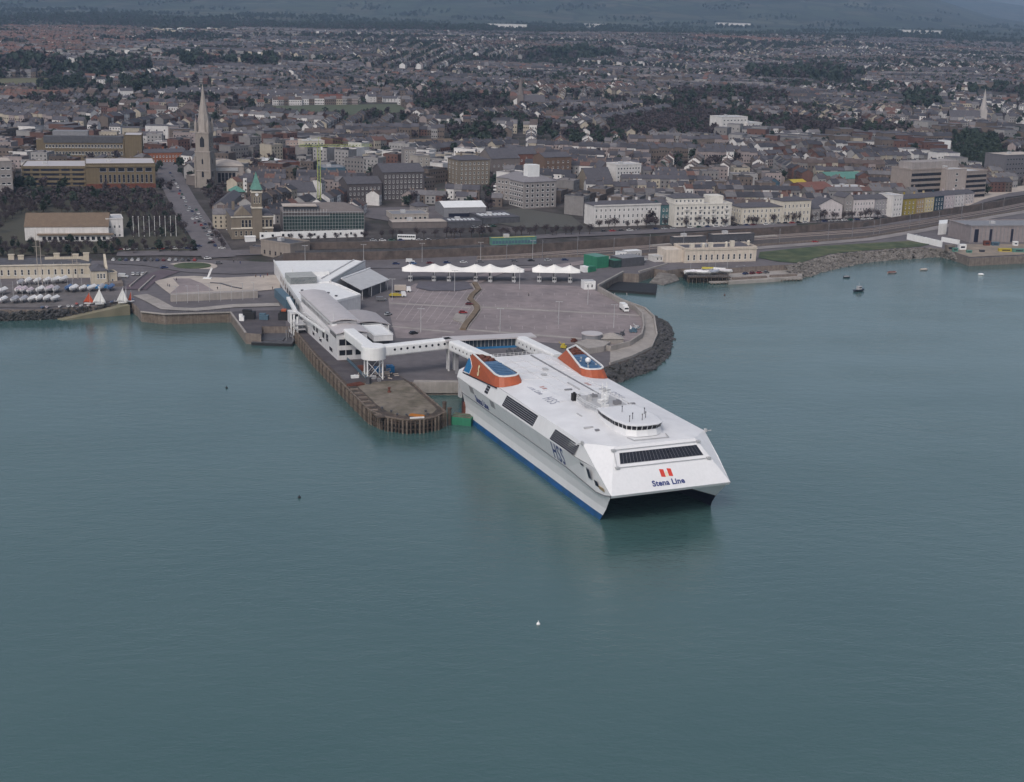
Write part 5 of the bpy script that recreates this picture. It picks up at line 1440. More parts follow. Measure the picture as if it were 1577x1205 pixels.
# compound vehicles
put_car(*at(598, 486, QZ), QZ + .12, .9, 'parked beside the barrel-vaulted hall', 'vehicles in the compound', 'silver')
put_car(*at(587, 464, QZ), QZ + .12, .2, 'nose-in beside the dark canopy opening', 'vehicles in the compound', 'grey', 'van')
put_car(*at(723, 470, QZ), QZ + .12, .1, 'parked beside the winding planted strip', 'vehicles in the compound', 'maroon')
put_car(*at(713, 483, QZ), QZ + .12, .1, 'at the end of the pale lane island', 'vehicles in the compound', 'red')
put_car(*at(637, 515, QZ), QZ + .12, .6, 'behind the porthole corridor', 'vehicles in the compound', 'black')
# box lorry alone by the sea wall, two trucks by the canopy
def lorry(label, x, y, rz, col, box=True, name='box_lorry'):
    r = thing(name, label, 'lorry', (x, y, QZ + .1), rz)
    MB().box(2.0, 4.0, -1.2, 1.2, .5, 2.7).add([(4.0, -1.2, .5), (4.35, -1.2, .5), (4.35, -1.2, 1.5), (4.0, -1.2, 2.7), (4.0, 1.2, .5), (4.35, 1.2, .5), (4.35, 1.2, 1.5), (4.0, 1.2, 2.7)], [(0, 1, 2, 3), (4, 7, 6, 5), (1, 5, 6, 2), (2, 6, 7, 3)]).build('cab', M_white, r)
    MB().box(4.2, 4.38, -1.0, 1.0, 1.5, 2.3).build('windscreen', M_glass, r)
    if box: MB().box(-4.2, 1.8, -1.25, 1.25, .95, 3.5).build('cargo_box', col, r)
    else: MB().box(-4.2, 1.8, -1.2, 1.2, .8, 1.2).box(-4.2, 1.8, -1.2, -1.1, 1.2, 1.8).box(-3.6, .5, -.8, .8, 1.2, 2.0).build('flat_bed', col, r)
    me = MB().loft([[(.45 * math.cos(2 * PI * i / 10), y, .45 * math.sin(2 * PI * i / 10)) for i in range(10)] for y in (-.14, .14)]).mesh('wheel', M_black)
    for q in (-3.3, -2.2, 3.1):
        for y_ in (-1.1, 1.1): link('wheel', me, r, (q, y_, .45))
    return r
lorry('lone white box lorry parked by the sea wall side of the compound', *at(961, 479, QZ), -1.35, M_white)
lorry('white lorry with an open load beside the tent canopy', *at(612, 458, QZ), .25, M_yellow, False, 'flatbed_lorry')
lorry('pale box lorry behind the open lorry beside the canopy shed', *at(620, 450, QZ), .1, M_plaza)
x, y, z = on(626, 370)
bus = thing('parked_coach', 'white coach parked above the brown retaining wall', 'coach', (x, y, z + .1), .0)
MB().box(-5.5, 5.5, -1.25, 1.25, .4, 3.2).build('coach_body', M_white, bus)
for k in range(8): MB().box(-5.1 + k * 1.3, -4.0 + k * 1.3, -1.29, 1.29, 1.7, 2.7).build('window', M_glass, bus)
me = MB().loft([[(.5 * math.cos(2 * PI * i / 10), y_, .5 * math.sin(2 * PI * i / 10)) for i in range(10)] for y_ in (-.15, .15)]).mesh('wheel', M_black)
for q in (-3.6, 3.4):
    for y_ in (-1.1, 1.1): link('wheel', me, bus, (q, y_, .5))

# ---- people, small in the picture: one skinned body each
def make_person():
    v = [(0, 0, .92), (0, 0, 1.15), (0, 0, 1.42), (0, 0, 1.52), (0, .02, 1.66), (.11, 0, .88), (.13, .06, .48), (.13, 0, .06), (-.11, 0, .88), (-.13, -.10, .48), (-.13, -.22, .08), (.2, 0, 1.40), (.27, .05, 1.12), (.25, .14, .88), (-.2, 0, 1.40), (-.27, -.04, 1.12), (-.26, -.02, .86)]
    e = [(0, 1), (1, 2), (2, 3), (3, 4), (0, 5), (5, 6), (6, 7), (0, 8), (8, 9), (9, 10), (2, 11), (11, 12), (12, 13), (2, 14), (14, 15), (15, 16)]
    rad = [.17, .16, .18, .065, .12, .1, .075, .06, .1, .075, .06, .075, .055, .04, .075, .055, .04]
    me = bpy.data.meshes.new('person'); me.from_pydata(v, e, []); o = link('person', me)
    sk = o.modifiers.new('s', 'SKIN')
    for i, q in enumerate(me.skin_vertices[0].data): q.radius = (rad[i], rad[i])
    me.skin_vertices[0].data[0].use_root = True
    bpy.context.view_layer.update()
    m2 = bpy.data.meshes.new_from_object(o.evaluated_get(bpy.context.evaluated_depsgraph_get()))
    m2.materials.clear(); m2.materials.append(M_skin)
    bpy.data.objects.remove(o)
    return m2
PM = make_person()
hm = MB().ball((0, .02, 1.68), .115, 8, 6, sz=1.15).mesh('head', mat('skin', (.36, .22, .16), .6, .1))
for k, (px, py, lab, c) in enumerate(((335, 447, 'person in dark coat standing on the pale plaza near the glazed porch', (.03, .03, .04)), (258, 442, 'person in dark jacket at the west end of the plaza', (.03, .03, .05)), (261, 443, 'person in grey coat beside the west bench of the plaza', (.12, .12, .13)), (272, 433, 'person in black leaning at the plaza edge', (.02, .02, .02)), (394, 428, 'person in brown coat walking to the terminal', (.10, .06, .04)), (401, 428, 'person in blue coat walking to the terminal', (.04, .06, .16)), (406, 429, 'person in pale coat walking to the terminal', (.3, .28, .25)), (412, 426, 'person in dark red coat by the terminal wall', (.14, .03, .03)), (420, 447, 'person in black near the terminal porch corner', (.02, .02, .02)), (360, 405, 'person crossing at the roundabout in a black coat', (.03, .03, .03)), (366, 404, 'person in grey crossing beside the roundabout', (.12, .12, .13)), (370, 407, 'person in navy crossing beside the roundabout', (.03, .04, .10)), (814, 457, 'person in dark clothes alone on the compound paving', (.03, .03, .03)))):
    o = tag(link('person', PM, None, (*at(px, py, QZ), QZ + .1)), lab, 'person', 'people on the quay'); o.color = (*c, 1); o.rotation_euler = (0, 0, k * 1.7)
    link('head', hm, o)

# ---- dinghies and yachts laid up in the boatyard
def hull_mesh(name, L_, W_, H_, m, deck=True):
    rings = []
    for k in range(9):
        u = k / 8; w = W_ / 2 * (math.sin(min(1, .35 + u * .9) * PI / 2) if u < .55 else math.cos((u - .55) / .45 * PI / 2) ** .75 * .999 + .001)
        x = -L_ / 2 + L_ * u; sheer = H_ * (1 + .18 * u * u); keel = .0 + H_ * .55 * max(0, (u - .6) / .4) ** 2
        rings.append([(x, -w, sheer), (x, -w * .86, (sheer + keel) * .5), (x, 0, keel), (x, w * .86, (sheer + keel) * .5), (x, w, sheer)])
    return MB().loft(rings, closed=True, cap=True).mesh(name, m)
def make_dinghy(L_=6.6, W_=2.5, H_=1.3, keel=True):
    r = thing('laid_up_yacht', 'white covered yacht', 'yacht')
    h = link('hull', hull_mesh('hull', L_, W_, H_, M_hull), r, (0, 0, .8))
    c = MB(); ridge = []
    for k in range(7):
        u = k / 6; x = -L_ * .48 + L_ * .93 * u; w = W_ * .5 * (1 if u < .55 else math.cos((u - .55) / .45 * PI / 2) ** .7 * .98 + .02); z = .8 + H_ * (1 + .18 * u * u)
        ridge.append([(x, -w * 1.03, z - .1), (x, -w * .55, z + .45), (x, 0, z + .8 - .25 * u), (x, w * .55, z + .45), (x, w * 1.03, z - .1)])
    c.loft(ridge, closed=True); c.build('cover', M_cloth, r)
    MB().box(-.9, .5, -.09, .09, .1, 1.0).build('keel', M_dgrey, r)
    t = MB().bar((-L_ * .3, -.8, .2), (-L_ * .3, .8, .2), .14).bar((L_ * .2, -.8, .2), (L_ * .2, .8, .2), .14)
    for x in (-L_ * .3, L_ * .2):
        for y in (-.8, .8): t.bar((x, y, .05), (x, y * .8, 1.1), .12)
    t.bar((-L_ * .4, 0, .2), (L_ * .3, 0, .2), .14); t.build('cradle', M_dgrey, r)
    MB().cyl((.4, 0), .07, .9, 9.0, 6, r2=.04).build('mast', M_lgrey, r)
    return r
yp = make_dinghy(); yu = [False]
def put_yacht(px, py, rz, label, hc, cc, mast=True, s=1.0):
    p = at(px, py, QZ)
    if not yu[0]: r = yp; yu[0] = True; r.location = (*p, QZ + .05); r.rotation_euler = (0, 0, rz); r['label'] = label; r['group'] = 'yachts laid up in the boatyard'
    else: r = dup(yp, (*p, QZ + .05), rz, label, 'yachts laid up in the boatyard')
    for ch in list(r.children):
        n = ch.name.split('.')[0]
        if n == 'hull': ch.color = (*hc, 1)
        if n == 'cover': ch.color = (*cc, 1)
        if n == 'mast' and not mast: bpy.data.objects.remove(ch)
    r.scale = (s, s, s)
W_ = (.72, .71, .70); PK = (.55, .47, .50); GR = (.38, .38, .41); BL = (.10, .17, .32)
rows_ = [('back row', [(31, 441, GR), (43, 439, W_), (57, 439, W_), (72, 438, W_), (85, 438, W_), (97, 437, W_)]), ('middle row', [(3, 455, W_), (28, 453, PK), (36, 453, PK), (46, 454, PK), (61, 453, W_), (75, 452, PK), (86, 452, GR), (105, 450, BL), (113, 451, W_), (127, 450, W_), (141, 450, W_), (156, 449, GR), (170, 449, BL)]), ('front row', [(5, 468, W_), (22, 468, GR), (36, 467, GR), (49, 467, W_), (60, 466, W_), (72, 466, W_), (84, 466, W_)])]
for nm, it in rows_:
    for k, (px, py, c) in enumerate(it):
        col = {W_: 'white', PK: 'pinkish white', GR: 'grey', BL: 'blue'}[c]
        put_yacht(px, py, -PI / 2 + random.uniform(-.12, .12), '%s-covered laid-up yacht, %s from the left in the %s of the boatyard' % (col, ORD[k], nm), W_ if c != BL else BL, c, True, random.uniform(1.1, 1.3))
def make_small():
    r = thing('sailing_dinghy', 'small white dinghy', 'dinghy')
    link('hull', hull_mesh('dinghy_hull', 3.6, 1.5, .6, M_hull), r, (0, 0, .25))
    MB().box(-.9, .6, -.45, .45, .75, .92).build('thwart', M_timber, r)
    return r
sp = make_small(); su = False
for k, (px, py, c, lab) in enumerate(((92, 474.5, W_, 'small white dinghy, first along the front edge of the boatyard'), (105, 474, W_, 'small white dinghy, second along the front edge of the boatyard'), (112, 473.8, W_, 'small white dinghy, third along the front edge of the boatyard'), (125, 473, W_, 'small white dinghy beside the red sail'), (136, 472.6, W_, 'small white dinghy between red sail and white sails'), (65, 475.5, BL, 'small blue dinghy near the left end of the boatyard edge'), (72, 475.3, PK, 'small pinkish dinghy by the blue one on the boatyard edge'), (118, 470, (.5, .1, .08), 'small red dinghy behind the white ones'), (172, 467, BL, 'small blue dinghy between the two pairs of sails'), (178, 466, GR, 'small grey dinghy between the two pairs of sails'), (204, 463, BL, 'blue dinghy beside the tan sail at the slipway'), (50, 459, W_, 'white tender between the middle and front rows'))):
    p = at(px, py, QZ)
    if not su: r = sp; su = True; r.location = (*p, QZ + .05); r['label'] = lab; r['group'] = 'dinghies on the boatyard edge'; r.rotation_euler = (0, 0, -1.4)
    else: r = dup(sp, (*p, QZ + .05), -1.4 + random.uniform(-.3, .3), lab, 'dinghies on the boatyard edge')
    for ch in r.children:
        if ch.name.startswith('hull'): ch.color = (*c, 1)
def sail(name, label, px, py, h, w, m, rz, two=True):
    r = thing(name, label, 'dinghy', (*at(px, py, QZ), QZ + .05), rz)
    h_ = link('hull', hull_mesh('dinghy_hull', 4.2, 1.6, .6, M_hull), r, (0, 0, .2)); h_.color = (*W_, 1)
    MB().cyl((.5, 0), .06, .4, h + .6, 6).build('mast', M_lgrey, r)
    def cloth(pts, bulge):
        mb = MB(); n = 6; rr = []
        (x0, z0), (x1, z1), (x2, z2) = pts
        for k in range(n + 1):
            v = k / n; row = []
            for j in range(5):
                u = j / 4; xa, za = x0 + (x2 - x0) * v, z0 + (z2 - z0) * v; xb, zb = x1 + (x2 - x1) * v, z1 + (z2 - z1) * v
                row.append((xa + (xb - xa) * u, bulge * math.sin(PI * u) * (1 - v * .7), za + (zb - za) * u))
            rr.append(row)
        return mb.loft(rr, closed=False, cap=False)
    o = cloth([(.45, 1.0), (.45 - w * .62, 1.1), (.5, h)], .35).build('mainsail', m, r); o.modifiers.new('thickness', 'SOLIDIFY').thickness = .03; smooth(o)
    if two: o = cloth([(.55, 1.0), (.55 + w * .42, .9), (.55, h * .82)], -.25).build('jib', m, r); o.modifiers.new('thickness', 'SOLIDIFY').thickness = .03; smooth(o)
sail('sailing_dinghy', 'dinghy with red-brown sail hoisted on the boatyard edge', 137, 469.5, 6.0, 5.0, M_rsail, .1)
sail('sailing_dinghy', 'dinghy with large white sails beside the red-brown sail', 153.5, 470.5, 8.6, 6.2, M_sail, .15)
sail('sailing_dinghy', 'dinghy with two white sails at the head of the slipway', 189, 468.5, 8.2, 5.6, M_sail, .3)
sail('sailing_dinghy', 'dinghy with a narrow white sail behind the slipway pair', 194, 466.5, 7.4, 3.6, M_sail, 1.0, False)
sail('sailing_dinghy', 'dinghy with a narrow red sail at the slipway corner', 201, 466.5, 5.6, 2.8, M_rsail, .6, False)
for k, (px, py, h) in enumerate(((60, 448, 31), (66, 448, 25), (113, 430, 14), (120, 430, 12))):
    p = at(px, py, QZ); tag(MB().cyl(p, .22, QZ, QZ + h, 8, r2=.1).bar((p[0] - 2.2, p[1], QZ + h * .72), (p[0] + 2.2, p[1], QZ + h * .72), .12).build('flag_mast', M_plaza), ['tall slim signal mast before the left clubhouse', 'shorter signal mast right of the tall one', 'slim mast near the clubhouse middle', 'slim mast right of the clubhouse middle'][k], 'mast')
# blue covered dinghy line behind
tag(MB().prism([at(134, 446, QZ), at(166, 445, QZ), at(166, 443, QZ), at(134, 443.6, QZ)], QZ, QZ + 1.6).build('blue_sail_rack', M_bblue), 'long blue-covered sail rack in front of the bay-fronted clubhouse wing', 'rack')

# ---- boats afloat
def boat(name, label, px, py, L_, W2, H_, hc, rz, cabin=None, cover=None):
    r = thing(name, label, 'boat', (*at(px, py, 0), 0), rz)
    h = link('hull', hull_mesh('boat_hull', L_, W2, H_, M_hull), r, (0, 0, -.35)); h.color = (*hc, 1)
    if cabin: MB().box(-L_ * .18, L_ * .12, -W2 * .3, W2 * .3, H_ - .4, H_ + 1.3).prism([(-L_ * .2, -W2 * .34), (L_ * .16, -W2 * .34), (L_ * .16, W2 * .34), (-L_ * .2, W2 * .34)], H_ + 1.3, H_ + 1.42).build('wheelhouse', cabin, r); MB().box(-L_ * .1, L_ * .125, -W2 * .31, W2 * .31, H_ + .5, H_ + 1.0).build('window', M_glass, r); MB().cyl((-L_ * .05, 0), .06, H_ + 1.4, H_ + 3.4, 6).build('mast', M_lgrey, r)
    if cover: MB().loft([[(-L_ * .48, -W2 * .45, H_ - .4), (-L_ * .48, 0, H_ + .15), (-L_ * .48, W2 * .45, H_ - .4)], [(L_ * .3, -W2 * .42, H_ - .35), (L_ * .3, 0, H_ + .25), (L_ * .3, W2 * .42, H_ - .35)]]).build('cover', cover, r)
boat('moored_motor_boat', 'dark moored motor boat with small wheelhouse, largest on the open water', 1323, 449, 7.5, 2.9, 1.5, (.03, .035, .05), .5, M_lgrey)
boat('moored_rowing_boat', 'small dark boat moored beyond the motor boat', 1304, 428, 4.4, 1.8, 1.0, (.04, .045, .06), .3, None, M_mgrey)
boat('moored_launch', 'pinkish open launch moored off the grass bank', 1374, 421, 6.4, 2.2, 1.0, (.42, .32, .31), .35, None, M_rust)
boat('moored_launch', 'pale launch moored nearer the white boundary wall', 1423, 416.5, 5.6, 2.0, 1.0, (.46, .40, .39), .4, None, M_plaza)
boat('moored_dinghy', 'tiny white dinghy moored off the right-hand quay', 1511, 424, 3.6, 1.6, .9, (.7, .7, .7), .0, None, M_white)
for k, (px, py, m, lab) in enumerate(((1116, 455, M_rust, 'small brown mooring buoy off the clubhouse jetty'), (829, 962, M_white, 'small white buoy on the open water in front'), (349, 598, M_black, 'small dark buoy left of the wharf'), (461, 767, M_black, 'tiny dark buoy left of the ferry in open water'))):
    tag(MB().ball((*at(px, py, 0), .1), .5, 8, 6).cyl(at(px, py, 0), .1, .4, 1.0, 6).build('buoy', m), lab, 'buoy')
boat('skiff', 'thin white skiff lying along the slipway', 165, 487.5, 5.5, 1.0, .6, (.6, .6, .6), .2)
# ------------------------------------------------------------------ waterside buildings
def frame_at(px, py, px2, py2, z=QZ, ground=False):
    """plan frame: origin at the first photo point, x towards the second"""
    if ground:
        a = on(px, py); b = on(px2, py2); z = min(a[2], b[2])
    else: a = at(px, py, z); b = at(px2, py2, z)
    return a[0], a[1], z, math.atan2(b[1] - a[1], b[0] - a[0]), math.dist(a[:2], b[:2])
WIN_CACHE = {}
def win_mesh(w, h, fm, gm, kind_='flat'):
    key = (round(w, 2), round(h, 2), fm.name, gm.name, kind_)
    if key not in WIN_CACHE:
        mb = MB(); f = min(.14, w * .14)
        A = [(0, -.07, 0), (w, -.07, 0), (w, -.07, h), (0, -.07, h)]; B = [(f, -.015, f), (w - f, -.015, f), (w - f, -.015, h - f), (f, -.015, h - f)]; D = [(0, .05, 0), (w, .05, 0), (w, .05, h), (0, .05, h)]
        ring = [(0, 1, 5, 4), (1, 2, 6, 5), (2, 3, 7, 6), (3, 0, 4, 7)]
        mb.add(A + B, ring, 0); mb.add(B, [(0, 1, 2, 3)], 1); mb.add(D + A, ring, 0)
        if h > w * 1.2: mb.box(f, w - f, -.045, -.012, h * .5 - .04, h * .5 + .04, 0)
        mb.box(-.1, w + .1, -.18, .02, -.12, 0, 0)
        WIN_CACHE[key] = mb.mesh('window', [fm, gm])
    return WIN_CACHE[key]
def facade(parent, W, H, rows_, cols_, ww=1.1, wh=1.7, z0=1.0, side='f', D=10, pad=.8, fm=None, gm=None, zs=None, name='window'):
    """windows on one face of a box W wide, D deep, H high; side f(ront) l(eft) r(ight)"""
    me = win_mesh(ww, wh, fm or M_white, gm or M_glass)
    span = (W if side == 'f' else D)
    for r in range(rows_):
        z = zs[r] if zs else z0 + (H - z0 - .6) * r / rows_ + .35
        for c in range(cols_):
            u = pad + (span - 2 * pad) * (c + .5) / cols_
            if side == 'f': loc = (u - ww / 2, 0, z); rz = 0
            elif side == 'l': loc = (0, u + ww / 2, z); rz = -PI / 2
            else: loc = (W, u - ww / 2, z); rz = PI / 2
            o = link(name, me, parent, loc); o.rotation_euler = (0, 0, rz)
def gable(mb, x0, x1, y0, y1, z, rise, over=.35, along='x', mi=0, th=.18):
    if along == 'x':
        ym = (y0 + y1) / 2
        P = [(x0 - over, y0 - over, z - .1), (x1 + over, y0 - over, z - .1), (x1 + over, ym, z + rise), (x0 - over, ym, z + rise), (x1 + over, y1 + over, z - .1), (x0 - over, y1 + over, z - .1)]
        Q = [(a, b, c + th) for a, b, c in P]
        mb.add(P + Q, [(6, 7, 8, 9), (9, 8, 10, 11), (0, 1, 7, 6), (4, 5, 11, 10), (3, 9, 11, 5), (0, 6, 9, 3), (1, 2, 8, 7), (2, 4, 10, 8), (1, 0, 3, 2), (2, 3, 5, 4)], mi)
    else:
        sub = MB(); gable(sub, y0, y1, -x1, -x0, z, rise, over, 'x', mi, th)
        mb.add([(-b, a, c) for a, b, c in sub.v], sub.f, mi)
    return mb
def gable_ends(mb, x0, x1, y0, y1, z, rise, along='x', mi=0):
    if along == 'x':
        ym = (y0 + y1) / 2
        mb.face([(x0, y1, z), (x0, y0, z), (x0, ym, z + rise)], mi); mb.face([(x1, y0, z), (x1, y1, z), (x1, ym, z + rise)], mi)
    else:
        xm = (x0 + x1) / 2
        mb.face([(x0, y0, z), (x1, y0, z), (xm, y0, z + rise)], mi); mb.face([(x1, y1, z), (x0, y1, z), (xm, y1, z + rise)], mi)
    return mb
def hip(mb, x0, x1, y0, y1, z, rise, over=.4, mi=0):
    x0 -= over; x1 += over; y0 -= over; y1 += over
    w, d = x1 - x0, y1 - y0; i = min(w, d) / 2
    if w >= d: a, b = (x0 + i, (y0 + y1) / 2, z + rise), (x1 - i, (y0 + y1) / 2, z + rise); fs = [(0, 1, 5, 4), (1, 2, 5), (2, 3, 4, 5), (3, 0, 4)]
    else: a, b = ((x0 + x1) / 2, y0 + i, z + rise), ((x0 + x1) / 2, y1 - i, z + rise); fs = [(0, 1, 4), (1, 2, 5, 4), (2, 3, 5), (3, 0, 4, 5)]
    mb.add([(x0, y0, z), (x1, y0, z), (x1, y1, z), (x0, y1, z), a, b], fs, mi)
    mb.add([(x0, y0, z - .25), (x1, y0, z - .25), (x1, y1, z - .25), (x0, y1, z - .25), (x0, y0, z), (x1, y0, z), (x1, y1, z), (x0, y1, z)], [(0, 1, 5, 4), (1, 2, 6, 5), (2, 3, 7, 6), (3, 0, 4, 7), (3, 2, 1, 0)], mi)
    return mb
def chimney(parent, x, y, z, w=.9, d=.7, h=1.6, m=None):
    o = MB().box(x - w / 2, x + w / 2, y - d / 2, y + d / 2, z - .8, z + h).box(x - w / 2 - .08, x + w / 2 + .08, y - d / 2 - .08, y + d / 2 + .08, z + h, z + h + .15).build('chimney', m or M_stone, parent)
    for k in (-1, 1): MB().cyl((x + k * w * .25, y), .13, z + h + .15, z + h + .55, 6).build('chimney_pot', M_rust, o)
    return o
COLM = {}
def cm(rgb, nm=None, **k):
    key = tuple(rgb)
    if key not in COLM: COLM[key] = mat(nm or 'render_%d' % len(COLM), rgb, .85, .10, .35, bump=.12, streak=.16, **k)
    return COLM[key]
def bld(name, label, px, base, top, depth, wall, roof='flat', roofm=None, rise=2.5, rows_=3, cols_=6, ww=1.1, wh=1.7, sides='', scols=3, chim=0, cat='building', group=None, ground=True, fm=None, gm=None, parapet=.5, along='x', z=None, door=True, back=0.0):
    """a building whose front stands on the photo line px[0]..px[1] at row(s) base, its eaves on row top"""
    b0, b1 = base if hasattr(base, '__len__') else (base, base)
    x, y, zz, rz, W = frame_at(px[0], b0, px[1], b1, z or QZ, ground)
    H = ztop(x, y, top) - zz
    root = thing(name, label, cat, (x, y, zz), rz, group)
    if back: root.location = (x - math.sin(rz) * back, y + math.cos(rz) * back, zz)
    w = MB().box(0, W, 0, depth, -2.5, H)
    if roof == 'gable': gable_ends(w, 0, W, 0, depth, H, rise, along)
    w.build('wall', wall, root)
    rm = roofm or M_slate
    if roof == 'flat':
        rb = MB().box(.3, W - .3, .3, depth - .3, H - .1, H + .06); ro = rb.build('roof', rm, root)
        if parapet:
            pb = MB()
            for (a, b) in (((0, 0), (W, 0)), ((W, 0), (W, depth)), ((W, depth), (0, depth)), ((0, depth), (0, 0))): pb.bar((*a, H + parapet / 2 - .05), (*b, H + parapet / 2 - .05), .5, parapet)
            pb.build('parapet', wall, root)
            if W > 14:
                MB().box(W * .3, W * .3 + 3.2, depth * .4, depth * .4 + 2.6, H, H + 2.0).build('roof_plant', M_lgrey, root)
    elif roof == 'gable': ro = gable(MB(), 0, W, 0, depth, H, rise, .3, along).build('roof', rm, root)
    else: ro = hip(MB(), 0, W, 0, depth, H, rise).build('roof', rm, root)
    for k in range(chim):
        chimney(ro, W * (k + .5) / chim if chim > 1 else W * .5, depth * .5, H + (rise if roof != 'flat' else 0), 1.4, .8, 1.5, wall)
    if rows_ and cols_: facade(root, W, H, rows_, cols_, ww, wh, .7, 'f', depth, fm=fm, gm=gm)
    if rows_ and 'l' in sides: facade(root, W, H, rows_, scols, ww, wh, .7, 'l', depth, fm=fm, gm=gm)
    if rows_ and 'r' in sides: facade(root, W, H, rows_, scols, ww, wh, .7, 'r', depth, fm=fm, gm=gm)
    c, s_ = math.cos(rz), math.sin(rz)
    m_ = 1.5
    def wpt(u, v): u_, v_ = u, v + back; return (x + c * u_ - s_ * v_, y + s_ * u_ + c * v_)
    BLOCKED.append([wpt(-m_, -m_ - 3), wpt(W + m_, -m_ - 3), wpt(W + m_, depth + m_), wpt(-m_, depth + m_)])
    root['w'] = W; root['h'] = H
    return root
CREAM = cm((.52, .46, .37), 'cream_render'); CREAM2 = cm((.60, .55, .47), 'pale_cream_render'); OFFW = cm((.60, .58, .56), 'off_white_render')
# left clubhouse: long cream block with balustrade and chimneys, bay-fronted wing and end house
c1 = bld('yacht_clubhouse', 'long cream classical clubhouse with tall chimney blocks behind the boatyard', (-46, 139), (430.5, 427), 409.5, 14, CREAM, 'hip', M_dgrey, 2.4, 0, 0, cat='clubhouse', ground=False)
W1, H1 = c1['w'], c1['h']
me = win_mesh(1.15, 3.0, M_white, M_glass)
for k in range(17): link('window', me, c1, (1.8 + k * (W1 - 3) / 17, 0, 1.6))
MB().box(-.3, W1 + .3, -.45, .1, H1 - .55, H1 + .1).build('cornice', CREAM2, c1)
MB().box(W1 * .45, W1, -1.6, 0, 0, 1.1).box(W1 * .45, W1, -1.6, -1.4, 1.1, 1.9).build('terrace', CREAM2, c1)
MB().box(W1 * .62, W1 - .5, 5, 6.2, H1 + .5, H1 + 2.9).build('roof_attic_wall', CREAM, c1)
for u, h in ((.34, 4.2), (.42, 3.6), (.72, 4.4), (.88, 3.8), (.97, 4.4), (.12, 3.6)): MB().box(W1 * u - 1.4, W1 * u + 1.4, 5.2, 7.4, H1 + .2, H1 + h).box(W1 * u - 1.6, W1 * u + 1.6, 5.0, 7.6, H1 + h, H1 + h + .4).build('chimney_block', CREAM, c1)
c2 = bld('clubhouse_bay_wing', 'cream bay-fronted clubhouse wing with dark hipped roof beside the ramp', (142, 166), (440.5, 439.5), 417.5, 13, CREAM, 'hip', M_slate, 2.2, 0, 0, cat='clubhouse', ground=False)
for k in range(3): link('window', win_mesh(1.0, 2.6, M_white, M_glass), c2, (c2['w'] * .35 + k * 1.5, 0, c2['h'] - 4.2))
MB().prism([(c2['w'] - .6, 2), (c2['w'] + .5, 2), (c2['w'] + .5, 12), (c2['w'] - .6, 12)], c2['h'], [c2['h'] + 1, c2['h'] + 1, c2['h'] + 6.5, c2['h'] + 6.5]).build('stepped_gable', CREAM, c2)
bld('clubhouse_end_house', 'plain cream end house joined to the bay-fronted wing', (166.5, 181), (438.5, 437.5), 421.5, 8, CREAM, 'flat', M_dgrey, 1, 1, 1, cat='clubhouse', ground=False)
tag(MB().prism([at(160, 443, QZ), at(190, 441, QZ), at(186, 431, QZ), at(166.5, 434, QZ)], QZ, QZ + 1.6).build('terrace_wall', M_stone), 'low grey terrace wall at the foot of the clubhouse end house', 'wall')
# right clubhouse on the water
c3 = bld('waterside_clubhouse', 'cream single-storey waterside clubhouse with tall dark windows and roof urns', (1054, 1164), (405.5, 402.5), 384.5, 17, cm((.57, .50, .43), 'warm_cream_render'), 'flat', M_slate, 0, 0, 0, cat='clubhouse', ground=False, parapet=1.0)
W3, H3 = c3['w'], c3['h']
for k in range(12): link('window', win_mesh(1.25, 3.4, M_white, M_glass), c3, (1.8 + k * (W3 - 3.0) / 12 + (.6 if k > 1 else 0), 0, 1.4))
for z in (H3 - .7,): MB().box(-.4, W3 + .4, -.4, .1, z, z + .4).build('cornice', CREAM2, c3)
for k in range(13): MB().box(1.1 + k * (W3 - 2.4) / 12, 1.5 + k * (W3 - 2.4) / 12, -.16, .05, .2, H3 - .7).build('pilaster', CREAM2, c3)
for u, h, b in ((.14, 2.6, 1), (.30, 2.2, 0), (.40, 3.0, 1), (.62, 2.8, 0), (.70, 3.8, 1), (.93, 3.4, 0)):
    mb = MB().cyl((W3 * u, 5), .9, H3, H3 + h * .7, 10)
    if b: mb = MB().box(W3 * u - 1.3, W3 * u + 1.3, 4.2, 5.8, H3, H3 + h)
    else: mb.ball((W3 * u, 5, H3 + h * .85), 1.0, 10, 7)
    mb.build('roof_urn' if not b else 'chimney_block', CREAM2, c3)
MB().box(-11, 0, 3, 16, 0, H3 * .93).build('side_wing', cm((.57, .50, .43)), c3)
hip(MB(), W3 * .72, W3 - 1, 3, 15, H3 + .2, 2.2).build('hipped_lantern_roof', M_slate, c3)
bld('clubhouse_annexe', 'low white flat-roofed annexe left of the waterside clubhouse', (1008, 1028), (404, 403), 396, 8, OFFW, 'flat', M_lgrey, 0, 1, 3, cat='annexe', ground=False)
# sheds, containers and the kiosk at the small dock
def shed(name, label, px, base, top, d, wall, roofm, roof='flat', cat='shed', **k): return bld(name, label, px, base, top, d, wall, roof, roofm, k.pop('rise', 1.2), k.pop('rows_', 0), k.pop('cols_', 0), cat=cat, ground=False, parapet=0, **k)
shed('green_container_stack', 'tall green container stack with pale green roof beside the small dock', (919, 937), (414, 412), 396.5, 12, M_green, M_verd, cat='container')
shed('green_container', 'low dark green container left of the tall green stack', (907, 918), (420, 418), 412, 5, M_green, M_green, cat='container')
shed('white_container', 'small white container left of the green containers', (899.5, 907), (420, 419.5), 411.5, 5, M_white, M_white, cat='container')
shed('dark_green_shed', 'dark green shed between container stack and grey boat house', (945, 957), (413, 412), 402, 7, M_net, M_green)
shed('grey_boat_house', 'dark grey boat house with white cabins on its roof', (958, 992), (412, 409), 398.5, 12, M_dgrey, M_mgrey, rows_=0)
shed('roof_cabin', 'white site cabin on the left of the grey boat house', (952, 968), (398, 397.5), 389, 5, M_white, M_lgrey, rows_=1, cols_=3)
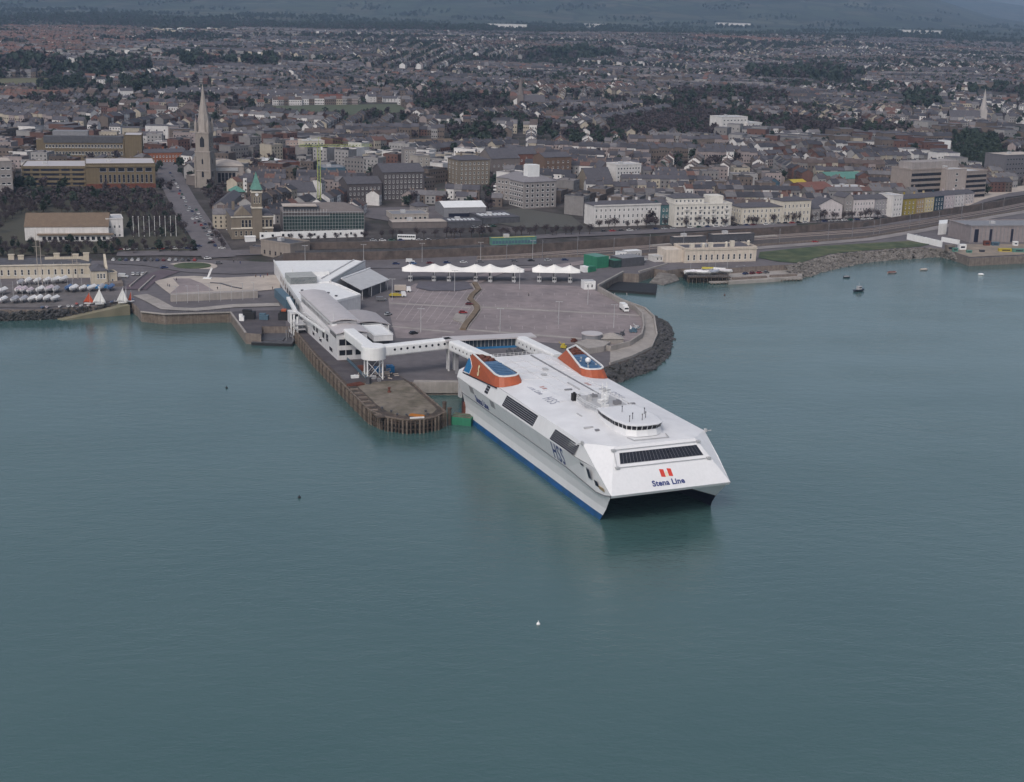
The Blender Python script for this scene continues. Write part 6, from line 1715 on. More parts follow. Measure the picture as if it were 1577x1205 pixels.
shed('roof_cabin', 'pale grey site cabin on the right of the grey boat house', (966, 988), (398, 396.5), 387.5, 6, M_lgrey, M_white, rows_=1, cols_=4)
shed('white_kiosk', 'small white control kiosk at the end of the tent canopies', (900, 917), (446.5, 446), 434, 6, M_white, M_lgrey, rows_=1, cols_=2, cat='kiosk')
boat_on = thing('boat_on_quay', 'white motor boat standing on the quay by the grey boat house', 'boat', (*at(989, 405, QZ), QZ + .8), .35)
h = link('hull', hull_mesh('boat_hull2', 7, 2.4, 1.3, M_hull), boat_on); h.color = (.66, .66, .66, 1)
MB().box(-1.6, 1.2, -.8, .8, 1.2, 2.3).build('wheelhouse', M_white, boat_on); MB().box(-2, 2, -.15, .15, -.8, .1).build('cradle', M_dgrey, boat_on)
tag(MB().prism([at(937, 450, .0), at(1010, 455, 0), at(1012, 441, 0), at(945, 437, 0)], -1, 1.3).build('dark_pontoon', M_black), 'long dark floating pontoon in the small dock', 'pontoon')
for k, (a, b) in enumerate((((921, 441), (960, 420)), ((984, 420), (1027, 408)))):
    tag(band_mb(A5([a, b]), 1.0, QZ - .2, QZ + .9).build('dock_wall', M_conc), ['pale dock wall climbing from the kiosk to the grey boat house', 'pale dock wall running up to the waterside clubhouse'][k], 'wall')
tag(MB().prism([at(1000, 436, 0), at(1022, 440, 0), at(1046, 433, 0), at(1040, 424, 3), at(1015, 420, 4)], -1, [.3, .3, .7, 3.6, 4.2]).build('shingle_slip', M_rockl), 'pale shingle slip beside the small dock', 'slip')
# club terrace on stilts, with covered boats
st_ = thing('club_terrace', 'dark timber terrace on stilts below the waterside clubhouse', 'terrace', (*at(1060, 437, 0), 0), frame_at(1060, 437, 1125, 437, 0)[3])
Wt = frame_at(1060, 437, 1125, 437, 0)[4]
MB().box(0, Wt, 0, 27, 3.2, 3.7).build('deck', M_timber, st_)
MB().box(1, Wt - 1, 5, 15, .2, 3.2).build('underside_shade', M_black, st_)  # black block gives the space under the deck its shade
for k in range(12):
    for y_ in (.4, 4): MB().cyl((.4 + k * (Wt - .8) / 11, y_), .22, -2, 3.3, 6).build('stilt', M_pile, st_)
rl = MB()
for z in (4.2, 4.7): rl.bar((0, .1, z), (Wt, .1, z), .09)
for k in range(20): rl.bar((k * Wt / 19, .1, 3.7), (k * Wt / 19, .1, 4.7), .09)
rl.build('railing', M_mgrey, st_)
jt = thing('club_jetty', 'long low pale jetty stretching right from the club terrace', 'jetty', (*at(1095, 438.5, 0), 0), frame_at(1095, 438.5, 1236, 432, 0)[3])
Wj = frame_at(1095, 438.5, 1236, 432, 0)[4]
MB().box(0, Wj, 0, 3.0, .5, 1.3).build('jetty_deck', M_conc, jt)
for k in range(24): MB().box(.5 + k * Wj / 24, 1.1 + k * Wj / 24, -.1, .25, -2, 1.0).build('jetty_pier', M_pile, jt)
for k, (x0, y0, x1, y1) in enumerate(((1128, 431, 1180, 428), (1186, 427, 1226, 425))):
    tag(band_mb([at(x0, y0, 1.8), at(x1, y1, 1.8)], 2.0, 0, 3.0).build('stone_block_wall', M_stone), ['rough stone breakwater wall behind the long jetty', 'low stone wall at the outer end of the long jetty'][k], 'wall')
kind(MB().prism([at(1122, 436, 1), at(1190, 432, 1), at(1236, 428, 1), at(1232, 418, 1), at(1190, 417, 1), at(1122, 421, 1)], -2, 1.8).build('club_yard', M_conc), 'structure')
cloths = [(.66, .65, .66), (.62, .60, .63), (.40, .34, .06), (.66, .65, .66), (.30, .32, .38), (.66, .64, .62), (.5, .48, .5), (.68, .67, .66)]
nm_c = ['white', 'off-white', 'yellow', 'pale', 'grey-blue', 'cream', 'light grey', 'bright white']
for k, (px, py) in enumerate(((1062, 424), (1072, 424), (1090, 420), (1083, 425), (1100, 424), (1108, 421), (1118, 423), (1140, 418))):
    r = dup(yp, (*at(px, py, 3.7), 3.72) if px < 1124 else (*at(px, py, 1.8), 1.82), random.uniform(-.5, .5) + .2, '%s-covered yacht on the terrace below the waterside clubhouse' % nm_c[k], 'yachts on the club yard')
    for ch in list(r.children):
        n = ch.name.split('.')[0]
        if n == 'hull': ch.color = (.6, .6, .6, 1)
        if n == 'cover': ch.color = (*cloths[k], 1)
        if n == 'mast' and k % 2: bpy.data.objects.remove(ch)
car_row((1148, 423), (1180, 421), 4, .3, 'in the yard right of the covered yachts', 'cars in the club yard', 1.8, cols=['dark blue', 'maroon', 'red', 'grey'])
rocks('jetty_rocks', [at(x, y, 0) for x, y in [(1226, 430), (1246, 427), (1262, 421)]], A5([(1210, 411), (1232, 408), (1250, 402)]), 420, .6, 1.6, M_rockl, -.5, 5.2, 9)
# right-hand quay: white wall, ribbed dark-windowed depot, yard
tag(band_mb(A5([(1397, 369), (1450, 381)]), .9, QZ, QZ + 4.0).build('white_boundary_wall', M_white), 'long white boundary wall beside the parked boats at the end of the grass', 'wall')
tag(MB().prism(A5([(1444, 362), (1457, 361), (1458, 355), (1445, 356)]), QZ, QZ + 7.5).build('white_gable_block', M_white), 'tall white plastered wall block at the top of the white boundary wall', 'wall')
tag(band_mb(A5([(1450, 372), (1477, 377)]), .9, QZ, QZ + 3).build('white_return_wall', M_white), 'white return wall in front of the ribbed depot', 'wall')
car_row((1412, 365), (1436, 372), 6, PI / 2, 'behind the long white boundary wall', 'cars behind the white wall', QZ, cols=['white', 'silver', 'grey', 'white'])
dp = bld('ribbed_depot', 'grey vertically ribbed depot with dark door bays on the right-hand quay', (1493, 1640), (374, 373), 350, 30, cm((.27, .235, .235), 'ribbed_grey_sheet'), 'flat', M_mgrey, 0, 0, 0, cat='depot', ground=False, parapet=.6)
for k in range(26): MB().box(k * dp['w'] / 26, k * dp['w'] / 26 + .35, -.18, .05, 0, dp['h']).build('wall_rib', M_mgrey, dp)
for u in (.04, .2, .42, .62, .85): MB().box(dp['w'] * u, dp['w'] * u + (3.0 if u < .1 else 1.6), -.24, .04, .4, dp['h'] * .86).build('door_bay', M_navy, dp)
MB().box(-.5, dp['w'] + .5, -.5, 6, dp['h'] + .6, dp['h'] + 1.3).build('roof_edge', M_mgrey, dp)
sheet('depot_yard', [(1470, 389), (1493, 397), (1577, 393), (1700, 385), (1690, 376), (1480, 377)], mat('yard_earth', (.27, .22, .175), .95, .2, .25, col2=(.17, .15, .13), mix=.7, mscale=.1))
for k, (px, py, w, d, h, m, lab) in enumerate(((1462, 387, 5, 4, 3.6, M_stone, 'brown hut at the corner of the right-hand quay'), (1481, 385, 4.6, 3.2, 3.2, M_white, 'white cabin with dark windows on the right-hand quay'), (1470, 388, 3.5, 2.4, 2.2, M_verd, 'green tank beside the white cabin on the quay'), (1492, 390, 3.2, 2.2, 1.4, M_verd, 'green low skip on the quay yard'), (1519, 379, 4.0, 2.2, 3.0, M_rust, 'rusty skip before the ribbed depot'), (1532, 379, 5.0, 2.4, 2.2, M_steelblue, 'blue-grey skip before the ribbed depot'), (1548, 388, 9, 2.6, 1.8, M_yellow, 'long yellow stack of pipes on the quay yard'), (1568, 389, 8, 3, 2.0, M_verd, 'green stack of crates on the quay yard'), (1563, 379, 3, 2.4, 2.6, M_white, 'white tank in front of the ribbed depot'), (1512, 389, 3, 2, 1.3, M_dgrey, 'dark pile of chain on the quay yard'))):
    o = MB().box(-w / 2, w / 2, -d / 2, d / 2, 0, h).box(-w / 2 - .15, w / 2 + .15, -d / 2 - .15, d / 2 + .15, h, h + .25).box(-w * .3, w * .3, -d / 2 - .06, d / 2 + .06, h * .4, h * .75, 1).build('quay_store', [m, M_navy]); o.location = (*at(px, py, QZ), QZ + .15); o.rotation_euler = (0, 0, .1); tag(o, lab, 'store')
# platform building and rail furniture
for (px, b, t, d, wm, lab) in (((1038, 1087), (379.5, 377.5), 366.5, 6, M_dgrey, 'dark platform building with pale flat roof on the railway, left one'), ((1097, 1161), (376.5, 374), 362.5, 6, M_dgrey, 'dark platform building with pale rounded roof on the railway, right one')):
    o = bld('platform_building', lab, px, b, t, d, wm, 'flat', M_plaza, 0, 1, 8, 1.2, 1.4, cat='platform building', ground=False, parapet=.4, fm=M_mgrey)
kind(band_mb(wall_line(1000, 1190, 8, 8.8), 3.4, QZ, QZ + 1.0).build('platform', M_conc), 'structure')
gs = bld('green_footbridge_shelter', 'long green glazed shelter with yellow roof edge above the railway wall', (757, 826), (378, 376), 367.5, 4, M_verd, 'flat', M_yellow, 0, 0, 0, cat='shelter', parapet=.25)
for k in range(14): MB().box(.5 + k * gs['w'] / 14, .5 + (k + .8) * gs['w'] / 14, -.06, .03, .8, 2.6).build('pane', M_steelblue, gs)
def catenary(px, py, h, lab):
    p = at(px, py, QZ); mb = MB().cyl(p, .2, QZ, QZ + h, 6, r2=.13).bar((p[0], p[1], QZ + h * .8), (p[0] + .6, p[1] + 4.5, QZ + h * .86), .12).bar((p[0], p[1], QZ + h * .97), (p[0] + .6, p[1] + 4.5, QZ + h * .87), .08)
    tag(mb.build('catenary_mast', M_mgrey), lab, 'mast', 'overhead line masts along the railway')
for k, (px, py) in enumerate(((780, 401), (835, 398), (889, 395), (945, 391), (1000, 388), (1052, 385), (1200, 376), (1275, 370), (1312, 366), (1345, 362), (1354, 361), (1400, 355), (1415, 353), (1445, 347), (1480, 339), (1512, 331), (1545, 323))):
    catenary(px, py, 10 + (k % 3), 'grey overhead line mast, %s from the left along the railway' % ORD[k])
for k, (px, py) in enumerate(((604, 463), (648, 512), (700, 449), (770, 512), (800, 446), (860, 500), (905, 470), (945, 505), (470, 408), (560, 406), (650, 404), (740, 402), (820, 399))):
    p = at(px, py, QZ); tag(MB().cyl(p, .16, QZ, QZ + 11, 6, r2=.09).bar((p[0] - 1.3, p[1], QZ + 10.9), (p[0] + 1.3, p[1], QZ + 10.9), .14).box(p[0] - 1.6, p[0] - .9, p[1] - .2, p[1] + .2, QZ + 10.8, QZ + 11).box(p[0] + .9, p[0] + 1.6, p[1] - .2, p[1] + .2, QZ + 10.8, QZ + 11).build('lamp_column', M_lgrey), 'tall twin-headed lamp column, %s %s' % (ORD[k] if k < 8 else ORD[k - 8], 'on the vehicle compound from the left' if k < 8 else 'along the harbour road from the left'), 'lamp post', 'lamp columns on the quay')
# ------------------------------------------------------------------ the town's landmarks
def roadpoly(pts):
    W = [on(x, y)[:2] for x, y in pts]; BLOCKED.append(W)
def stack(root, x0, x1, y0, y1, z0, z1, m, name='wall'): return MB().box(x0, x1, y0, y1, z0, z1).build(name, m, root)
def winrow(root, x0, x1, y, z, n, w, h, fm=None, gm=None, name='window', rz=0):
    me = win_mesh(w, h, fm or M_frame, gm or M_glass)
    for k in range(n):
        u = x0 + (x1 - x0) * (k + .5) / n - w / 2
        o = link(name, me, root, (u, y, z))
# church avenue and streets
strip('church_avenue', [(338, 398), (322, 372), (303, 345), (284, 315), (268, 285), (258, 262), (250, 250)], 19, M_road, terrain=True)
roadpoly([(316, 402), (300, 370), (280, 335), (262, 300), (243, 255), (268, 255), (292, 300), (318, 345), (345, 385), (372, 402)])
for sg, nm in ((-1, 'left'), (1, 'right')):
    pass
strip('seafront_avenue', [(180, 392), (250, 391), (330, 392), (420, 389)], 12, M_road, terrain=True)
strip('terrace_road', [(560, 376), (700, 374), (860, 364), (1000, 358), (1130, 351), (1250, 346), (1330, 341.5), (1400, 332), (1470, 319), (1540, 303), (1640, 290)], 13, M_road, terrain=True)
roadpoly([(440, 380), (560, 369), (860, 357), (1130, 346), (1330, 336), (1470, 314), (1577, 294), (1660, 280), (1660, 330), (1577, 345), (1400, 370), (1000, 395), (430, 410)])
strip('upper_right_road', [(1470, 318), (1500, 306), (1540, 296), (1600, 288)], 16, M_plaza, terrain=True)
random.seed(5)
car_row((331, 380), (292, 322), 12, 0, 'parked on the left kerb of the church avenue', 'cars along the church avenue')
car_row((286, 312), (262, 268), 9, 0, 'on the upper left kerb of the church avenue', 'cars along the church avenue')
car_row((300, 345), (276, 300), 8, 0, 'in the middle lanes of the church avenue', 'cars along the church avenue', skip=(2, 5))
car_row((326, 364), (302, 325), 8, 0, 'parked on the right kerb of the church avenue', 'cars along the church avenue')
for px, py in ((306, 381), (342, 384), (320, 400), (325, 376), (337, 407)): put_car(*(lambda q: (q[0], q[1], q[2] + .2))(on(px, py)), .3, 'at the crossing below the church avenue', 'cars driving on the roads')
car_row((175, 386), (300, 384), 13, 0, 'on the hedged road left of the avenue', 'cars left of the avenue', skip=(4,))
car_row((575, 372), (760, 371), 14, 0, 'above the brown stone wall', 'cars above the stone wall', skip=(4,))
car_row((930, 358), (1130, 349), 16, 0, 'in front of the white terraces', 'cars along the terrace road', skip=(5, 9))
car_row((1140, 349), (1350, 338), 22, 0, 'before the hotel terraces on the right', 'cars along the terrace road', skip=(3, 11))
car_row((1360, 335), (1490, 311), 12, 0, 'before the coloured houses', 'cars along the terrace road', skip=(6,))
put_car(*at(1255, 374, QZ), QZ + .15, .15, 'alone on the road by the grass bank', 'cars on the shore road', 'red')
car_row((730, 352), (760, 350), 4, .2, 'in the yard beside the white-roofed shed', 'cars in the shed yard')

TAN = cm((.155, .120, .074), 'tan_concrete'); TAN2 = cm((.185, .148, .094), 'pale_tan_concrete'); GREYS = cm((.165, .143, .138), 'grey_granite'); GREYL = cm((.27, .248, .242), 'pale_grey_render')
DKST = cm((.088, .076, .08), 'dark_granite'); TANST = cm((.195, .163, .128), 'tan_stone'); REDB = cm((.155, .07, .055), 'dull_red_brick'); WHT = cm((.62, .60, .59), 'white_render'); PINKW = cm((.58, .53, .53), 'pinkish_white_render')

# shopping centre
sc1 = bld('shopping_centre', 'tan concrete shopping centre: low parking block with long dark openings', (35, 133), (287.5, 287), 257, 40, TAN, 'flat', M_roofg, 0, 0, 0, cat='shopping centre')
for r in range(4):
    z = sc1['h'] * (.08 + r * .235)
    for k, (u0, u1) in enumerate(((.03, .13), (.17, .27), (.30, .58), (.62, .75), (.79, .97))): MB().box(sc1['w'] * u0, sc1['w'] * u1, -.05, .05, z, z + sc1['h'] * .10).build('parking_opening', M_navy, sc1)
    MB().box(-.2, sc1['w'], -.5, .0, z + sc1['h'] * .12, z + sc1['h'] * .21).build('parapet_band', TAN2, sc1)
sc2 = bld('shopping_arcade', 'tan shopping centre front with tall slit windows and round-headed upper row', (133.5, 240), (290.5, 289), 253, 38, TAN, 'flat', M_roofg, 0, 0, 0, cat='shopping centre')
winrow(sc2, sc2['w'] * .18, sc2['w'] * .97, 0, sc2['h'] * .22, 12, 1.6, sc2['h'] * .34)
winrow(sc2, sc2['w'] * .18, sc2['w'] * .97, 0, sc2['h'] * .68, 6, 4.6, sc2['h'] * .16)
MB().box(-.2, sc2['w'] + .2, -.6, 0, sc2['h'] * .88, sc2['h'] * .96).build('parapet_band', TAN2, sc2)
MB().box(0, sc2['w'], -1.2, -.1, 0, 3.2).build('shopfront_canopy', M_rust, sc2)
sc3 = bld('shopping_centre_upper_block', 'upper tan office block with two rows of small windows and dark roof', (58, 188), (262, 262), 222, 30, TAN, 'flat', M_slate, 0, 0, 0, cat='office block', parapet=.8, back=42)
for z in (.38, .66): winrow(sc3, 2, sc3['w'] - 1, 0, sc3['h'] * z, 24, 1.8, 2.6, M_white, M_glass)
MB().box(1, sc3['w'] - 1, -.4, 8, sc3['h'] * .86, sc3['h'] * 1.12).build('dark_attic', M_dgrey, sc3)
MB().box(sc3['w'] * .12, sc3['w'] * .55, 6, 18, sc3['h'] * 1.1, sc3['h'] * 1.3).build('plant_room', M_mgrey, sc3)
MB().box(-5, 0, 2, 20, -2, sc3['h'] * .95).build('stair_tower', TAN, sc3)
sc4 = bld('tan_stair_block', 'blank tan block at the right end of the upper office block', (188.5, 216), (262, 262), 216, 26, TAN, 'flat', M_roofg, 0, 0, 0, cat='office block', back=42)
lo_ = bld('grey_office_block', 'grey and white banded office block at the left edge', (-40, 21), (300, 298), 250, 26, GREYL, 'flat', M_plaza, 0, 4, 7, 2.6, 1.6, cat='office block', fm=M_white)
# pavilion
pv = bld('pavilion_hall', 'white pavilion hall with long brown hipped roof in the dark gardens', (39, 168), (372, 371), 350, 24, WHT, 'gable', cm((.165, .12, .085), 'brown_felt_roof'), 6.5, 0, 0, 0, 0, cat='hall')
winrow(pv, pv['w'] * .2, pv['w'] * .98, -3.0, .8, 12, 2.2, 2.4, M_white)
MB().box(pv['w'] * .17, pv['w'] + 2, -3.0, 0, -2, 4.0).build('verandah', WHT, pv); MB().box(pv['w'] * .15, pv['w'] + 3, -4.2, 0, 4.0, 4.6).build('verandah_roof', cm((.20, .15, .11), 'brown_sheet'), pv)
pv2 = bld('pavilion_stage_block', 'square white block at the right end of the pavilion hall', (165, 191), (369, 368), 339, 18, WHT, 'flat', M_lgrey, 0, 2, 3, 1.2, 1.6, cat='hall', back=3)
# flagpoles
for k in range(9):
    px = 206 + k * 8.2; x, y, z = on(px, 366 - k * .1)
    tag(MB().cyl((x, y), .17, z - 1, z + 12.5, 6, r2=.1).ball((x, y, z + 12.6), .25, 6, 4).build('flagpole', M_white), 'white bare flagpole, %s from the left beside the pavilion' % ORD[k], 'flagpole', 'flagpoles beside the pavilion')
# church tower with broach spire
x, y, z = on(317, 288)
ct = thing('church_spire', 'tall pale stone church tower with slender spire above the avenue', 'church tower', (x, y, z), -.12)
CH = cm((.265, .235, .212), 'church_stone'); CHL = cm((.32, .285, .262), 'spire_stone')
hz = lambda py: ztop(x, y, py) - z
hw = 12.5 / 2155 * y * .93
MB().box(-hw, hw, -hw, hw, -2, hz(232)).build('tower', CH, ct)
MB().box(-hw * .9, hw * .9, -hw * .9, hw * .9, hz(232), hz(203)).build('belfry', CH, ct)
for zz, q in ((hz(233), 1.05), (hz(262), 1.06), (hz(204), .98)): MB().box(-hw * q, hw * q, -hw * q, hw * q, zz - .5, zz + .4).build('string_course', CHL, ct)
sp_ = MB(); n = 8
ring = lambda r_, z_: [(r_ * math.cos(PI / 8 + i * PI / 4) * 1.08, r_ * math.sin(PI / 8 + i * PI / 4) * 1.08, z_) for i in range(8)]
sp_.loft([ring(hw * .92, hz(203)), ring(hw * .62, hz(178)), ring(hw * .30, hz(155)), ring(.15, hz(130))]); so = sp_.build('spire', CHL, ct)
for sx in (-1, 1):
    for sy in (-1, 1):
        MB().cyl((sx * hw * .82, sy * hw * .82), hw * .2, hz(204), hz(192), 6).cyl((sx * hw * .82, sy * hw * .82), hw * .22, hz(192), hz(182), 6, r2=.05).build('pinnacle', CHL, ct)
        MB().box(sx * hw - .6 * (sx > 0) * 0 - .55, sx * hw + .55, sy * hw - .55, sy * hw + .55, -2, hz(240)).build('buttress', CH, ct)
for zz, h_, w_ in ((hz(226), hz(209) - hz(226), hw * .6), (hz(272), hz(262) - hz(272), hw * .3), (hz(252), hz(243) - hz(252), hw * .22)):
    for rz in (0, -PI / 2, PI / 2):
        mb = MB(); pts = [(-w_ / 2, 0, 0), (w_ / 2, 0, 0), (w_ / 2, 0, h_ * .7), (0, 0, h_), (-w_ / 2, 0, h_ * .7)]
        rr = hw * (.9 if zz > hz(232) - 1 else 1.0)
        mb.face([(a, -rr - .06, zz + c) for a, b, c in pts]).face([(a * 1.15, -rr - .04, zz + c * 1.03 - .2) for a, b, c in pts]); mb.m[1] = 1
        o = mb.build('lancet_window', [M_glass, CHL], ct); o.rotation_euler = (0, 0, rz)
for rz in (0, -PI / 2, PI / 2): o = MB().add([(-.8, -hw * .8, hz(196)), (.8, -hw * .8, hz(196)), (.8, -hw * .72, hz(190)), (0, -hw * .6, hz(186)), (-.8, -hw * .72, hz(190))], [(0, 1, 2, 3, 4)]).build('lucarne', M_glass, so); o.rotation_euler = (0, 0, rz); 
MB().cyl((0, 0), .12, hz(131), hz(125), 6).box(-.6, .6, -.1, .1, hz(128.5), hz(127.5)).build('cross', M_dgrey, ct)
BLOCKED.append([(x - 14, y - 10), (x + 14, y - 10), (x + 14, y + 14), (x - 14, y + 14)])
ch = bld('modern_church', 'low grey concrete church with big dark window beside the spire', (330, 376), (284, 283), 256, 34, cm((.34, .30, .28), 'grey_church_concrete'), 'hip', M_plaza, 3.0, 0, 0, cat='church')
winrow(ch, ch['w'] * .12, ch['w'] * .72, -.05, 1.0, 5, ch['w'] * .11, ch['h'] * .55, M_frame, M_glass)
MB().box(ch['w'] * .05, ch['w'] * .8, -.9, .1, ch['h'] * .72, ch['h'] * .9).build('fascia', M_lgrey, ch)
bld('church_porch', 'low grey block between the spire and the avenue', (287, 303), (285, 286), 271, 22, GREYS, 'flat', M_plaza, 0, 0, 0, cat='church hall')
# town hall with campanile
th = bld('town_hall', 'ornate tan stone town hall with clock campanile and green pyramid spire', (357, 421), (369, 366), 333, 30, TANST, 'hip', M_slate, 4.5, 0, 0, cat='town hall', sides='l')
tw, thh = th['w'], th['h']
for k in range(3): link('window', win_mesh(1.7, 4.6, CREAM2, M_glass), th, (tw * .24 + k * 2.1, 0, thh * .5))
for k in range(3): link('window', win_mesh(1.7, 4.6, CREAM2, M_glass), th, (tw * .72 + k * 2.4, 0, thh * .5))
for k in range(7): link('window', win_mesh(1.4, 3.0, CREAM2, M_glass), th, (2 + k * (tw - 4) / 7, 0, thh * .14))
for z_ in (.44, .93): MB().box(-.3, tw + .3, -.5, .0, thh * z_, thh * z_ + .7).build('cornice', CREAM2, th)
chimney(th, tw * .1, 12, thh + 3, 1.6, 1.6, 4.0, TANST)
MB().add([(tw * .05, -.2, thh), (tw * .5, -.2, thh), (tw * .28, -.2, thh + 5.5), (tw * .05, 6, thh), (tw * .5, 6, thh), (tw * .28, 6, thh + 5.5)], [(0, 1, 2), (0, 2, 5, 3), (1, 4, 5, 2)]).build('pediment', TANST, th)
tx = tw * .62; hwt = 2.9
zt = lambda py: ztop(th.location.x + math.cos(th.rotation_euler.z) * tx, th.location.y + 2, py) - th.location.z
MB().box(tx - hwt, tx + hwt, -.8, -.8 + 2 * hwt, -2, zt(296)).build('campanile', TANST, th)
for z_ in (zt(321), zt(297)): MB().box(tx - hwt - .4, tx + hwt + .4, -1.2, -.4 + 2 * hwt, z_ - .4, z_ + .5).build('cornice', CREAM2, th)
MB().loft([[(tx - hwt - .5, -1.3, zt(293)), (tx + hwt + .5, -1.3, zt(293)), (tx + hwt + .5, -.3 + 2 * hwt, zt(293)), (tx - hwt - .5, -.3 + 2 * hwt, zt(293))], [(tx - hwt * .55, -.8 + hwt * .45, zt(281)), (tx + hwt * .55, -.8 + hwt * .45, zt(281)), (tx + hwt * .55, -.8 + hwt * 1.55, zt(281)), (tx - hwt * .55, -.8 + hwt * 1.55, zt(281))], [(tx - .05, -.8 + hwt - .05, zt(266)), (tx + .05, -.8 + hwt - .05, zt(266)), (tx + .05, -.8 + hwt + .05, zt(266)), (tx - .05, -.8 + hwt + .05, zt(266))]]).build('green_spire', M_verd, th)
for k in (-1, 0, 1): link('window', win_mesh(.9, zt(304) - zt(314), CREAM2, M_glass), th, (tx + k * 1.5 - .45, -.82, zt(314)))
MB().loft([[(tx + 1.0 * math.cos(q * PI / 6), -.92, zt(300.5) + 1.0 * math.sin(q * PI / 6)) for q in range(12)], [(tx + 1.0 * math.cos(q * PI / 6), -.85, zt(300.5) + 1.0 * math.sin(q * PI / 6)) for q in range(12)]][::-1]).build('clock_face', M_white, th)
bld('green_domed_house', 'grey building with small green dome left of the town hall', (360, 378), (306, 305), 296, 12, GREYS, 'hip', M_verd, 3.5, 1, 4)
bld('town_hall_rear_wing', 'long pale pitched side wing running up behind the town hall', (352, 372), (336, 312), 318, 10, GREYL, 'gable', M_slate, 3, 0, 0)
# scaffolded building
sf = bld('scaffolded_building', 'building under repair wrapped in scaffolding and dark green netting', (436, 560), (358, 356.5), 327, 22, cm((.16, .14, .14), 'dark_render'), 'hip', GREYS, 4.5, 3, 14, 1.2, 1.8, cat='building site')
sw, sh = sf['w'], sf['h']
for k in range(14):
    MB().box(k * sw / 14 + .05, (k + 1) * sw / 14 - .05, -2.2, -2.05, 1.5, sh * (.92 if k > 7 else .8)).build('net_panel', M_net, sf)
scf = MB()
for k in range(29):
    for y_ in (-2.4, -.9): scf.bar((k * sw / 28, y_, 0), (k * sw / 28, y_, sh * (1.15 if k < 16 else 1.0)), .12)
for q in range(7):
    zz = sh * q / 6
    scf.bar((0, -2.4, zz), (sw, -2.4, zz), .12); scf.bar((0, -1.6, zz), (sw, -1.6, zz - .1), 1.2, .12)
kind(scf.build('scaffold_poles', M_lgrey, sf), 'stuff')
MB().box(sw * .02, sw * .45, 1, 10, sh, sh + 3.4).build('roof_cabin', M_dgrey, sf)
MB().box(0, sw * .42, -.5, 12, sh + 3.4, sh + 3.8).build('temporary_roof', M_plaza, sf)
hd = MB(); W_h = [on(px, 369.5 + (px - 400) * -.028)[:2] for px in (400, 440, 480, 520, 560)]
hroot = thing('site_hoarding', 'long white site hoarding with small dark openings below the netted building', 'hoarding', (*W_h[0], on(400, 369)[2]))
for k, (a, b) in enumerate(zip(W_h[:-1], W_h[1:])):
    o_ = Vector(W_h[0]); A_ = Vector(a) - o_; B_ = Vector(b) - o_
    for q in range(5):
        p = A_.lerp(B_, q / 5); p2 = A_.lerp(B_, (q + .985) / 5)
        dz = float(gh(*(o_ + p))) - hroot.location.z
        MB().bar((p.x, p.y, dz + 2.2), (p2.x, p2.y, dz + 2.2), .3, 4.6).build('panel', M_white, hroot)
        if q % 2 == 0: m_ = p.lerp(p2, .5); MB().box(m_.x - .8, m_.x + .8, m_.y - .25, m_.y + .1, dz + 1.7, dz + 3.1).build('window', M_glass, hroot)
sg = bld('site_cabin', 'small white signboard cabin at the foot of the town hall', (378, 394), (373, 372), 366, 4, M_white, 'flat', M_white, 0, 0, 0, cat='cabin')
# yellow-green lattice crane above the site
x, y, z = on(492, 330)
cr_ = thing('tower_crane', 'yellow-green lattice tower crane standing behind the netted building', 'crane', (x, y, z))
mb = MB(); htop = ztop(x, y, 226) - z
for sx in (-.9, .9):
    for sy in (-.9, .9): mb.bar((sx, sy, 0), (sx, sy, htop), .22)
k = 0
while k * 2.2 < htop - 2.2:
    z0, z1 = k * 2.2, k * 2.2 + 2.2; s_ = 1 if k % 2 else -1
    mb.bar((-.9 * s_, -.9, z0), (.9 * s_, -.9, z1), .12).bar((-.9, .9 * s_, z0), (-.9, -.9 * s_, z1), .12).bar((.9, -.9 * s_, z0), (.9, .9 * s_, z1), .12); k += 1
mb.build('mast', M_lime, cr_)
jb = MB(); L0, L1 = -13, 36
for yy, zz in ((-.7, 0), (.7, 0), (0, 1.4)): jb.bar((L0, yy, htop + zz), (L1, yy, htop + zz), .18)
for k in range(22): u = L0 + (L1 - L0) * k / 22; u2 = L0 + (L1 - L0) * (k + 1) / 22; jb.bar((u, -.7, htop), ((u + u2) / 2, 0, htop + 1.4), .1).bar(((u + u2) / 2, 0, htop + 1.4), (u2, -.7, htop), .1).bar((u, .7, htop), ((u + u2) / 2, 0, htop + 1.4), .1)
jo = jb.build('jib', M_lime, cr_); MB().box(-12.5, -9.5, -1, 1, htop - 1.8, htop).build('counterweight', M_conc, cr_); MB().box(.8, 2.4, -.8, .8, htop - 2.2, htop - .2).build('cab', M_white, cr_)
mb = MB().bar((0, 0, htop), (0, 0, htop + 6), .3).bar((0, 0, htop + 6), (28, 0, htop + 1.4), .1).bar((0, 0, htop + 6), (-12, 0, htop + 1.0), .1); mb.build('tie_bars', M_lime, cr_)
cr_.rotation_euler = (0, 0, .35)
# station house, middle buildings
st2 = bld('granite_station_house', 'squat grey granite station house at the head of the ramp', (402, 447), (393, 392), 371, 16, cm((.26, .225, .20), 'station_granite'), 'flat', M_dgrey, 0, 1, 5, 1.3, 2.4, cat='station', parapet=1.0, fm=M_stone)
bld('grey_gatehouse_row', 'low grey stone range beside the granite station house', (385, 402), (392, 393), 381, 10, GREYS, 'flat', M_slate, 0, 0, 0)
bld('blue_store', 'blue-clad flat building in the middle of the town centre', (498, 532), (276, 275), 259, 20, M_steelblue, 'flat', M_mgrey, 0, 0, 0, parapet=.3)
bld('red_brick_block', 'dull red brick block above the netted building', (439, 462), (270, 269), 251, 16, REDB, 'flat', M_slate, 0, 2, 4)
bld('pale_gabled_house', 'pale gable-ended house with grey roof behind the scaffolding', (450, 487), (312, 310), 297, 14, WHT, 'gable', M_slate, 6, 1, 4, along='x')
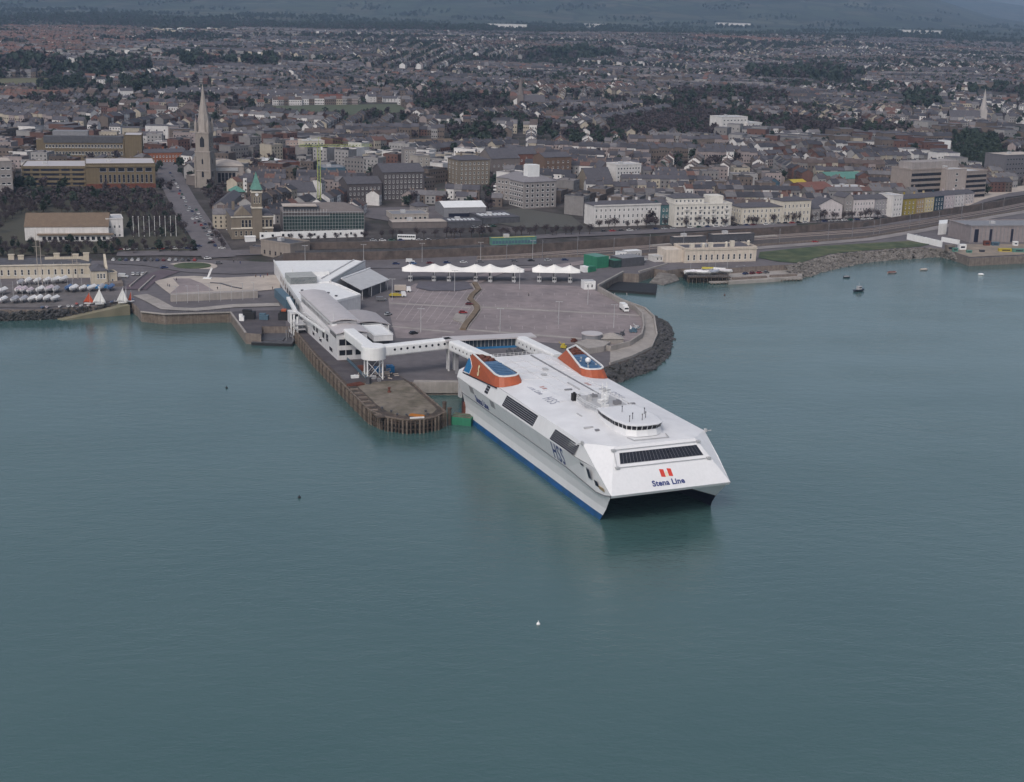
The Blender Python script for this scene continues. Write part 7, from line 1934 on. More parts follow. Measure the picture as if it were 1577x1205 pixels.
bld('cream_apartments', 'cream and yellow apartment block left of the town centre slope', (468, 500), (240, 239), 218, 16, CREAM2, 'flat', M_lgrey, 0, 4, 6, 1.5, 1.5)
bld('terraced_shop_block', 'pinkish shop block left of the cream apartments', (440, 467), (236, 236), 217, 16, cm((.40, .31, .28), 'pink_render'), 'flat', M_slate, 0, 3, 5)
bld('long_grey_hall', 'long white-roofed hall in front of the shop block', (396, 438), (258, 256), 249, 22, GREYL, 'flat', M_white, 0, 0, 0)
bld('grey_tower_block', 'grey square tower block on the skyline of the town centre', (622, 641), (268, 268), 230, 14, GREYL, 'flat', M_slate, 0, 7, 3, 1.3, 1.3)
bld('pale_tower_block', 'paler narrow tower block right of the grey tower', (643, 662), (276, 275), 241, 14, cm((.36, .33, .30)), 'flat', M_slate, 0, 6, 2, 1.3, 1.3)
bld('dark_stone_hotel', 'large dark stone hotel block with slate roof and dormers', (589, 653), (309, 307), 266, 24, DKST, 'gable', M_slate, 5, 5, 10, 1.1, 2.0, sides='r', chim=3, cat='hotel')
bld('dark_stone_wing', 'lower dark stone wing left of the dark hotel', (535, 588), (312, 310), 284, 20, DKST, 'gable', M_slate, 4, 3, 8, chim=2)
bld('tan_stone_block', 'tan stone five-storey block with paired windows', (706, 754), (286, 284), 247, 20, TANST, 'hip', M_slate, 3, 5, 7, 1.3, 1.9, sides='l', scols=3, chim=2, cat='apartment block')
bld('grey_stone_hall', 'grey slate-roofed hall right of the tan stone block', (756, 800), (272, 270), 245, 22, GREYS, 'gable', M_slate, 7, 2, 6)
bld('brick_apartments', 'brown brick apartment block with white windows and dark roof', (838, 879), (279, 277), 243, 18, cm((.145, .095, .07), 'brown_brick'), 'gable', M_slate, 3, 4, 5, 1.5, 1.6, cat='apartment block')
bld('dark_brick_hostel', 'dark brick building with white dormers above the slate office', (786, 826), (262, 261), 238, 16, REDB, 'gable', M_slate, 5, 2, 6, 1.2, 1.5)
bld('gothic_school', 'steep-roofed gothic school with tan stone front', (905, 943), (294, 292), 279, 16, TANST, 'gable', M_slate, 9, 1, 6, 1.0, 2.2, chim=1, cat='school')
bld('gothic_chapel', 'dark gabled chapel left of the white office block', (918, 945), (286, 286), 268, 18, DKST, 'gable', M_slate, 9, 1, 3, .9, 3, along='y', cat='chapel')
bld('white_office_block', 'white five-storey office block with even window grid', (948, 986), (290, 288), 255, 15, WHT, 'flat', M_lgrey, 0, 5, 8, 1.5, 1.5, sides='r', scols=3, cat='office block', parapet=.9)
sl = bld('slate_office', 'large grey office building with slate roof and square windows', (806, 856), (322, 319), 281, 20, GREYL, 'hip', cm((.20, .19, .205), 'grey_slates'), 4.5, 5, 6, 1.9, 2.0, sides='l', scols=6, cat='office building')
MB().box(sl['w'] * .25, sl['w'] * .6, 6, 12, sl['h'] + 1.5, sl['h'] + 11).build('lift_tower', M_white, sl)
bld('slate_office_wing', 'angled wing with curved white balconies left of the slate office', (764, 806), (306, 312), 273, 18, GREYL, 'hip', cm((.20, .19, .205)), 4, 4, 7, 1.6, 1.9, cat='office building')
cb = bld('curved_balcony_block', 'low round-fronted balcony block at the foot of the slate office', (762, 792), (303, 305), 284, 10, GREYL, 'flat', M_lgrey, 0, 0, 0)
for k in range(3): MB().box(-.8, cb['w'] + .8, -1.6, .2, cb['h'] * (.25 + .28 * k), cb['h'] * (.25 + .28 * k) + 1.0).build('balcony', M_white, cb)
ws = bld('white_roofed_shed', 'long grey shed with bright white curved roof', (684, 748), (336, 335), 320, 26, M_mgrey, 'gable', M_white, 2.5, 0, 0, cat='shed')
MB().box(3, ws['w'] - 3, -.1, .1, .6, 3.0).build('door_row', M_navy, ws)
for k, (px, b, t, d) in enumerate((((744, 800), (346, 344), 336, 30), ((690, 742), (352, 351), 342, 18), ((604, 690), (352, 351), 343, 14))):
    o = bld('skylight_shed', ['low dark shed with a row of rooflights, right of the white-roofed shed', 'low dark shed in front of the white-roofed shed', 'long low grey store with pale roof above the coach'][k], px, b, t, d, M_dgrey if k < 2 else GREYS, 'flat', M_slate if k < 2 else M_plaza, 0, 0, 0, cat='shed', parapet=.2)
    for q in range(7 if k < 2 else 0): MB().box(2 + q * (o['w'] - 4) / 7, 2 + (q + .55) * (o['w'] - 4) / 7, d * .3, d * .6, o['h'], o['h'] + .5).build('rooflight', M_skyl, o)
bld('white_gym_hall', 'white flat building with dark windows left of the sheds', (604, 660), (341, 340), 331, 18, cm((.40, .36, .33)), 'flat', M_mgrey, 0, 1, 7, 1.8, 1.6)
bld('pale_curved_house', 'pale house with curved bay right of the white building', (640, 660), (328, 327), 318, 10, GREYL, 'hip', M_slate, 2.5, 1, 3)
# sea-front terraces on the right
t1 = bld('white_terrace', 'long white stuccoed terrace with arched ground floor', (914, 1016), (350, 346.5), 317, 15, WHT, 'hip', M_slate, 2.2, 0, 0, cat='terrace', chim=5)
W_, H_ = t1['w'], t1['h']
for r_, (z_, h2) in enumerate(((.12, 2.3), (.40, 2.2), (.70, 1.7))):
    me = win_mesh(1.15, h2, M_white, M_glass)
    for k in range(14): link('window', me, t1, (1.2 + k * (W_ - 2) / 14, 0, H_ * z_))
MB().box(-.2, W_ + .2, -.5, 0, H_ - .6, H_ + .3).build('cornice', OFFW, t1)
bld('teal_end_house', 'teal-painted end house of the white terrace', (1016.5, 1035), (346.5, 346), 316, 14, cm((.06, .13, .145), 'teal_render'), 'gable', M_slate, 2.5, 3, 3)
h1 = bld('seafront_hotel', 'white five-storey hotel with balconies and mansard roof', (1038, 1125), (350, 348.5), 316, 20, cm((.63, .60, .55), 'hotel_white'), 'flat', M_lgrey, 0, 0, 0, cat='hotel', parapet=.9)
W_, H_ = h1['w'], h1['h']
for r_ in range(4):
    me = win_mesh(1.5, 1.9, M_white, M_glass)
    for k in range(12): link('window', me, h1, (1.5 + k * (W_ - 2.6) / 12, 0, H_ * (.08 + r_ * .235)))
    for k in (2, 5, 8, 11): MB().box(1 + k * (W_ - 2.6) / 12 - .3, 3.4 + k * (W_ - 2.6) / 12, -1.0, 0, H_ * (.06 + r_ * .235) - .2, H_ * (.06 + r_ * .235) + .8).build('balcony', OFFW, h1)
MB().box(1, W_ * .55, 4, 18, H_, H_ + 4.0).build('attic_storey', cm((.63, .60, .55)), h1)
for k in range(7): link('window', win_mesh(1.3, 1.6, M_white, M_glass), h1, (2 + k * W_ * .5 / 7, 4, H_ + 1.2))
hip(MB(), 1, W_ * .55, 4, 18, H_ + 4, 2.6).build('mansard_roof', M_slate, h1)
MB().box(W_ * .66, W_ * .9, 5, 15, H_, H_ + 5.0).build('lift_house', cm((.63, .60, .55)), h1)
t2 = bld('cream_terrace', 'cream terrace block with dark hipped roof, left lower half', (1141, 1203), (346, 344), 320, 15, CREAM2, 'hip', M_slate, 2.4, 3, 9, 1.1, 2.0, sides='l', scols=4, chim=2, cat='terrace')
t3 = bld('cream_terrace', 'taller cream terrace block with grey roof, right half', (1203.5, 1247), (344, 342), 310, 15, CREAM2, 'hip', M_slate, 2.0, 3, 7, 1.1, 2.2, chim=3, cat='terrace')
bld('gabled_villa', 'small pale villa with sharp gables between the terraces', (1258, 1296), (338, 336.5), 317, 14, PINKW, 'gable', M_slate, 4.5, 2, 5, along='y', chim=1, cat='villa')
bld('low_front_villa', 'low grey villa in front of the sharp-gabled one', (1249, 1262), (341, 340), 322, 10, GREYL, 'gable', M_slate, 3, 2, 2, cat='villa')
bld('grey_gable_block', 'tall grey blank-gabled house at the start of the pink terrace', (1299, 1312), (336, 335.5), 305, 14, GREYL, 'gable', M_slate, 3, 3, 2, along='y', cat='house')
bld('pink_terrace', 'pinkish white terrace with bay windows', (1312.5, 1345), (335.5, 334), 308, 13, PINKW, 'gable', M_slate, 2.5, 3, 7, 1.0, 1.9, chim=3, cat='terrace')
bld('grey_terrace', 'grey terrace right of the pinkish one', (1345.5, 1372), (334, 332.5), 307, 13, cm((.30, .285, .30), 'lilac_grey_render'), 'gable', M_slate, 2.5, 3, 5, 1.0, 1.9, chim=2, cat='terrace')
bld('tall_white_house', 'tall narrow white house before the coloured row', (1373, 1388), (335, 334), 302, 14, WHT, 'flat', M_lgrey, 0, 4, 3, 1.0, 1.7, cat='house')
for k, (a, b, base, top, col, nm) in enumerate(((1389, 1409, 332, 307, (.30, .235, .05), 'mustard'), (1409.5, 1422, 329.5, 306, (.40, .29, .15), 'ochre'), (1422.5, 1437, 327.5, 304.5, (.56, .47, .28), 'cream'), (1437.5, 1452, 325, 303, (.03, .06, .085), 'dark teal'), (1452.5, 1468, 322, 301, (.52, .45, .47), 'pale pink'), (1468.5, 1484, 319.5, 300, (.60, .56, .56), 'white'), (1484.5, 1499, 316, 299, (.50, .45, .45), 'dusky pink'))):
    bld('painted_house', '%s painted house in the coloured sea-front row' % nm, (a, b), (base, base - 1.5), top, 12, cm(col, nm.replace(' ', '_') + '_render'), 'gable', M_slate, 2.4, 3, 3, 1.0, 1.8, chim=1, cat='house', group='coloured row houses')
# concrete office complex, right
OC = cm((.285, .245, .225), 'office_concrete')
o1 = bld('banded_office', 'big concrete office with dark window bands, left wing', (1400, 1455), (307, 305), 263, 22, OC, 'flat', M_lgrey, 0, 0, 0, cat='office block', parapet=1.2)
o2 = bld('office_core_tower', 'plain concrete core tower between the two banded office wings', (1455.5, 1484), (308, 307), 262, 26, cm((.36, .315, .295), 'pale_office_concrete'), 'flat', M_lgrey, 0, 5, 1, 2.2, 2.0, cat='office block')
o3 = bld('banded_office', 'big concrete office with dark window bands, right wing', (1484.5, 1516), (307, 305), 266, 22, OC, 'flat', M_lgrey, 0, 0, 0, cat='office block', parapet=1.2)
for o in (o1, o3):
    for r_ in range(5):
        z_ = o['h'] * (.06 + r_ * .185)
        for k in range(10): MB().box(.4 + k * (o['w'] - .8) / 10, .3 + (k + 1) * (o['w'] - .8) / 10, -.08, .05, z_, z_ + o['h'] * .095).build('window_strip', M_glass, o)
MB().box(6, o1['w'] + 18, 6, 20, o1['h'], o1['h'] + 5.5).build('penthouse', cm((.30, .27, .26)), o1)
bld('edge_office', 'dark banded office block at the right edge', (1546, 1600), (277, 276), 240, 24, cm((.14, .135, .15), 'dark_curtain_wall'), 'flat', M_plaza, 0, 5, 12, 2.0, 1.6, cat='office block', fm=M_mgrey)
bld('white_advert_wall', 'tall blank white gable wall among the roofs left of the dark trees', (1453, 1463), (236, 236), 217, 10, M_white, 'flat', M_lgrey, 0, 0, 0, cat='house', parapet=0)
rw = bld('red_works', 'red brick works with white-windowed annexe in front of the concrete office', (1245, 1286), (312, 310), 293, 30, REDB, 'gable', cm((.17, .075, .06), 'red_brown_roof'), 4, 2, 6, cat='works')
bld('white_windowed_annexe', 'white two-storey annexe with a grid of dark windows', (1286, 1330), (306, 305), 289, 12, WHT, 'flat', M_lgrey, 0, 2, 8, 1.6, 1.7, cat='annexe')
bld('pale_green_roof_hall', 'hall with zigzag pale green roof behind the red works', (1280, 1335), (285, 284), 276, 30, GREYL, 'gable', M_verd, 4, 0, 0, cat='hall')
bld('slate_blue_house', 'tall blue-grey house left of the red works', (1181, 1200), (303, 302), 283, 12, M_steelblue, 'gable', M_slate, 4, 3, 3, along='y', cat='house')
bld('yellow_sheds', 'pair of yellow-roofed sheds among dark roofs', (1222, 1242), (290, 289), 282, 12, GREYS, 'gable', M_yellow, 2, 0, 0, cat='shed')
bld('white_apartments', 'white stepped apartment block above the purple wood', (1111, 1150), (206, 205), 181, 22, WHT, 'flat', M_lgrey, 0, 4, 7, 2.0, 1.5, cat='apartment block')
bld('white_apartments', 'lower white apartment wing right of the stepped block', (1150, 1173), (206, 205), 190, 20, WHT, 'flat', M_lgrey, 0, 3, 4, 2.0, 1.5, cat='apartment block')
bld('white_school', 'long white two-storey building behind the gothic school', (1004, 1020), (268, 267), 258, 14, OFFW, 'hip', M_slate, 2, 2, 3)
for k, (a, b, base, top, lab) in enumerate(((186, 206, 156, 140, 'white twin-gabled house on the left skyline'), (255, 293, 153, 143, 'long white villa on the left skyline beside the spire'), (298, 322, 152, 142, 'white villa just left of the spire tip'), (326, 352, 151, 142, 'white villa just right of the spire'), (416, 438, 158, 147, 'white house at the left of the playing field'), (458, 482, 160, 148, 'white pair of houses beside the brick row'), (568, 585, 158, 149, 'white house at the end of the playing field'), (214, 252, 225, 209, 'white two-storey house behind the shopping centre'), (590, 630, 158, 152, 'low white sports pavilion by the playing field'), (1290, 1320, 196, 186, 'pale orange-roofed house on the right hillside'))):
    bld('white_villa', lab, (a, b), (base, base - .3), top, 12, WHT, 'gable', M_slate, 3.0, 2, max(3, int((b - a) / 5)), 1.2, 1.6, cat='villa', chim=1)
bld('brick_row', 'red-brown brick row beside the white pair of houses', (484, 530), (159, 158), 150, 12, REDB, 'gable', M_rust, 3, 2, 10, 1.1, 1.5, cat='terrace', chim=3)
bld('orange_shop_row', 'orange-red shop row at the top of the avenue', (223, 286), (252, 250), 236, 14, cm((.26, .095, .05), 'orange_brick'), 'gable', M_slate, 2.5, 2, 12, 1.1, 1.6, cat='shops', chim=3)
# curved pale terrace climbing the hill and the playing field
cur = [(888, 199), (912, 194), (938, 190), (962, 186), (988, 182), (1012, 178), (1034, 174)]
for k in range(6): bld('pale_hill_terrace', 'pale grey terrace section, %s from the left in the row climbing by the wood' % ORD[k], (cur[k][0], cur[k + 1][0] - .5), (cur[k][1], cur[k + 1][1]), cur[k][1] - 11, 12, GREYL, 'gable', M_slate, 3, 3, 7, 1.2, 1.6, cat='terrace', group='pale terrace by the wood', chim=3)
def drape(name, pts, m, n=10, lift=.5):
    W = [on(x, y)[:2] for x, y in pts]; BLOCKED.append(W)
    cx_ = sum(p[0] for p in W) / len(W); cy_ = sum(p[1] for p in W) / len(W)
    mb = MB(); rings = [[(cx_ + (p[0] - cx_) * q / n, cy_ + (p[1] - cy_) * q / n) for p in [lerp(W[i], W[(i + 1) % len(W)], j / 6) for i in range(len(W)) for j in range(6)]] for q in range(1, n + 1)]
    rr = [[(x, y, float(gh(x, y)) + lift) for x, y in r_] for r_ in rings]
    mb.loft(rr, cap=False); mb.face(rr[0]); return kind(mb.build(name, m), 'structure')
FIELD = cm((.075, .088, .05), 'dull_field_grass'); 
drape('playing_field', [(420, 164), (610, 161), (628, 170), (600, 177), (440, 179), (400, 172)], FIELD)
drape('hill_field', [(-30, 122), (70, 121), (100, 129), (60, 139), (-30, 136)], cm((.12, .115, .06), 'pale_field'))
drape('bare_ground', [(620, 216), (700, 214), (720, 222), (690, 230), (640, 232)], M_earth)
drape('green_square', [(672, 294), (704, 289), (728, 291), (742, 298), (704, 304), (672, 302)], FIELD)
drape('garden_ground', [(-40, 303), (60, 299), (236, 298), (262, 322), (290, 372), (292, 388), (176, 391), (-40, 396)], cm((.062, .058, .042), 'garden_soil'), 12)
del BLOCKED[-1]
drape('dark_car_park', [(566, 322), (680, 318), (684, 340), (600, 342), (562, 336)], M_road)
drape('school_lawn', [(770, 326), (800, 322), (880, 334), (900, 350), (800, 352), (760, 344)], cm((.085, .082, .072), 'worn_yard'))
# far churches
def far_church(px, base, tip, label, m, body=True, bw=26, dirn=1):
    x, y, z = on(px, base); r = thing('distant_church', label, 'church', (x, y, z)); h_ = ztop(x, y, tip) - z
    MB().box(-4, 4, -4, 4, -3, h_ * .42).build('tower', m, r); MB().cyl((0, 0), 4.2, h_ * .42, h_, 8, r2=.1).build('spire', m, r)
    if body:
        w = MB().box(dirn * 4 if dirn > 0 else -bw, bw if dirn > 0 else -4, -5, 9, -3, h_ * .2); w.build('nave_wall', m, r)
        gable(MB(), 4 if dirn > 0 else -bw, bw if dirn > 0 else -4, -5, 9, h_ * .2, 8).build('nave_roof', M_slate, r)
    BLOCKED.append([(x - bw - 4, y - 9), (x + bw + 4, y - 9), (x + bw + 4, y + 13), (x - bw - 4, y + 13)])
far_church(801, 166, 118, 'grey church with needle spire in the distant town centre', GREYS, True, 30)
far_church(1512, 192, 137, 'pale church with slim spire and long slate nave on the right', cm((.40, .37, .36)), True, 42, -1)
far_church(945, 124, 104, 'small distant square-towered church beyond the spire', GREYS, False)
for px, py, w, lab in ((780, 43.5, 60, 'long white warehouse at the foot of the hills'), (918, 42, 34, 'pale warehouse at the foot of the hills, right of the white one'), (1420, 52, 60, 'long pale warehouse below the right-hand hills'), (1130, 40, 50, 'pale flat factory below the middle hills')):
    x, y, z = on(px, py); ww_ = w / 2155 * y
    r = thing('distant_warehouse', lab, 'warehouse', (x, y, z)); MB().box(-ww_ / 2, ww_ / 2, 0, 60, -3, 13).build('wall', WHT, r); MB().box(-ww_ / 2 - 1, ww_ / 2 + 1, -1, 61, 13, 14).build('roof', M_white if px < 800 else M_lgrey, r)
# ------------------------------------------------------------------ the town: rows of houses, villas, shops and trees
WOODS = {  # photo outlines of the woods and gardens: (outline, share of evergreens, spacing)
    'wood_beside_terrace': ([(928, 180), (985, 172), (1060, 170), (1106, 179), (1106, 205), (1085, 213), (1000, 213), (940, 211)], .12, 6.0),
    'right_band_wood': ([(1110, 184), (1180, 187), (1290, 197), (1400, 204), (1400, 212), (1290, 211), (1175, 208)], .3, 8.0),
    'upper_middle_wood': ([(1030, 147), (1120, 143), (1210, 150), (1210, 160), (1040, 161)], .35, 8.4),
    'evergreen_wood': ([(1468, 216), (1500, 209), (1536, 218), (1543, 250), (1520, 263), (1480, 258), (1464, 243)], .95, 7.0),
    'centre_garden_wood': ([(686, 205), (740, 201), (772, 209), (775, 228), (735, 226), (700, 224)], .6, 8.0),
    'skyline_wood': ([(60, 134), (180, 131), (300, 127), (330, 140), (180, 147), (60, 146)], .75, 10.0),
    'hill_wood': ([(0, 96), (60, 92), (130, 101), (230, 103), (230, 113), (100, 118), (0, 114)], .55, 12.0),
    'church_wood': ([(640, 158), (700, 150), (780, 156), (780, 170), (700, 182), (640, 176)], .35, 9.0),
    'right_wood': ([(1150, 112), (1280, 106), (1330, 118), (1290, 132), (1160, 126)], .6, 12.0),
    'far_right_wood': ([(1390, 150), (1440, 146), (1450, 166), (1395, 172)], .6, 9.0),
    'mid_wood': ([(800, 86), (930, 80), (960, 88), (900, 96), (810, 94)], .7, 14.0),
    'west_wood': ([(280, 100), (420, 96), (430, 104), (290, 109)], .5, 13.0),
}
WPOLY = {k: [on(x, y)[:2] for x, y in v[0]] for k, v in WOODS.items()}
GARD = [([(-10, 303), (60, 299), (238, 298), (262, 316), (282, 352), (288, 370), (202, 372), (196, 336), (60, 330), (30, 336), (-10, 368)], .15, 7.0),
        ([(-10, 376), (200, 378), (300, 380), (302, 390), (176, 393), (-10, 398)], .3, 6.0),
        ([(310, 292), (345, 292), (352, 316), (330, 330), (318, 312)], .1, 7.0),
        ([(745, 292), (764, 284), (768, 310), (748, 318)], .5, 6.0)]
GPOLY = [[on(x, y)[:2] for x, y in g[0]] for g in GARD]
for q in ([(-60, 296), (245, 296), (290, 372), (300, 400), (-60, 404)], [(425, 350), (570, 348), (570, 374), (425, 376)], [(556, 338), (905, 342), (910, 366), (556, 374)]): GPOLY.append([on(x, y)[:2] for x, y in q])
BPOLYS = BLOCKED + list(WPOLY.values()) + GPOLY
bbs = [(min(p[0] for p in q), max(p[0] for p in q), min(p[1] for p in q), max(p[1] for p in q), q) for q in BPOLYS]
def blocked_np(X, Y, m=0.0):
    c = np.zeros(X.shape, bool)
    for x0, x1, y0, y1, q in bbs:
        k = (X > x0 - m) & (X < x1 + m) & (Y > y0 - m) & (Y < y1 + m)
        if k.any():
            idx = np.nonzero(k)[0]
            c[idx] |= inpoly_np(X[idx], Y[idx], q)
    return c
def proj_np(X, Y, Z):
    c, s = math.cos(PITCH), math.sin(PITCH); dz = Z - CAM_H; d = Y * c - dz * s
    u = FPX * X / d; v = -FPX * (dz * c + Y * s) / d
    c, s = math.cos(ROLL), math.sin(ROLL)
    return CX + u * c - v * s, CY + u * s + v * c
# districts
seeds = []
y = 880.0
while y < 4900:
    stp = 95 + (y - 880) * .055
    hx = y * .43
    for x in np.arange(-hx, hx, stp):
        seeds.append((x + rng.uniform(-.42, .42) * stp, y + rng.uniform(-.42, .42) * stp, stp))
    y += stp * .92
seeds = np.array(seeds)
WALLC = [('white', (.64, .62, .61)), ('cream', (.40, .355, .29)), ('grey', (.19, .18, .18)), ('pinkish', (.29, .245, .24)), ('brick', (.125, .066, .055)), ('brown', (.135, .108, .095)), ('pale grey', (.29, .28, .28))]
ROOFC = [('slate', (.074, .070, .082)), ('dark', (.046, .044, .053)), ('brown', (.092, .070, .065)), ('red', (.125, .066, .054)), ('pale', (.135, .128, .135))]
HOUSES = []      # x, y, rot, w, d, h, rise, kind(0 row 1 villa 2 shop), wall, roof
for i, (sx, sy, st) in enumerate(seeds):
    px, py = proj_np(np.array([sx]), np.array([sy]), gh(np.array([sx]), np.array([sy])))
    px, py = float(px[0]), float(py[0])
    if px < -80 or px > 1660: continue
    near = seeds[(abs(seeds[:, 0] - sx) < st * 2.5) & (abs(seeds[:, 1] - sy) < st * 2.5)]
    coast = -.10 if px < 900 else .12 + (px - 900) / 700 * .25
    ang = coast + rng.choice([0, PI / 2, 0, .35, -.4, 1.1]) + rng.normal(0, .10)
    r_ = rng.random()
    centre = py > 205
    if centre: kind_ = 2 if r_ < .28 else (1 if r_ < .36 else 0)
    else: kind_ = 1 if r_ < .30 else (2 if r_ < .34 else (3 if r_ < .43 else 0))
    redish = (px < 190 and py < 92) or rng.random() < .10
    if kind_ == 3: continue
    gx = (26 if kind_ == 0 else 34) * (1 + max(0, sy - 1500) / 9000) if not centre else (23 if kind_ == 0 else 27)
    L_ = st * 1.25
    rows_n = int(2 * L_ / gx)
    c, s = math.cos(ang), math.sin(ang)
    pal = rng.choice([0, 0, 1, 2, 3, 6, 5, 5, 4], 3)
    for rr in range(rows_n):
        v = -L_ + rr * gx + rng.uniform(-2, 2)
        u = -L_ + rng.uniform(0, 8)
        hh = rng.uniform(5.2, 8.6) if sy > 1500 else rng.uniform(6.0, 11.5)
        rowroof = rng.choice([0, 0, 0, 1, 1, 2, 4]) if not redish else rng.choice([3, 3, 2])
        while u < L_:
            if kind_ == 0: w, d, gap = rng.uniform(5.5, 8.5), rng.uniform(8, 11), (0 if rng.random() < .88 else rng.uniform(4, 12))
            elif kind_ == 1: w, d, gap = rng.uniform(9, 14), rng.uniform(8, 12), rng.uniform(3, 13)
            else: w, d, gap = rng.uniform(9, 24), rng.uniform(10, 19), (0 if rng.random() < .5 else rng.uniform(2, 9))
            uu = u + w / 2
            HOUSES.append((sx + uu * c - v * s, sy + uu * s + v * c, ang + (PI if rr % 2 else 0), w, d,
                           hh * rng.uniform(.93, 1.07) if kind_ == 0 else rng.uniform(5.2, 8.5) if kind_ == 1 else rng.uniform(5, 13.5),
                           rng.uniform(2.2, 3.8), kind_, (pal[rng.integers(3)] if rng.random() < .7 else rng.integers(7)), rowroof if rng.random() < .8 else rng.integers(5), i))
            u += w + gap
HA = np.array(HOUSES)
# keep those in their own district, off the roads, gardens and landmarks, inside the picture
X, Y = HA[:, 0], HA[:, 1]
keep = np.ones(len(HA), bool)
for k0 in range(0, len(HA), 4000):
    q = HA[k0:k0 + 4000]
    dd = (q[:, 0:1] - seeds[None, :, 0]) ** 2 + (q[:, 1:2] - seeds[None, :, 1]) ** 2
    keep[k0:k0 + 4000] = dd.argmin(1) == q[:, 10]
HA = HA[keep]; X, Y = HA[:, 0], HA[:, 1]
a_ = X / Y; tt = Y - np.interp(a_, WA, WY)
lim = np.where(a_ < A_STEP, 40, 34)
ZH = gh(X, Y)
PX, PY = proj_np(X, Y, ZH)
bl_ = blocked_np(X, Y)
for k in range(4):                                # corners too
    cx_ = X + np.cos(HA[:, 2]) * HA[:, 3] * .5 * (1 if k % 2 else -1) - np.sin(HA[:, 2]) * HA[:, 4] * .5 * (1 if k // 2 else -1)
    cy_ = Y + np.sin(HA[:, 2]) * HA[:, 3] * .5 * (1 if k % 2 else -1) + np.cos(HA[:, 2]) * HA[:, 4] * .5 * (1 if k // 2 else -1)
    bl_ |= blocked_np(cx_, cy_)
def belts(x, y):
    b = np.sin(y * .0135 + .0028 * x + 1.4 * np.sin(x * .0052)) + .9 * np.sin(x * .0105 - y * .0041 + 1.2 * np.sin(y * .004 + 2)) + .6 * np.sin(x * .031 + y * .022)
    px_ = 788.5 + x / y * 2155
    return b > 1.28 - .55 * np.clip((y - 1350) / 900, 0, 1) * np.clip((px_ - 150) / 700, .15, 1)
green = belts(X, Y) & (Y > 1250)
keep = (tt > lim) & (PX > -60) & (PX < 1640) & (~bl_) & ~(green & (rng.random(len(X)) < .7)) & (PY > 52 + (PX - 788) * .012)
HA = HA[keep]; X, Y, ZH = X[keep], Y[keep], ZH[keep]; PX, PY = PX[keep], PY[keep]
order = np.argsort(Y); HA = HA[order]; X, Y, ZH = X[order], Y[order], ZH[order]; PX, PY = PX[order], PY[order]
# thin out overlaps between different rows
cell = {}
ok = np.zeros(len(HA), bool)
for i in range(len(HA)):
    gx_, gy_ = int(X[i] // 12), int(Y[i] // 12); bad = False
    for dx in (-1, 0, 1):
        for dy in (-1, 0, 1):
            for j in cell.get((gx_ + dx, gy_ + dy), ()):
                if abs(X[i] - X[j]) + abs(Y[i] - Y[j]) < (HA[i, 3] + HA[j, 3]) * .36: bad = True
    if not bad: ok[i] = True; cell.setdefault((gx_, gy_), []).append(i)
HA = HA[ok]; X, Y, ZH, PX, PY = X[ok], Y[ok], ZH[ok], PX[ok], PY[ok]

# ---- individual houses: shared wall, roof, chimney and window meshes, coloured per object
def house_meshes(w, d, h, rise, kind_, name):
    wl = MB().box(-w / 2, w / 2, -d / 2, d / 2, -2, h)
    if kind_ != 2: gable_ends(wl, -w / 2, w / 2, -d / 2, d / 2, h, rise)
    if kind_ == 2: rf = MB().box(-w / 2 + .25, w / 2 - .25, -d / 2 + .25, d / 2 - .25, h - .1, h + .1).box(-w * .2, w * .1, -d * .1, d * .25, h, h + 1.6)
    elif name.endswith('hip'): rf = hip(MB(), -w / 2, w / 2, -d / 2, d / 2, h, rise)
    else: rf = gable(MB(), -w / 2, w / 2, -d / 2, d / 2, h, rise, .25)
    chm = MB().box(w / 2 - .9, w / 2 + .05, -.45, .45, h + rise - 1.0, h + rise + 1.3)
    for q in (-.25, .25): chm.cyl((w / 2 - .42, q), .13, h + rise + 1.3, h + rise + 1.75, 5)
    wn_ = MB(); ns = max(2, int(h / 2.9)); nc = max(2, int(w / 2.7))
    for r in range(ns):
        for c in range(nc):
            u = -w / 2 + w * (c + .5) / nc; z = 1.0 + r * (h - 1) / ns
            for y, sg in ((-d / 2, -1), (d / 2, 1)): wn_.box(u - .5, u + .5, y - .04, y + .04, z, z + 1.35)
    if kind_ == 2:
        pr = MB()
        for a, b in (((-w / 2, -d / 2), (w / 2, -d / 2)), ((w / 2, -d / 2), (w / 2, d / 2)), ((w / 2, d / 2), (-w / 2, d / 2)), ((-w / 2, d / 2), (-w / 2, -d / 2))): pr.bar((*a, h + .3), (*b, h + .3), .35, .7)
        chm = pr
    return dict(wall=wl.mesh(name, M_wall), roof=rf.mesh('roof', M_roof), chimney=chm.mesh('chimney' if kind_ != 2 else 'parapet', M_wall), window=wn_.mesh('window_openings', M_glass))
PROTOH = {0: [house_meshes(7, 9.5, h, r, 0, 'terraced_house') for h, r in ((6.2, 2.8), (7.4, 3.0), (8.8, 3.2), (10.4, 2.6))],
          1: [house_meshes(11, 10, h, r, 1, n) for h, r, n in ((5.6, 3.4, 'villa'), (6.8, 3.0, 'villa_hip'), (7.6, 3.4, 'villa'))],
          2: [house_meshes(w, 14, h, 0, 2, 'shop_building') for w, h in ((11, 6.5), (15, 8.5), (20, 11), (13, 12.5))]}
LANDM = []
for o in list(C.objects):
    if o.parent is None and o.get('category') in ('shopping centre', 'church tower', 'town hall', 'building site', 'hotel', 'terrace', 'office block', 'apartment block', 'school', 'chapel', 'office building', 'shed', 'church', 'hall', 'villa', 'works', 'house', 'building', 'shops', 'annexe', 'crane'):
        lab = o['label']
        LANDM.append((lab, o.location.x, o.location.y))
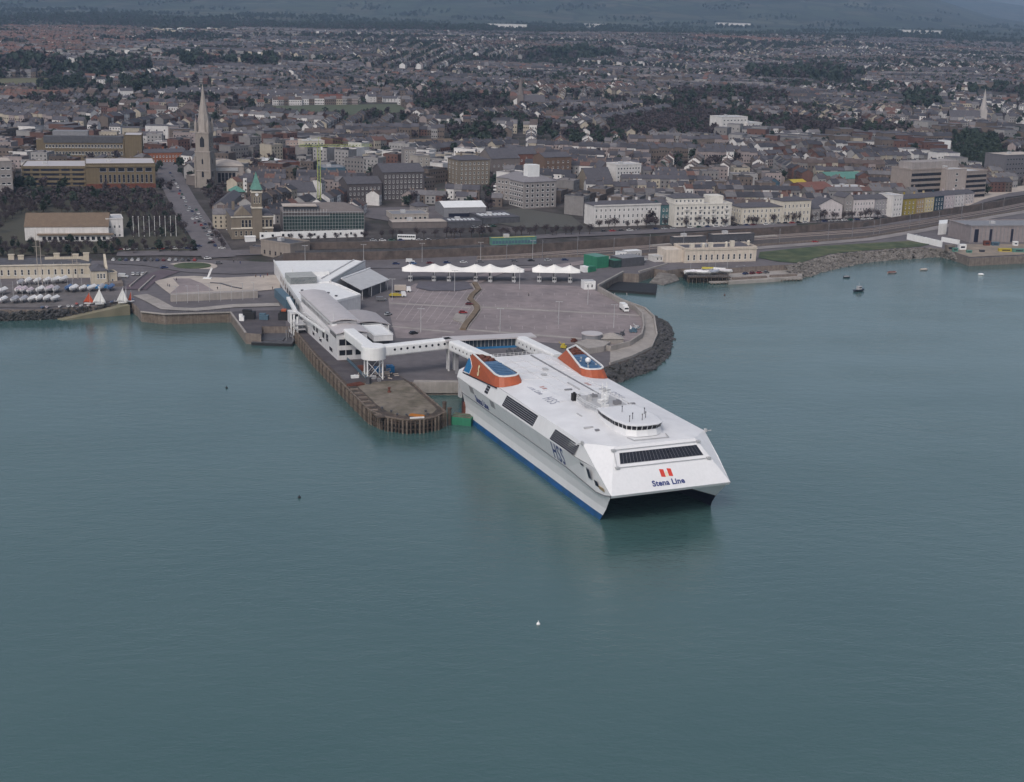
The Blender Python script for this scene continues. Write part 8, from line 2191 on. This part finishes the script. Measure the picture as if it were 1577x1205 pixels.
SHORTL = [('the spire', 317, 288), ('the shopping centre', 140, 288), ('the green-spired town hall', 390, 366), ('the netted scaffolding', 500, 356), ('the yellow-green crane', 492, 330), ('the dark stone hotel', 620, 308), ('the tan stone block', 730, 285), ('the brick apartments', 858, 278), ('the slate office', 830, 320), ('the white office block', 966, 289), ('the long white terrace', 965, 347), ('the balconied hotel', 1080, 348), ('the cream terrace', 1195, 344), ('the red brick works', 1265, 311), ('the pink terrace', 1330, 334), ('the coloured row', 1440, 326), ('the concrete office', 1455, 306), ('the dark evergreen wood', 1500, 256), ('the blank white gable', 1458, 235), ('the stepped white apartments', 1135, 205), ('the purple wood', 1020, 208), ('the pale climbing terrace', 900, 196), ('the playing field', 520, 172), ('the orange shop row', 255, 251), ('the cream apartments', 484, 239), ('the grey tower block', 632, 267), ('the needle-spired church', 801, 165), ('the skyline villas', 290, 152), ('the blue store', 515, 275), ('the gothic school', 924, 293), ('the right-hand church', 1512, 190), ('the grey left-edge offices', 5, 298), ('the zigzag green roof', 1305, 284), ('the edge offices', 1570, 276)]
SHORTL = [(n, *on(a, b)[:2]) for n, a, b in SHORTL]
lk = {}
def near_label(desc, x, y):
    n, lx, ly = min(SHORTL, key=lambda q: (q[1] - x) ** 2 + ((q[2] - y) * .6) ** 2)
    side = ('in front' if y < ly - 25 else 'behind' if y > ly + 25 else 'beside')
    side = {'in front': 'before', 'behind': 'behind', 'beside': 'beside'}[side]
    lr = 'right' if x > lx else 'left'
    key = (desc, n, side, lr); k = lk.get(key, 0); lk[key] = k + 1
    return '%s %s %s, %s side' % (ordn(k) + ' ' + desc, side, n, lr)
KN = {0: ('terraced_house', 'terraced house', 'house', 'terraced houses in the town'), 1: ('villa', 'gabled villa', 'villa', 'villas in the town'), 2: ('shop_building', 'flat-roofed building', 'shop', 'shops in the town centre')}
LIMK = {0: 296, 1: 250, 2: 150}
cnt = {0: 0, 1: 0, 2: 0}
single = np.zeros(len(HA), bool)
for i in range(len(HA)):
    k = int(HA[i, 7])
    if cnt[k] >= LIMK[k] or PX[i] < -5 or PX[i] > 1580: continue
    cnt[k] += 1; single[i] = True
    var = PROTOH[k]; hs = HA[i, 5]
    v = var[min(len(var) - 1, int((hs - 5.2) / (6.4 if k == 0 else 3.4 if k == 1 else 8.5) * len(var)))] if k != 2 else var[i % len(var)]
    nm, ph, cat, grp = KN[k]
    wn_, wc = WALLC[int(HA[i, 8])]; rn, rc_ = ROOFC[int(HA[i, 9])]
    if k == 2: rn, rc_ = [('pale', (.20, .185, .19)), ('grey', (.115, .108, .115)), ('dark', (.06, .057, .064))][i % 3]
    j = rng.uniform(.85, 1.12)
    o = link(nm, v['wall'], None, (X[i], Y[i], ZH[i] - .1)); o.rotation_euler = (0, 0, HA[i, 2]); o.color = (wc[0] * j, wc[1] * j, wc[2] * j, 1)
    sx_ = HA[i, 3] / (7 if k == 0 else 11 if k == 1 else 14); o.scale = (max(.8, min(1.3, sx_)), 1, 1) if k != 2 else (1, 1, 1)
    tag(o, near_label('%s %s with %s roof' % (wn_, ph, rn), X[i], Y[i]), cat, grp)
    r_ = link('roof', v['roof'], o); r_.color = (rc_[0] * j, rc_[1] * j, rc_[2] * j, 1)
    cmn = link('chimney' if k != 2 else 'parapet', v['chimney'], o); cmn.color = (*(.22, .17, .15), 1) if k != 2 else o.color
    wd = link('window_openings', v['window'], o); wd['kind'] = 'stuff'
# ---- the rest of the town, joined
def mass(name, sel, mats):
    H = HA[sel]; n = len(H)
    if n == 0: return
    w, d, h, rs = H[:, 3] / 2, H[:, 4] / 2, H[:, 5], np.where(H[:, 7] == 2, .05, H[:, 6])
    x, y, z = X[sel], Y[sel], ZH[sel] - .2
    one = np.ones(n); zero = np.zeros(n)
    ov = .3
    V = [(-w, -d, zero - 2), (w, -d, zero - 2), (w, d, zero - 2), (-w, d, zero - 2), (-w, -d, h), (w, -d, h), (w, d, h), (-w, d, h), (-w, zero, h + rs), (w, zero, h + rs),
         (-w - ov, -d - ov, h - .05), (w + ov, -d - ov, h - .05), (w + ov, zero, h + rs + .16), (-w - ov, zero, h + rs + .16), (w + ov, d + ov, h - .05), (-w - ov, d + ov, h - .05)]
    F = [(0, 1, 5, 4), (1, 2, 6, 5), (2, 3, 7, 6), (3, 0, 4, 7), (5, 6, 9, -1), (7, 4, 8, -1), (10, 11, 12, 13), (13, 12, 14, 15)]
    ty = [0, 0, 0, 0, 0, 0, 1, 1]
    # chimney
    b = len(V); cw = .45
    for zz in (h + rs - 1.0, h + rs + 1.3 * (H[:, 7] != 2)):
        for sx, sy in ((-1, -1), (1, -1), (1, 1), (-1, 1)): V.append((w - .5 + sx * cw, sy * cw * one, zz))
    F += [(b, b + 1, b + 5, b + 4), (b + 1, b + 2, b + 6, b + 5), (b + 2, b + 3, b + 7, b + 6), (b + 3, b, b + 4, b + 7), (b + 4, b + 5, b + 6, b + 7)]; ty += [2] * 5
    if name != 'far_houses':
        for r in range(2):
            for c in range(3):
                for sg in (-1, 1):
                    b = len(V); u = (-1 + (2 * c + 1) / 3) * w; z0 = h * (.12 + .46 * r)
                    ys = sg * (d + .05)
                    q = [(u - .55, ys, z0), (u + .55, ys, z0), (u + .55, ys, z0 + 1.4), (u - .55, ys, z0 + 1.4)]
                    if sg > 0: q = q[::-1]
                    V += q; F.append((b, b + 1, b + 2, b + 3)); ty.append(3)
    P = np.stack([np.stack([a * one, b_ * one, c_ * one], -1) for a, b_, c_ in V], 1)   # n, nv, 3
    ca, sa = np.cos(H[:, 2])[:, None], np.sin(H[:, 2])[:, None]
    Q = np.stack([P[..., 0] * ca - P[..., 1] * sa + x[:, None], P[..., 0] * sa + P[..., 1] * ca + y[:, None], P[..., 2] + z[:, None]], -1)
    F = np.array(F); nv = len(V)
    FF = F[None] + (np.arange(n) * nv)[:, None, None]; FF = np.where(F[None] < 0, -1, FF)
    ty = np.array(ty)
    wm = H[:, 8].astype(int); rm = 7 + H[:, 9].astype(int)
    rm = np.where(H[:, 7] == 2, 7 + (np.arange(n) % 3 != 0) * 4 * (np.arange(n) % 2), rm)
    MI = np.where(ty[None] == 0, wm[:, None], np.where(ty[None] == 1, rm[:, None], np.where(ty[None] == 2, 5, 12)))
    kind(link(name, fastmesh(name, Q.reshape(-1, 3), FF.reshape(-1, 4), MI.reshape(-1), mats)), 'stuff')
MM = [cm(tuple(c), 'town_wall_' + n.replace(' ', '_')) for n, c in WALLC] + [mat('town_roof_' + n, c, .85, .25, .15, bump=.2) for n, c in ROOFC] + [M_glass]
rest = ~single
mass('town_houses', np.nonzero(rest & (Y < 2300))[0], MM)
mass('far_houses', np.nonzero(rest & (Y >= 2300))[0], MM)
print('houses', len(HA), cnt)

# ------------------------------------------------------------------ trees
def crown_pts(n, rx, rz, clumps, seed, cone=False):
    r = np.random.default_rng(seed)
    cs = r.normal(0, 1, (clumps, 3)); cs /= np.linalg.norm(cs, axis=1)[:, None]; cs *= (r.random((clumps, 1)) ** .5) * .72
    k = r.integers(clumps, size=n)
    p = cs[k] + r.normal(0, .22, (n, 3))
    if cone: p[:, :2] *= np.clip(.75 - p[:, 2:3] * .55, .15, 1.2)
    return p * np.array([rx, rx, rz])
def tris_at(p, size, r):
    n = len(p)
    a = r.normal(0, 1, (n, 3)); a /= np.linalg.norm(a, axis=1)[:, None]
    b = r.normal(0, 1, (n, 3)); b = np.cross(a, b); b /= np.linalg.norm(b, axis=1)[:, None]
    s = size * r.uniform(.6, 1.3, (n, 1))
    return np.stack([p - a * s * .5 - b * s * .35, p + a * s * .5 - b * s * .3, p + b * s * .6], 1)
def tree_meshes(kind_, seed):
    r = np.random.default_rng(seed)
    ever = kind_ == 'evergreen'
    p = crown_pts(340 if ever else 420, 3.3 if ever else 3.6, 4.0 if ever else 3.3, 12, seed, ever and seed % 2 == 0)
    p[:, 2] += 6.0
    T_ = tris_at(p, 1.5 if ever else .6, r).reshape(-1, 3)
    F = np.arange(len(T_)).reshape(-1, 3); F = np.concatenate([F, -np.ones((len(F), 1), int)], 1)
    cm_ = fastmesh('crown', T_, F, None, M_leaf if ever else M_twig)
    t = MB().cyl((0, 0), .34, -1, 3.4, 7, r2=.22)
    for k in range(7):
        a = k * .9 + seed; q = (2.2 * math.cos(a), 2.2 * math.sin(a), 5.2 + (k % 3) * 1.1); t.bar((0, 0, 2.4 + .2 * k), q, .17)
        t.bar(q, (q[0] * 1.5, q[1] * 1.5 + .3, q[2] + 1.5), .09)
    return cm_, t.mesh('trunk', M_bark)
TREEM = {'bare': [tree_meshes('bare', 40 + k) for k in range(6)], 'evergreen': [tree_meshes('evergreen', 60 + k) for k in range(5)]}
tn = [0]
def tree(x, y, z, k, s, label, group):
    c, t = TREEM[k][tn[0] % len(TREEM[k])]; tn[0] += 1
    o = thing('bare_tree' if k == 'bare' else 'evergreen_tree', label, 'tree', (x, y, z), random.uniform(0, 6.28), group)
    o.scale = (s * random.uniform(.85, 1.15), s * random.uniform(.85, 1.15), s)
    link('crown', c, o); link('trunk', t, o)
random.seed(77)
tlab = {}
def tl(desc):
    k = tlab.get(desc, 0); tlab[desc] = k + 1
    return ordn(k) + ' ' + desc
ntree = 0
for (p0, p1, n, s0, lab) in (((1150, 346), (1350, 336), 24, .72, 'before the hotel terraces'), ((920, 353), (1130, 348), 15, .72, 'before the white terrace'), ((690, 366), (905, 362), 20, .72, 'along the wall above the railway'), ((1360, 332), (1490, 313), 9, .6, 'before the coloured houses'), ((448, 372), (560, 370), 9, .5, 'in front of the white hoarding'), ((322, 350), (345, 385), 6, .55, 'along the right kerb of the church avenue'), ((566, 368), (690, 366), 8, .6, 'above the brown retaining wall')):
    for k in range(n):
        px, py = lerp(p0, p1, (k + random.uniform(-.3, .3)) / (n - 1)); x, y, z = on(px, py + random.uniform(-1, 1.2))
        tree(x, y, z, 'bare', s0 * random.uniform(.85, 1.25), '%s bare street tree from the left %s' % (ordn(k), lab), 'street trees'); ntree += 1
gnames = ['in the dark gardens behind the pavilion', 'in the hedge belt before the pavilion', 'beside the foot of the spire', 'left of the slate office wing']
TS = []
for gi, ((outl, ev, sp), poly) in enumerate(zip(GARD, GPOLY)):
    x0, x1, y0, y1 = min(p[0] for p in poly), max(p[0] for p in poly), min(p[1] for p in poly), max(p[1] for p in poly)
    xs_, ys_ = np.meshgrid(np.arange(x0, x1, sp), np.arange(y0, y1, sp))
    xs_ = (xs_ + rng.uniform(-.4, .4, xs_.shape) * sp).ravel(); ys_ = (ys_ + rng.uniform(-.4, .4, ys_.shape) * sp).ravel()
    k = inpoly_np(xs_, ys_, poly)
    c = np.zeros(xs_.shape, bool)
    for q in BLOCKED: c |= inpoly_np(xs_, ys_, q)
    for x, y in zip(xs_[k & ~c], ys_[k & ~c]): TS.append((x, y, gi, rng.random() < ev, (.75 if gi == 0 else .62 if gi == 1 else .7) * rng.uniform(.75, 1.2)))
TS.sort(key=lambda q: q[1])
forest = []
for (x, y, gi, e, s) in TS:
    if ntree < 290: tree(x, y, float(gh(x, y)), 'evergreen' if e else 'bare', s, tl(('dark evergreen' if e else 'bare winter tree') + (' tree ' if e else ' ') + gnames[gi]), 'trees in the gardens'); ntree += 1
    else: forest.append((x, y, s, e))
print('trees single', ntree)
# the town's other trees: crowns of loose leaf and twig clumps, joined by kind
for nm, (outl, ev, sp) in WOODS.items():
    poly = WPOLY[nm]; x0, x1, y0, y1 = min(p[0] for p in poly), max(p[0] for p in poly), min(p[1] for p in poly), max(p[1] for p in poly)
    xs_, ys_ = np.meshgrid(np.arange(x0, x1, sp), np.arange(y0, y1, sp))
    xs_ = (xs_ + rng.uniform(-.45, .45, xs_.shape) * sp).ravel(); ys_ = (ys_ + rng.uniform(-.45, .45, ys_.shape) * sp).ravel()
    k = inpoly_np(xs_, ys_, poly)
    if sp > 8.5: k &= rng.random(len(xs_)) < np.clip(.40 + .5 * np.sin(xs_ * .045 + 2 * np.sin(ys_ * .019)), .06, .95)
    for x, y in zip(xs_[k], ys_[k]): forest.append((x, y, sp / 7.0 * rng.uniform(.55, 1.5), rng.random() < ev))
n = 90000
ys_ = np.sqrt(rng.uniform(900 ** 2, 5600 ** 2, n)); xs_ = rng.uniform(-.42, .42, n) * ys_
tt_ = ys_ - np.interp(xs_ / ys_, WA, WY)
cl = np.sin(xs_ * .017 + 1.7 * np.sin(ys_ * .008)) + np.sin(ys_ * .015 - xs_ * .009 + 2) + .8 * np.sin(xs_ * .045 + ys_ * .037) + .5 * np.sin(xs_ * .09 - ys_ * .07)
grn = (np.sin(xs_ * .011 + 2 * np.sin(ys_ * .006)) + np.sin(ys_ * .009 - xs_ * .004 + 1) + .8 * np.sin(xs_ * .023 + ys_ * .017)) > (1.75 - np.clip((ys_ - 1300) / 1500, 0, 1.25) * np.clip((788.5 + xs_ / ys_ * 2155 + 100) / 900, .35, 1.0))
pk = rng.random(n) < np.where(grn, .62, np.clip(.30 + .20 * cl, .06, .85)) * np.clip(.55 + (ys_ - 900) / 1800, .3, 1.0)
k = pk & (tt_ > 45) & ~blocked_np(xs_, ys_)
occ = {}
for i in range(len(HA)):
    occ.setdefault((int(X[i] // 8), int(Y[i] // 8)), []).append(i)
for x, y, c_ in zip(xs_[k], ys_[k], cl[k]):
    hit = False
    for dx in (-1, 0, 1):
        for dy in (-1, 0, 1):
            for j in occ.get((int(x // 8) + dx, int(y // 8) + dy), ()):
                if abs(X[j] - x) + abs(Y[j] - y) < HA[j, 4] * (.62 if y < 1500 else .42): hit = True
    if not hit: forest.append((x, y, rng.uniform(.6, 1.4), rng.random() < (.7 if y > 1900 else .4)))
n = 190000
ys_ = np.sqrt(rng.uniform(1250 ** 2, 5200 ** 2, n)); xs_ = rng.uniform(-.41, .41, n) * ys_
k = belts(xs_, ys_) & ~blocked_np(xs_, ys_) & (rng.random(n) < np.clip(1.15 - ys_ / 5200, .3, 1) * np.clip(.42 + .45 * np.sin(xs_ * .037 + 2 * np.sin(ys_ * .021)), .08, 1))
for x, y in zip(xs_[k], ys_[k]): forest.append((x, y, rng.uniform(.5, 1.5), rng.random() < .5))
print('belt', k.sum())
# the tree belt where the suburbs end, and copses on the slopes
n = 6500
aa = rng.uniform(-.43, .43, n); yy = rng.uniform(4700, 6500, n)
m_ = (np.sin(aa * 31 + yy * .002) + np.sin(aa * 67 - yy * .004)) > -.35
for a, y in zip(aa[m_], yy[m_]): forest.append((a * y, y, rng.uniform(.8, 2.1), True))
aa = rng.uniform(-.43, .43, 9000); yy = rng.uniform(6300, 9600, 9000)
m_ = (np.sin(aa * 43 + yy * .004) + np.sin(aa * 91 - yy * .0067 + 1) + .6 * np.sin(yy * .011 + aa * 20)) > 1.05
for a, y in zip(aa[m_], yy[m_]): forest.append((a * y, y, rng.uniform(1.2, 2.4), True))
FT = np.array([(f[0], f[1], f[2], float(f[3])) for f in forest])
print('forest', len(FT))
def forest_mesh(name, sel, m, nt, size, seed):
    r = np.random.default_rng(seed); Q = FT[sel]; n = len(Q)
    if n == 0: return
    base = []
    for q in range(8):
        p = crown_pts(nt, 3.4, 3.3, 7, seed + q); p[:, 2] += 5.2; base.append(tris_at(p, size, r))
    base = np.array(base)[r.integers(8, size=n)]                       # n, nt, 3, 3
    th = r.uniform(0, 6.28, n); c, s = np.cos(th)[:, None, None], np.sin(th)[:, None, None]
    sc_ = Q[:, 2][:, None, None]
    V = np.stack([(base[..., 0] * c - base[..., 1] * s) * sc_ + Q[:, 0][:, None, None], (base[..., 0] * s + base[..., 1] * c) * sc_ + Q[:, 1][:, None, None], base[..., 2] * sc_ + gh(Q[:, 0], Q[:, 1])[:, None, None]], -1).reshape(-1, 3)
    F = np.arange(len(V)).reshape(-1, 3); F = np.concatenate([F, -np.ones((len(F), 1), int)], 1)
    kind(link(name, fastmesh(name, V, F, None, m)), 'stuff')
nearf = FT[:, 1] < 2000; midf = (FT[:, 1] >= 2000)
forest_mesh('town_bare_trees', np.nonzero(nearf & (FT[:, 3] < .5))[0], M_twig, 110, 1.7, 5)
forest_mesh('town_evergreen_trees', np.nonzero(nearf & (FT[:, 3] > .5))[0], M_leaf, 110, 2.2, 6)
forest_mesh('far_bare_trees', np.nonzero(midf & (FT[:, 3] < .5))[0], M_twig, 40, 3.0, 7)
forest_mesh('far_evergreen_trees', np.nonzero(midf & (FT[:, 3] > .5))[0], M_leaf, 40, 3.4, 8)
# ------------------------------------------------------------------ the air
def build_haze():
    m = bpy.data.materials.new('haze_air'); m.use_nodes = True
    n, l = m.node_tree.nodes, m.node_tree.links
    n.remove(n['Principled BSDF'])
    v = n.new('ShaderNodeVolumePrincipled')
    v.inputs['Color'].default_value = (.50, .70, 1.0, 1)
    v.inputs['Density'].default_value = 6.0e-5
    v.inputs['Anisotropy'].default_value = 0.1
    l.new(v.outputs[0], n['Material Output'].inputs['Volume'])
    o = MB().box(-15500, 15500, -3200, 18200, -5.5, 640).build('haze', m)
    kind(o, 'stuff')
build_haze()
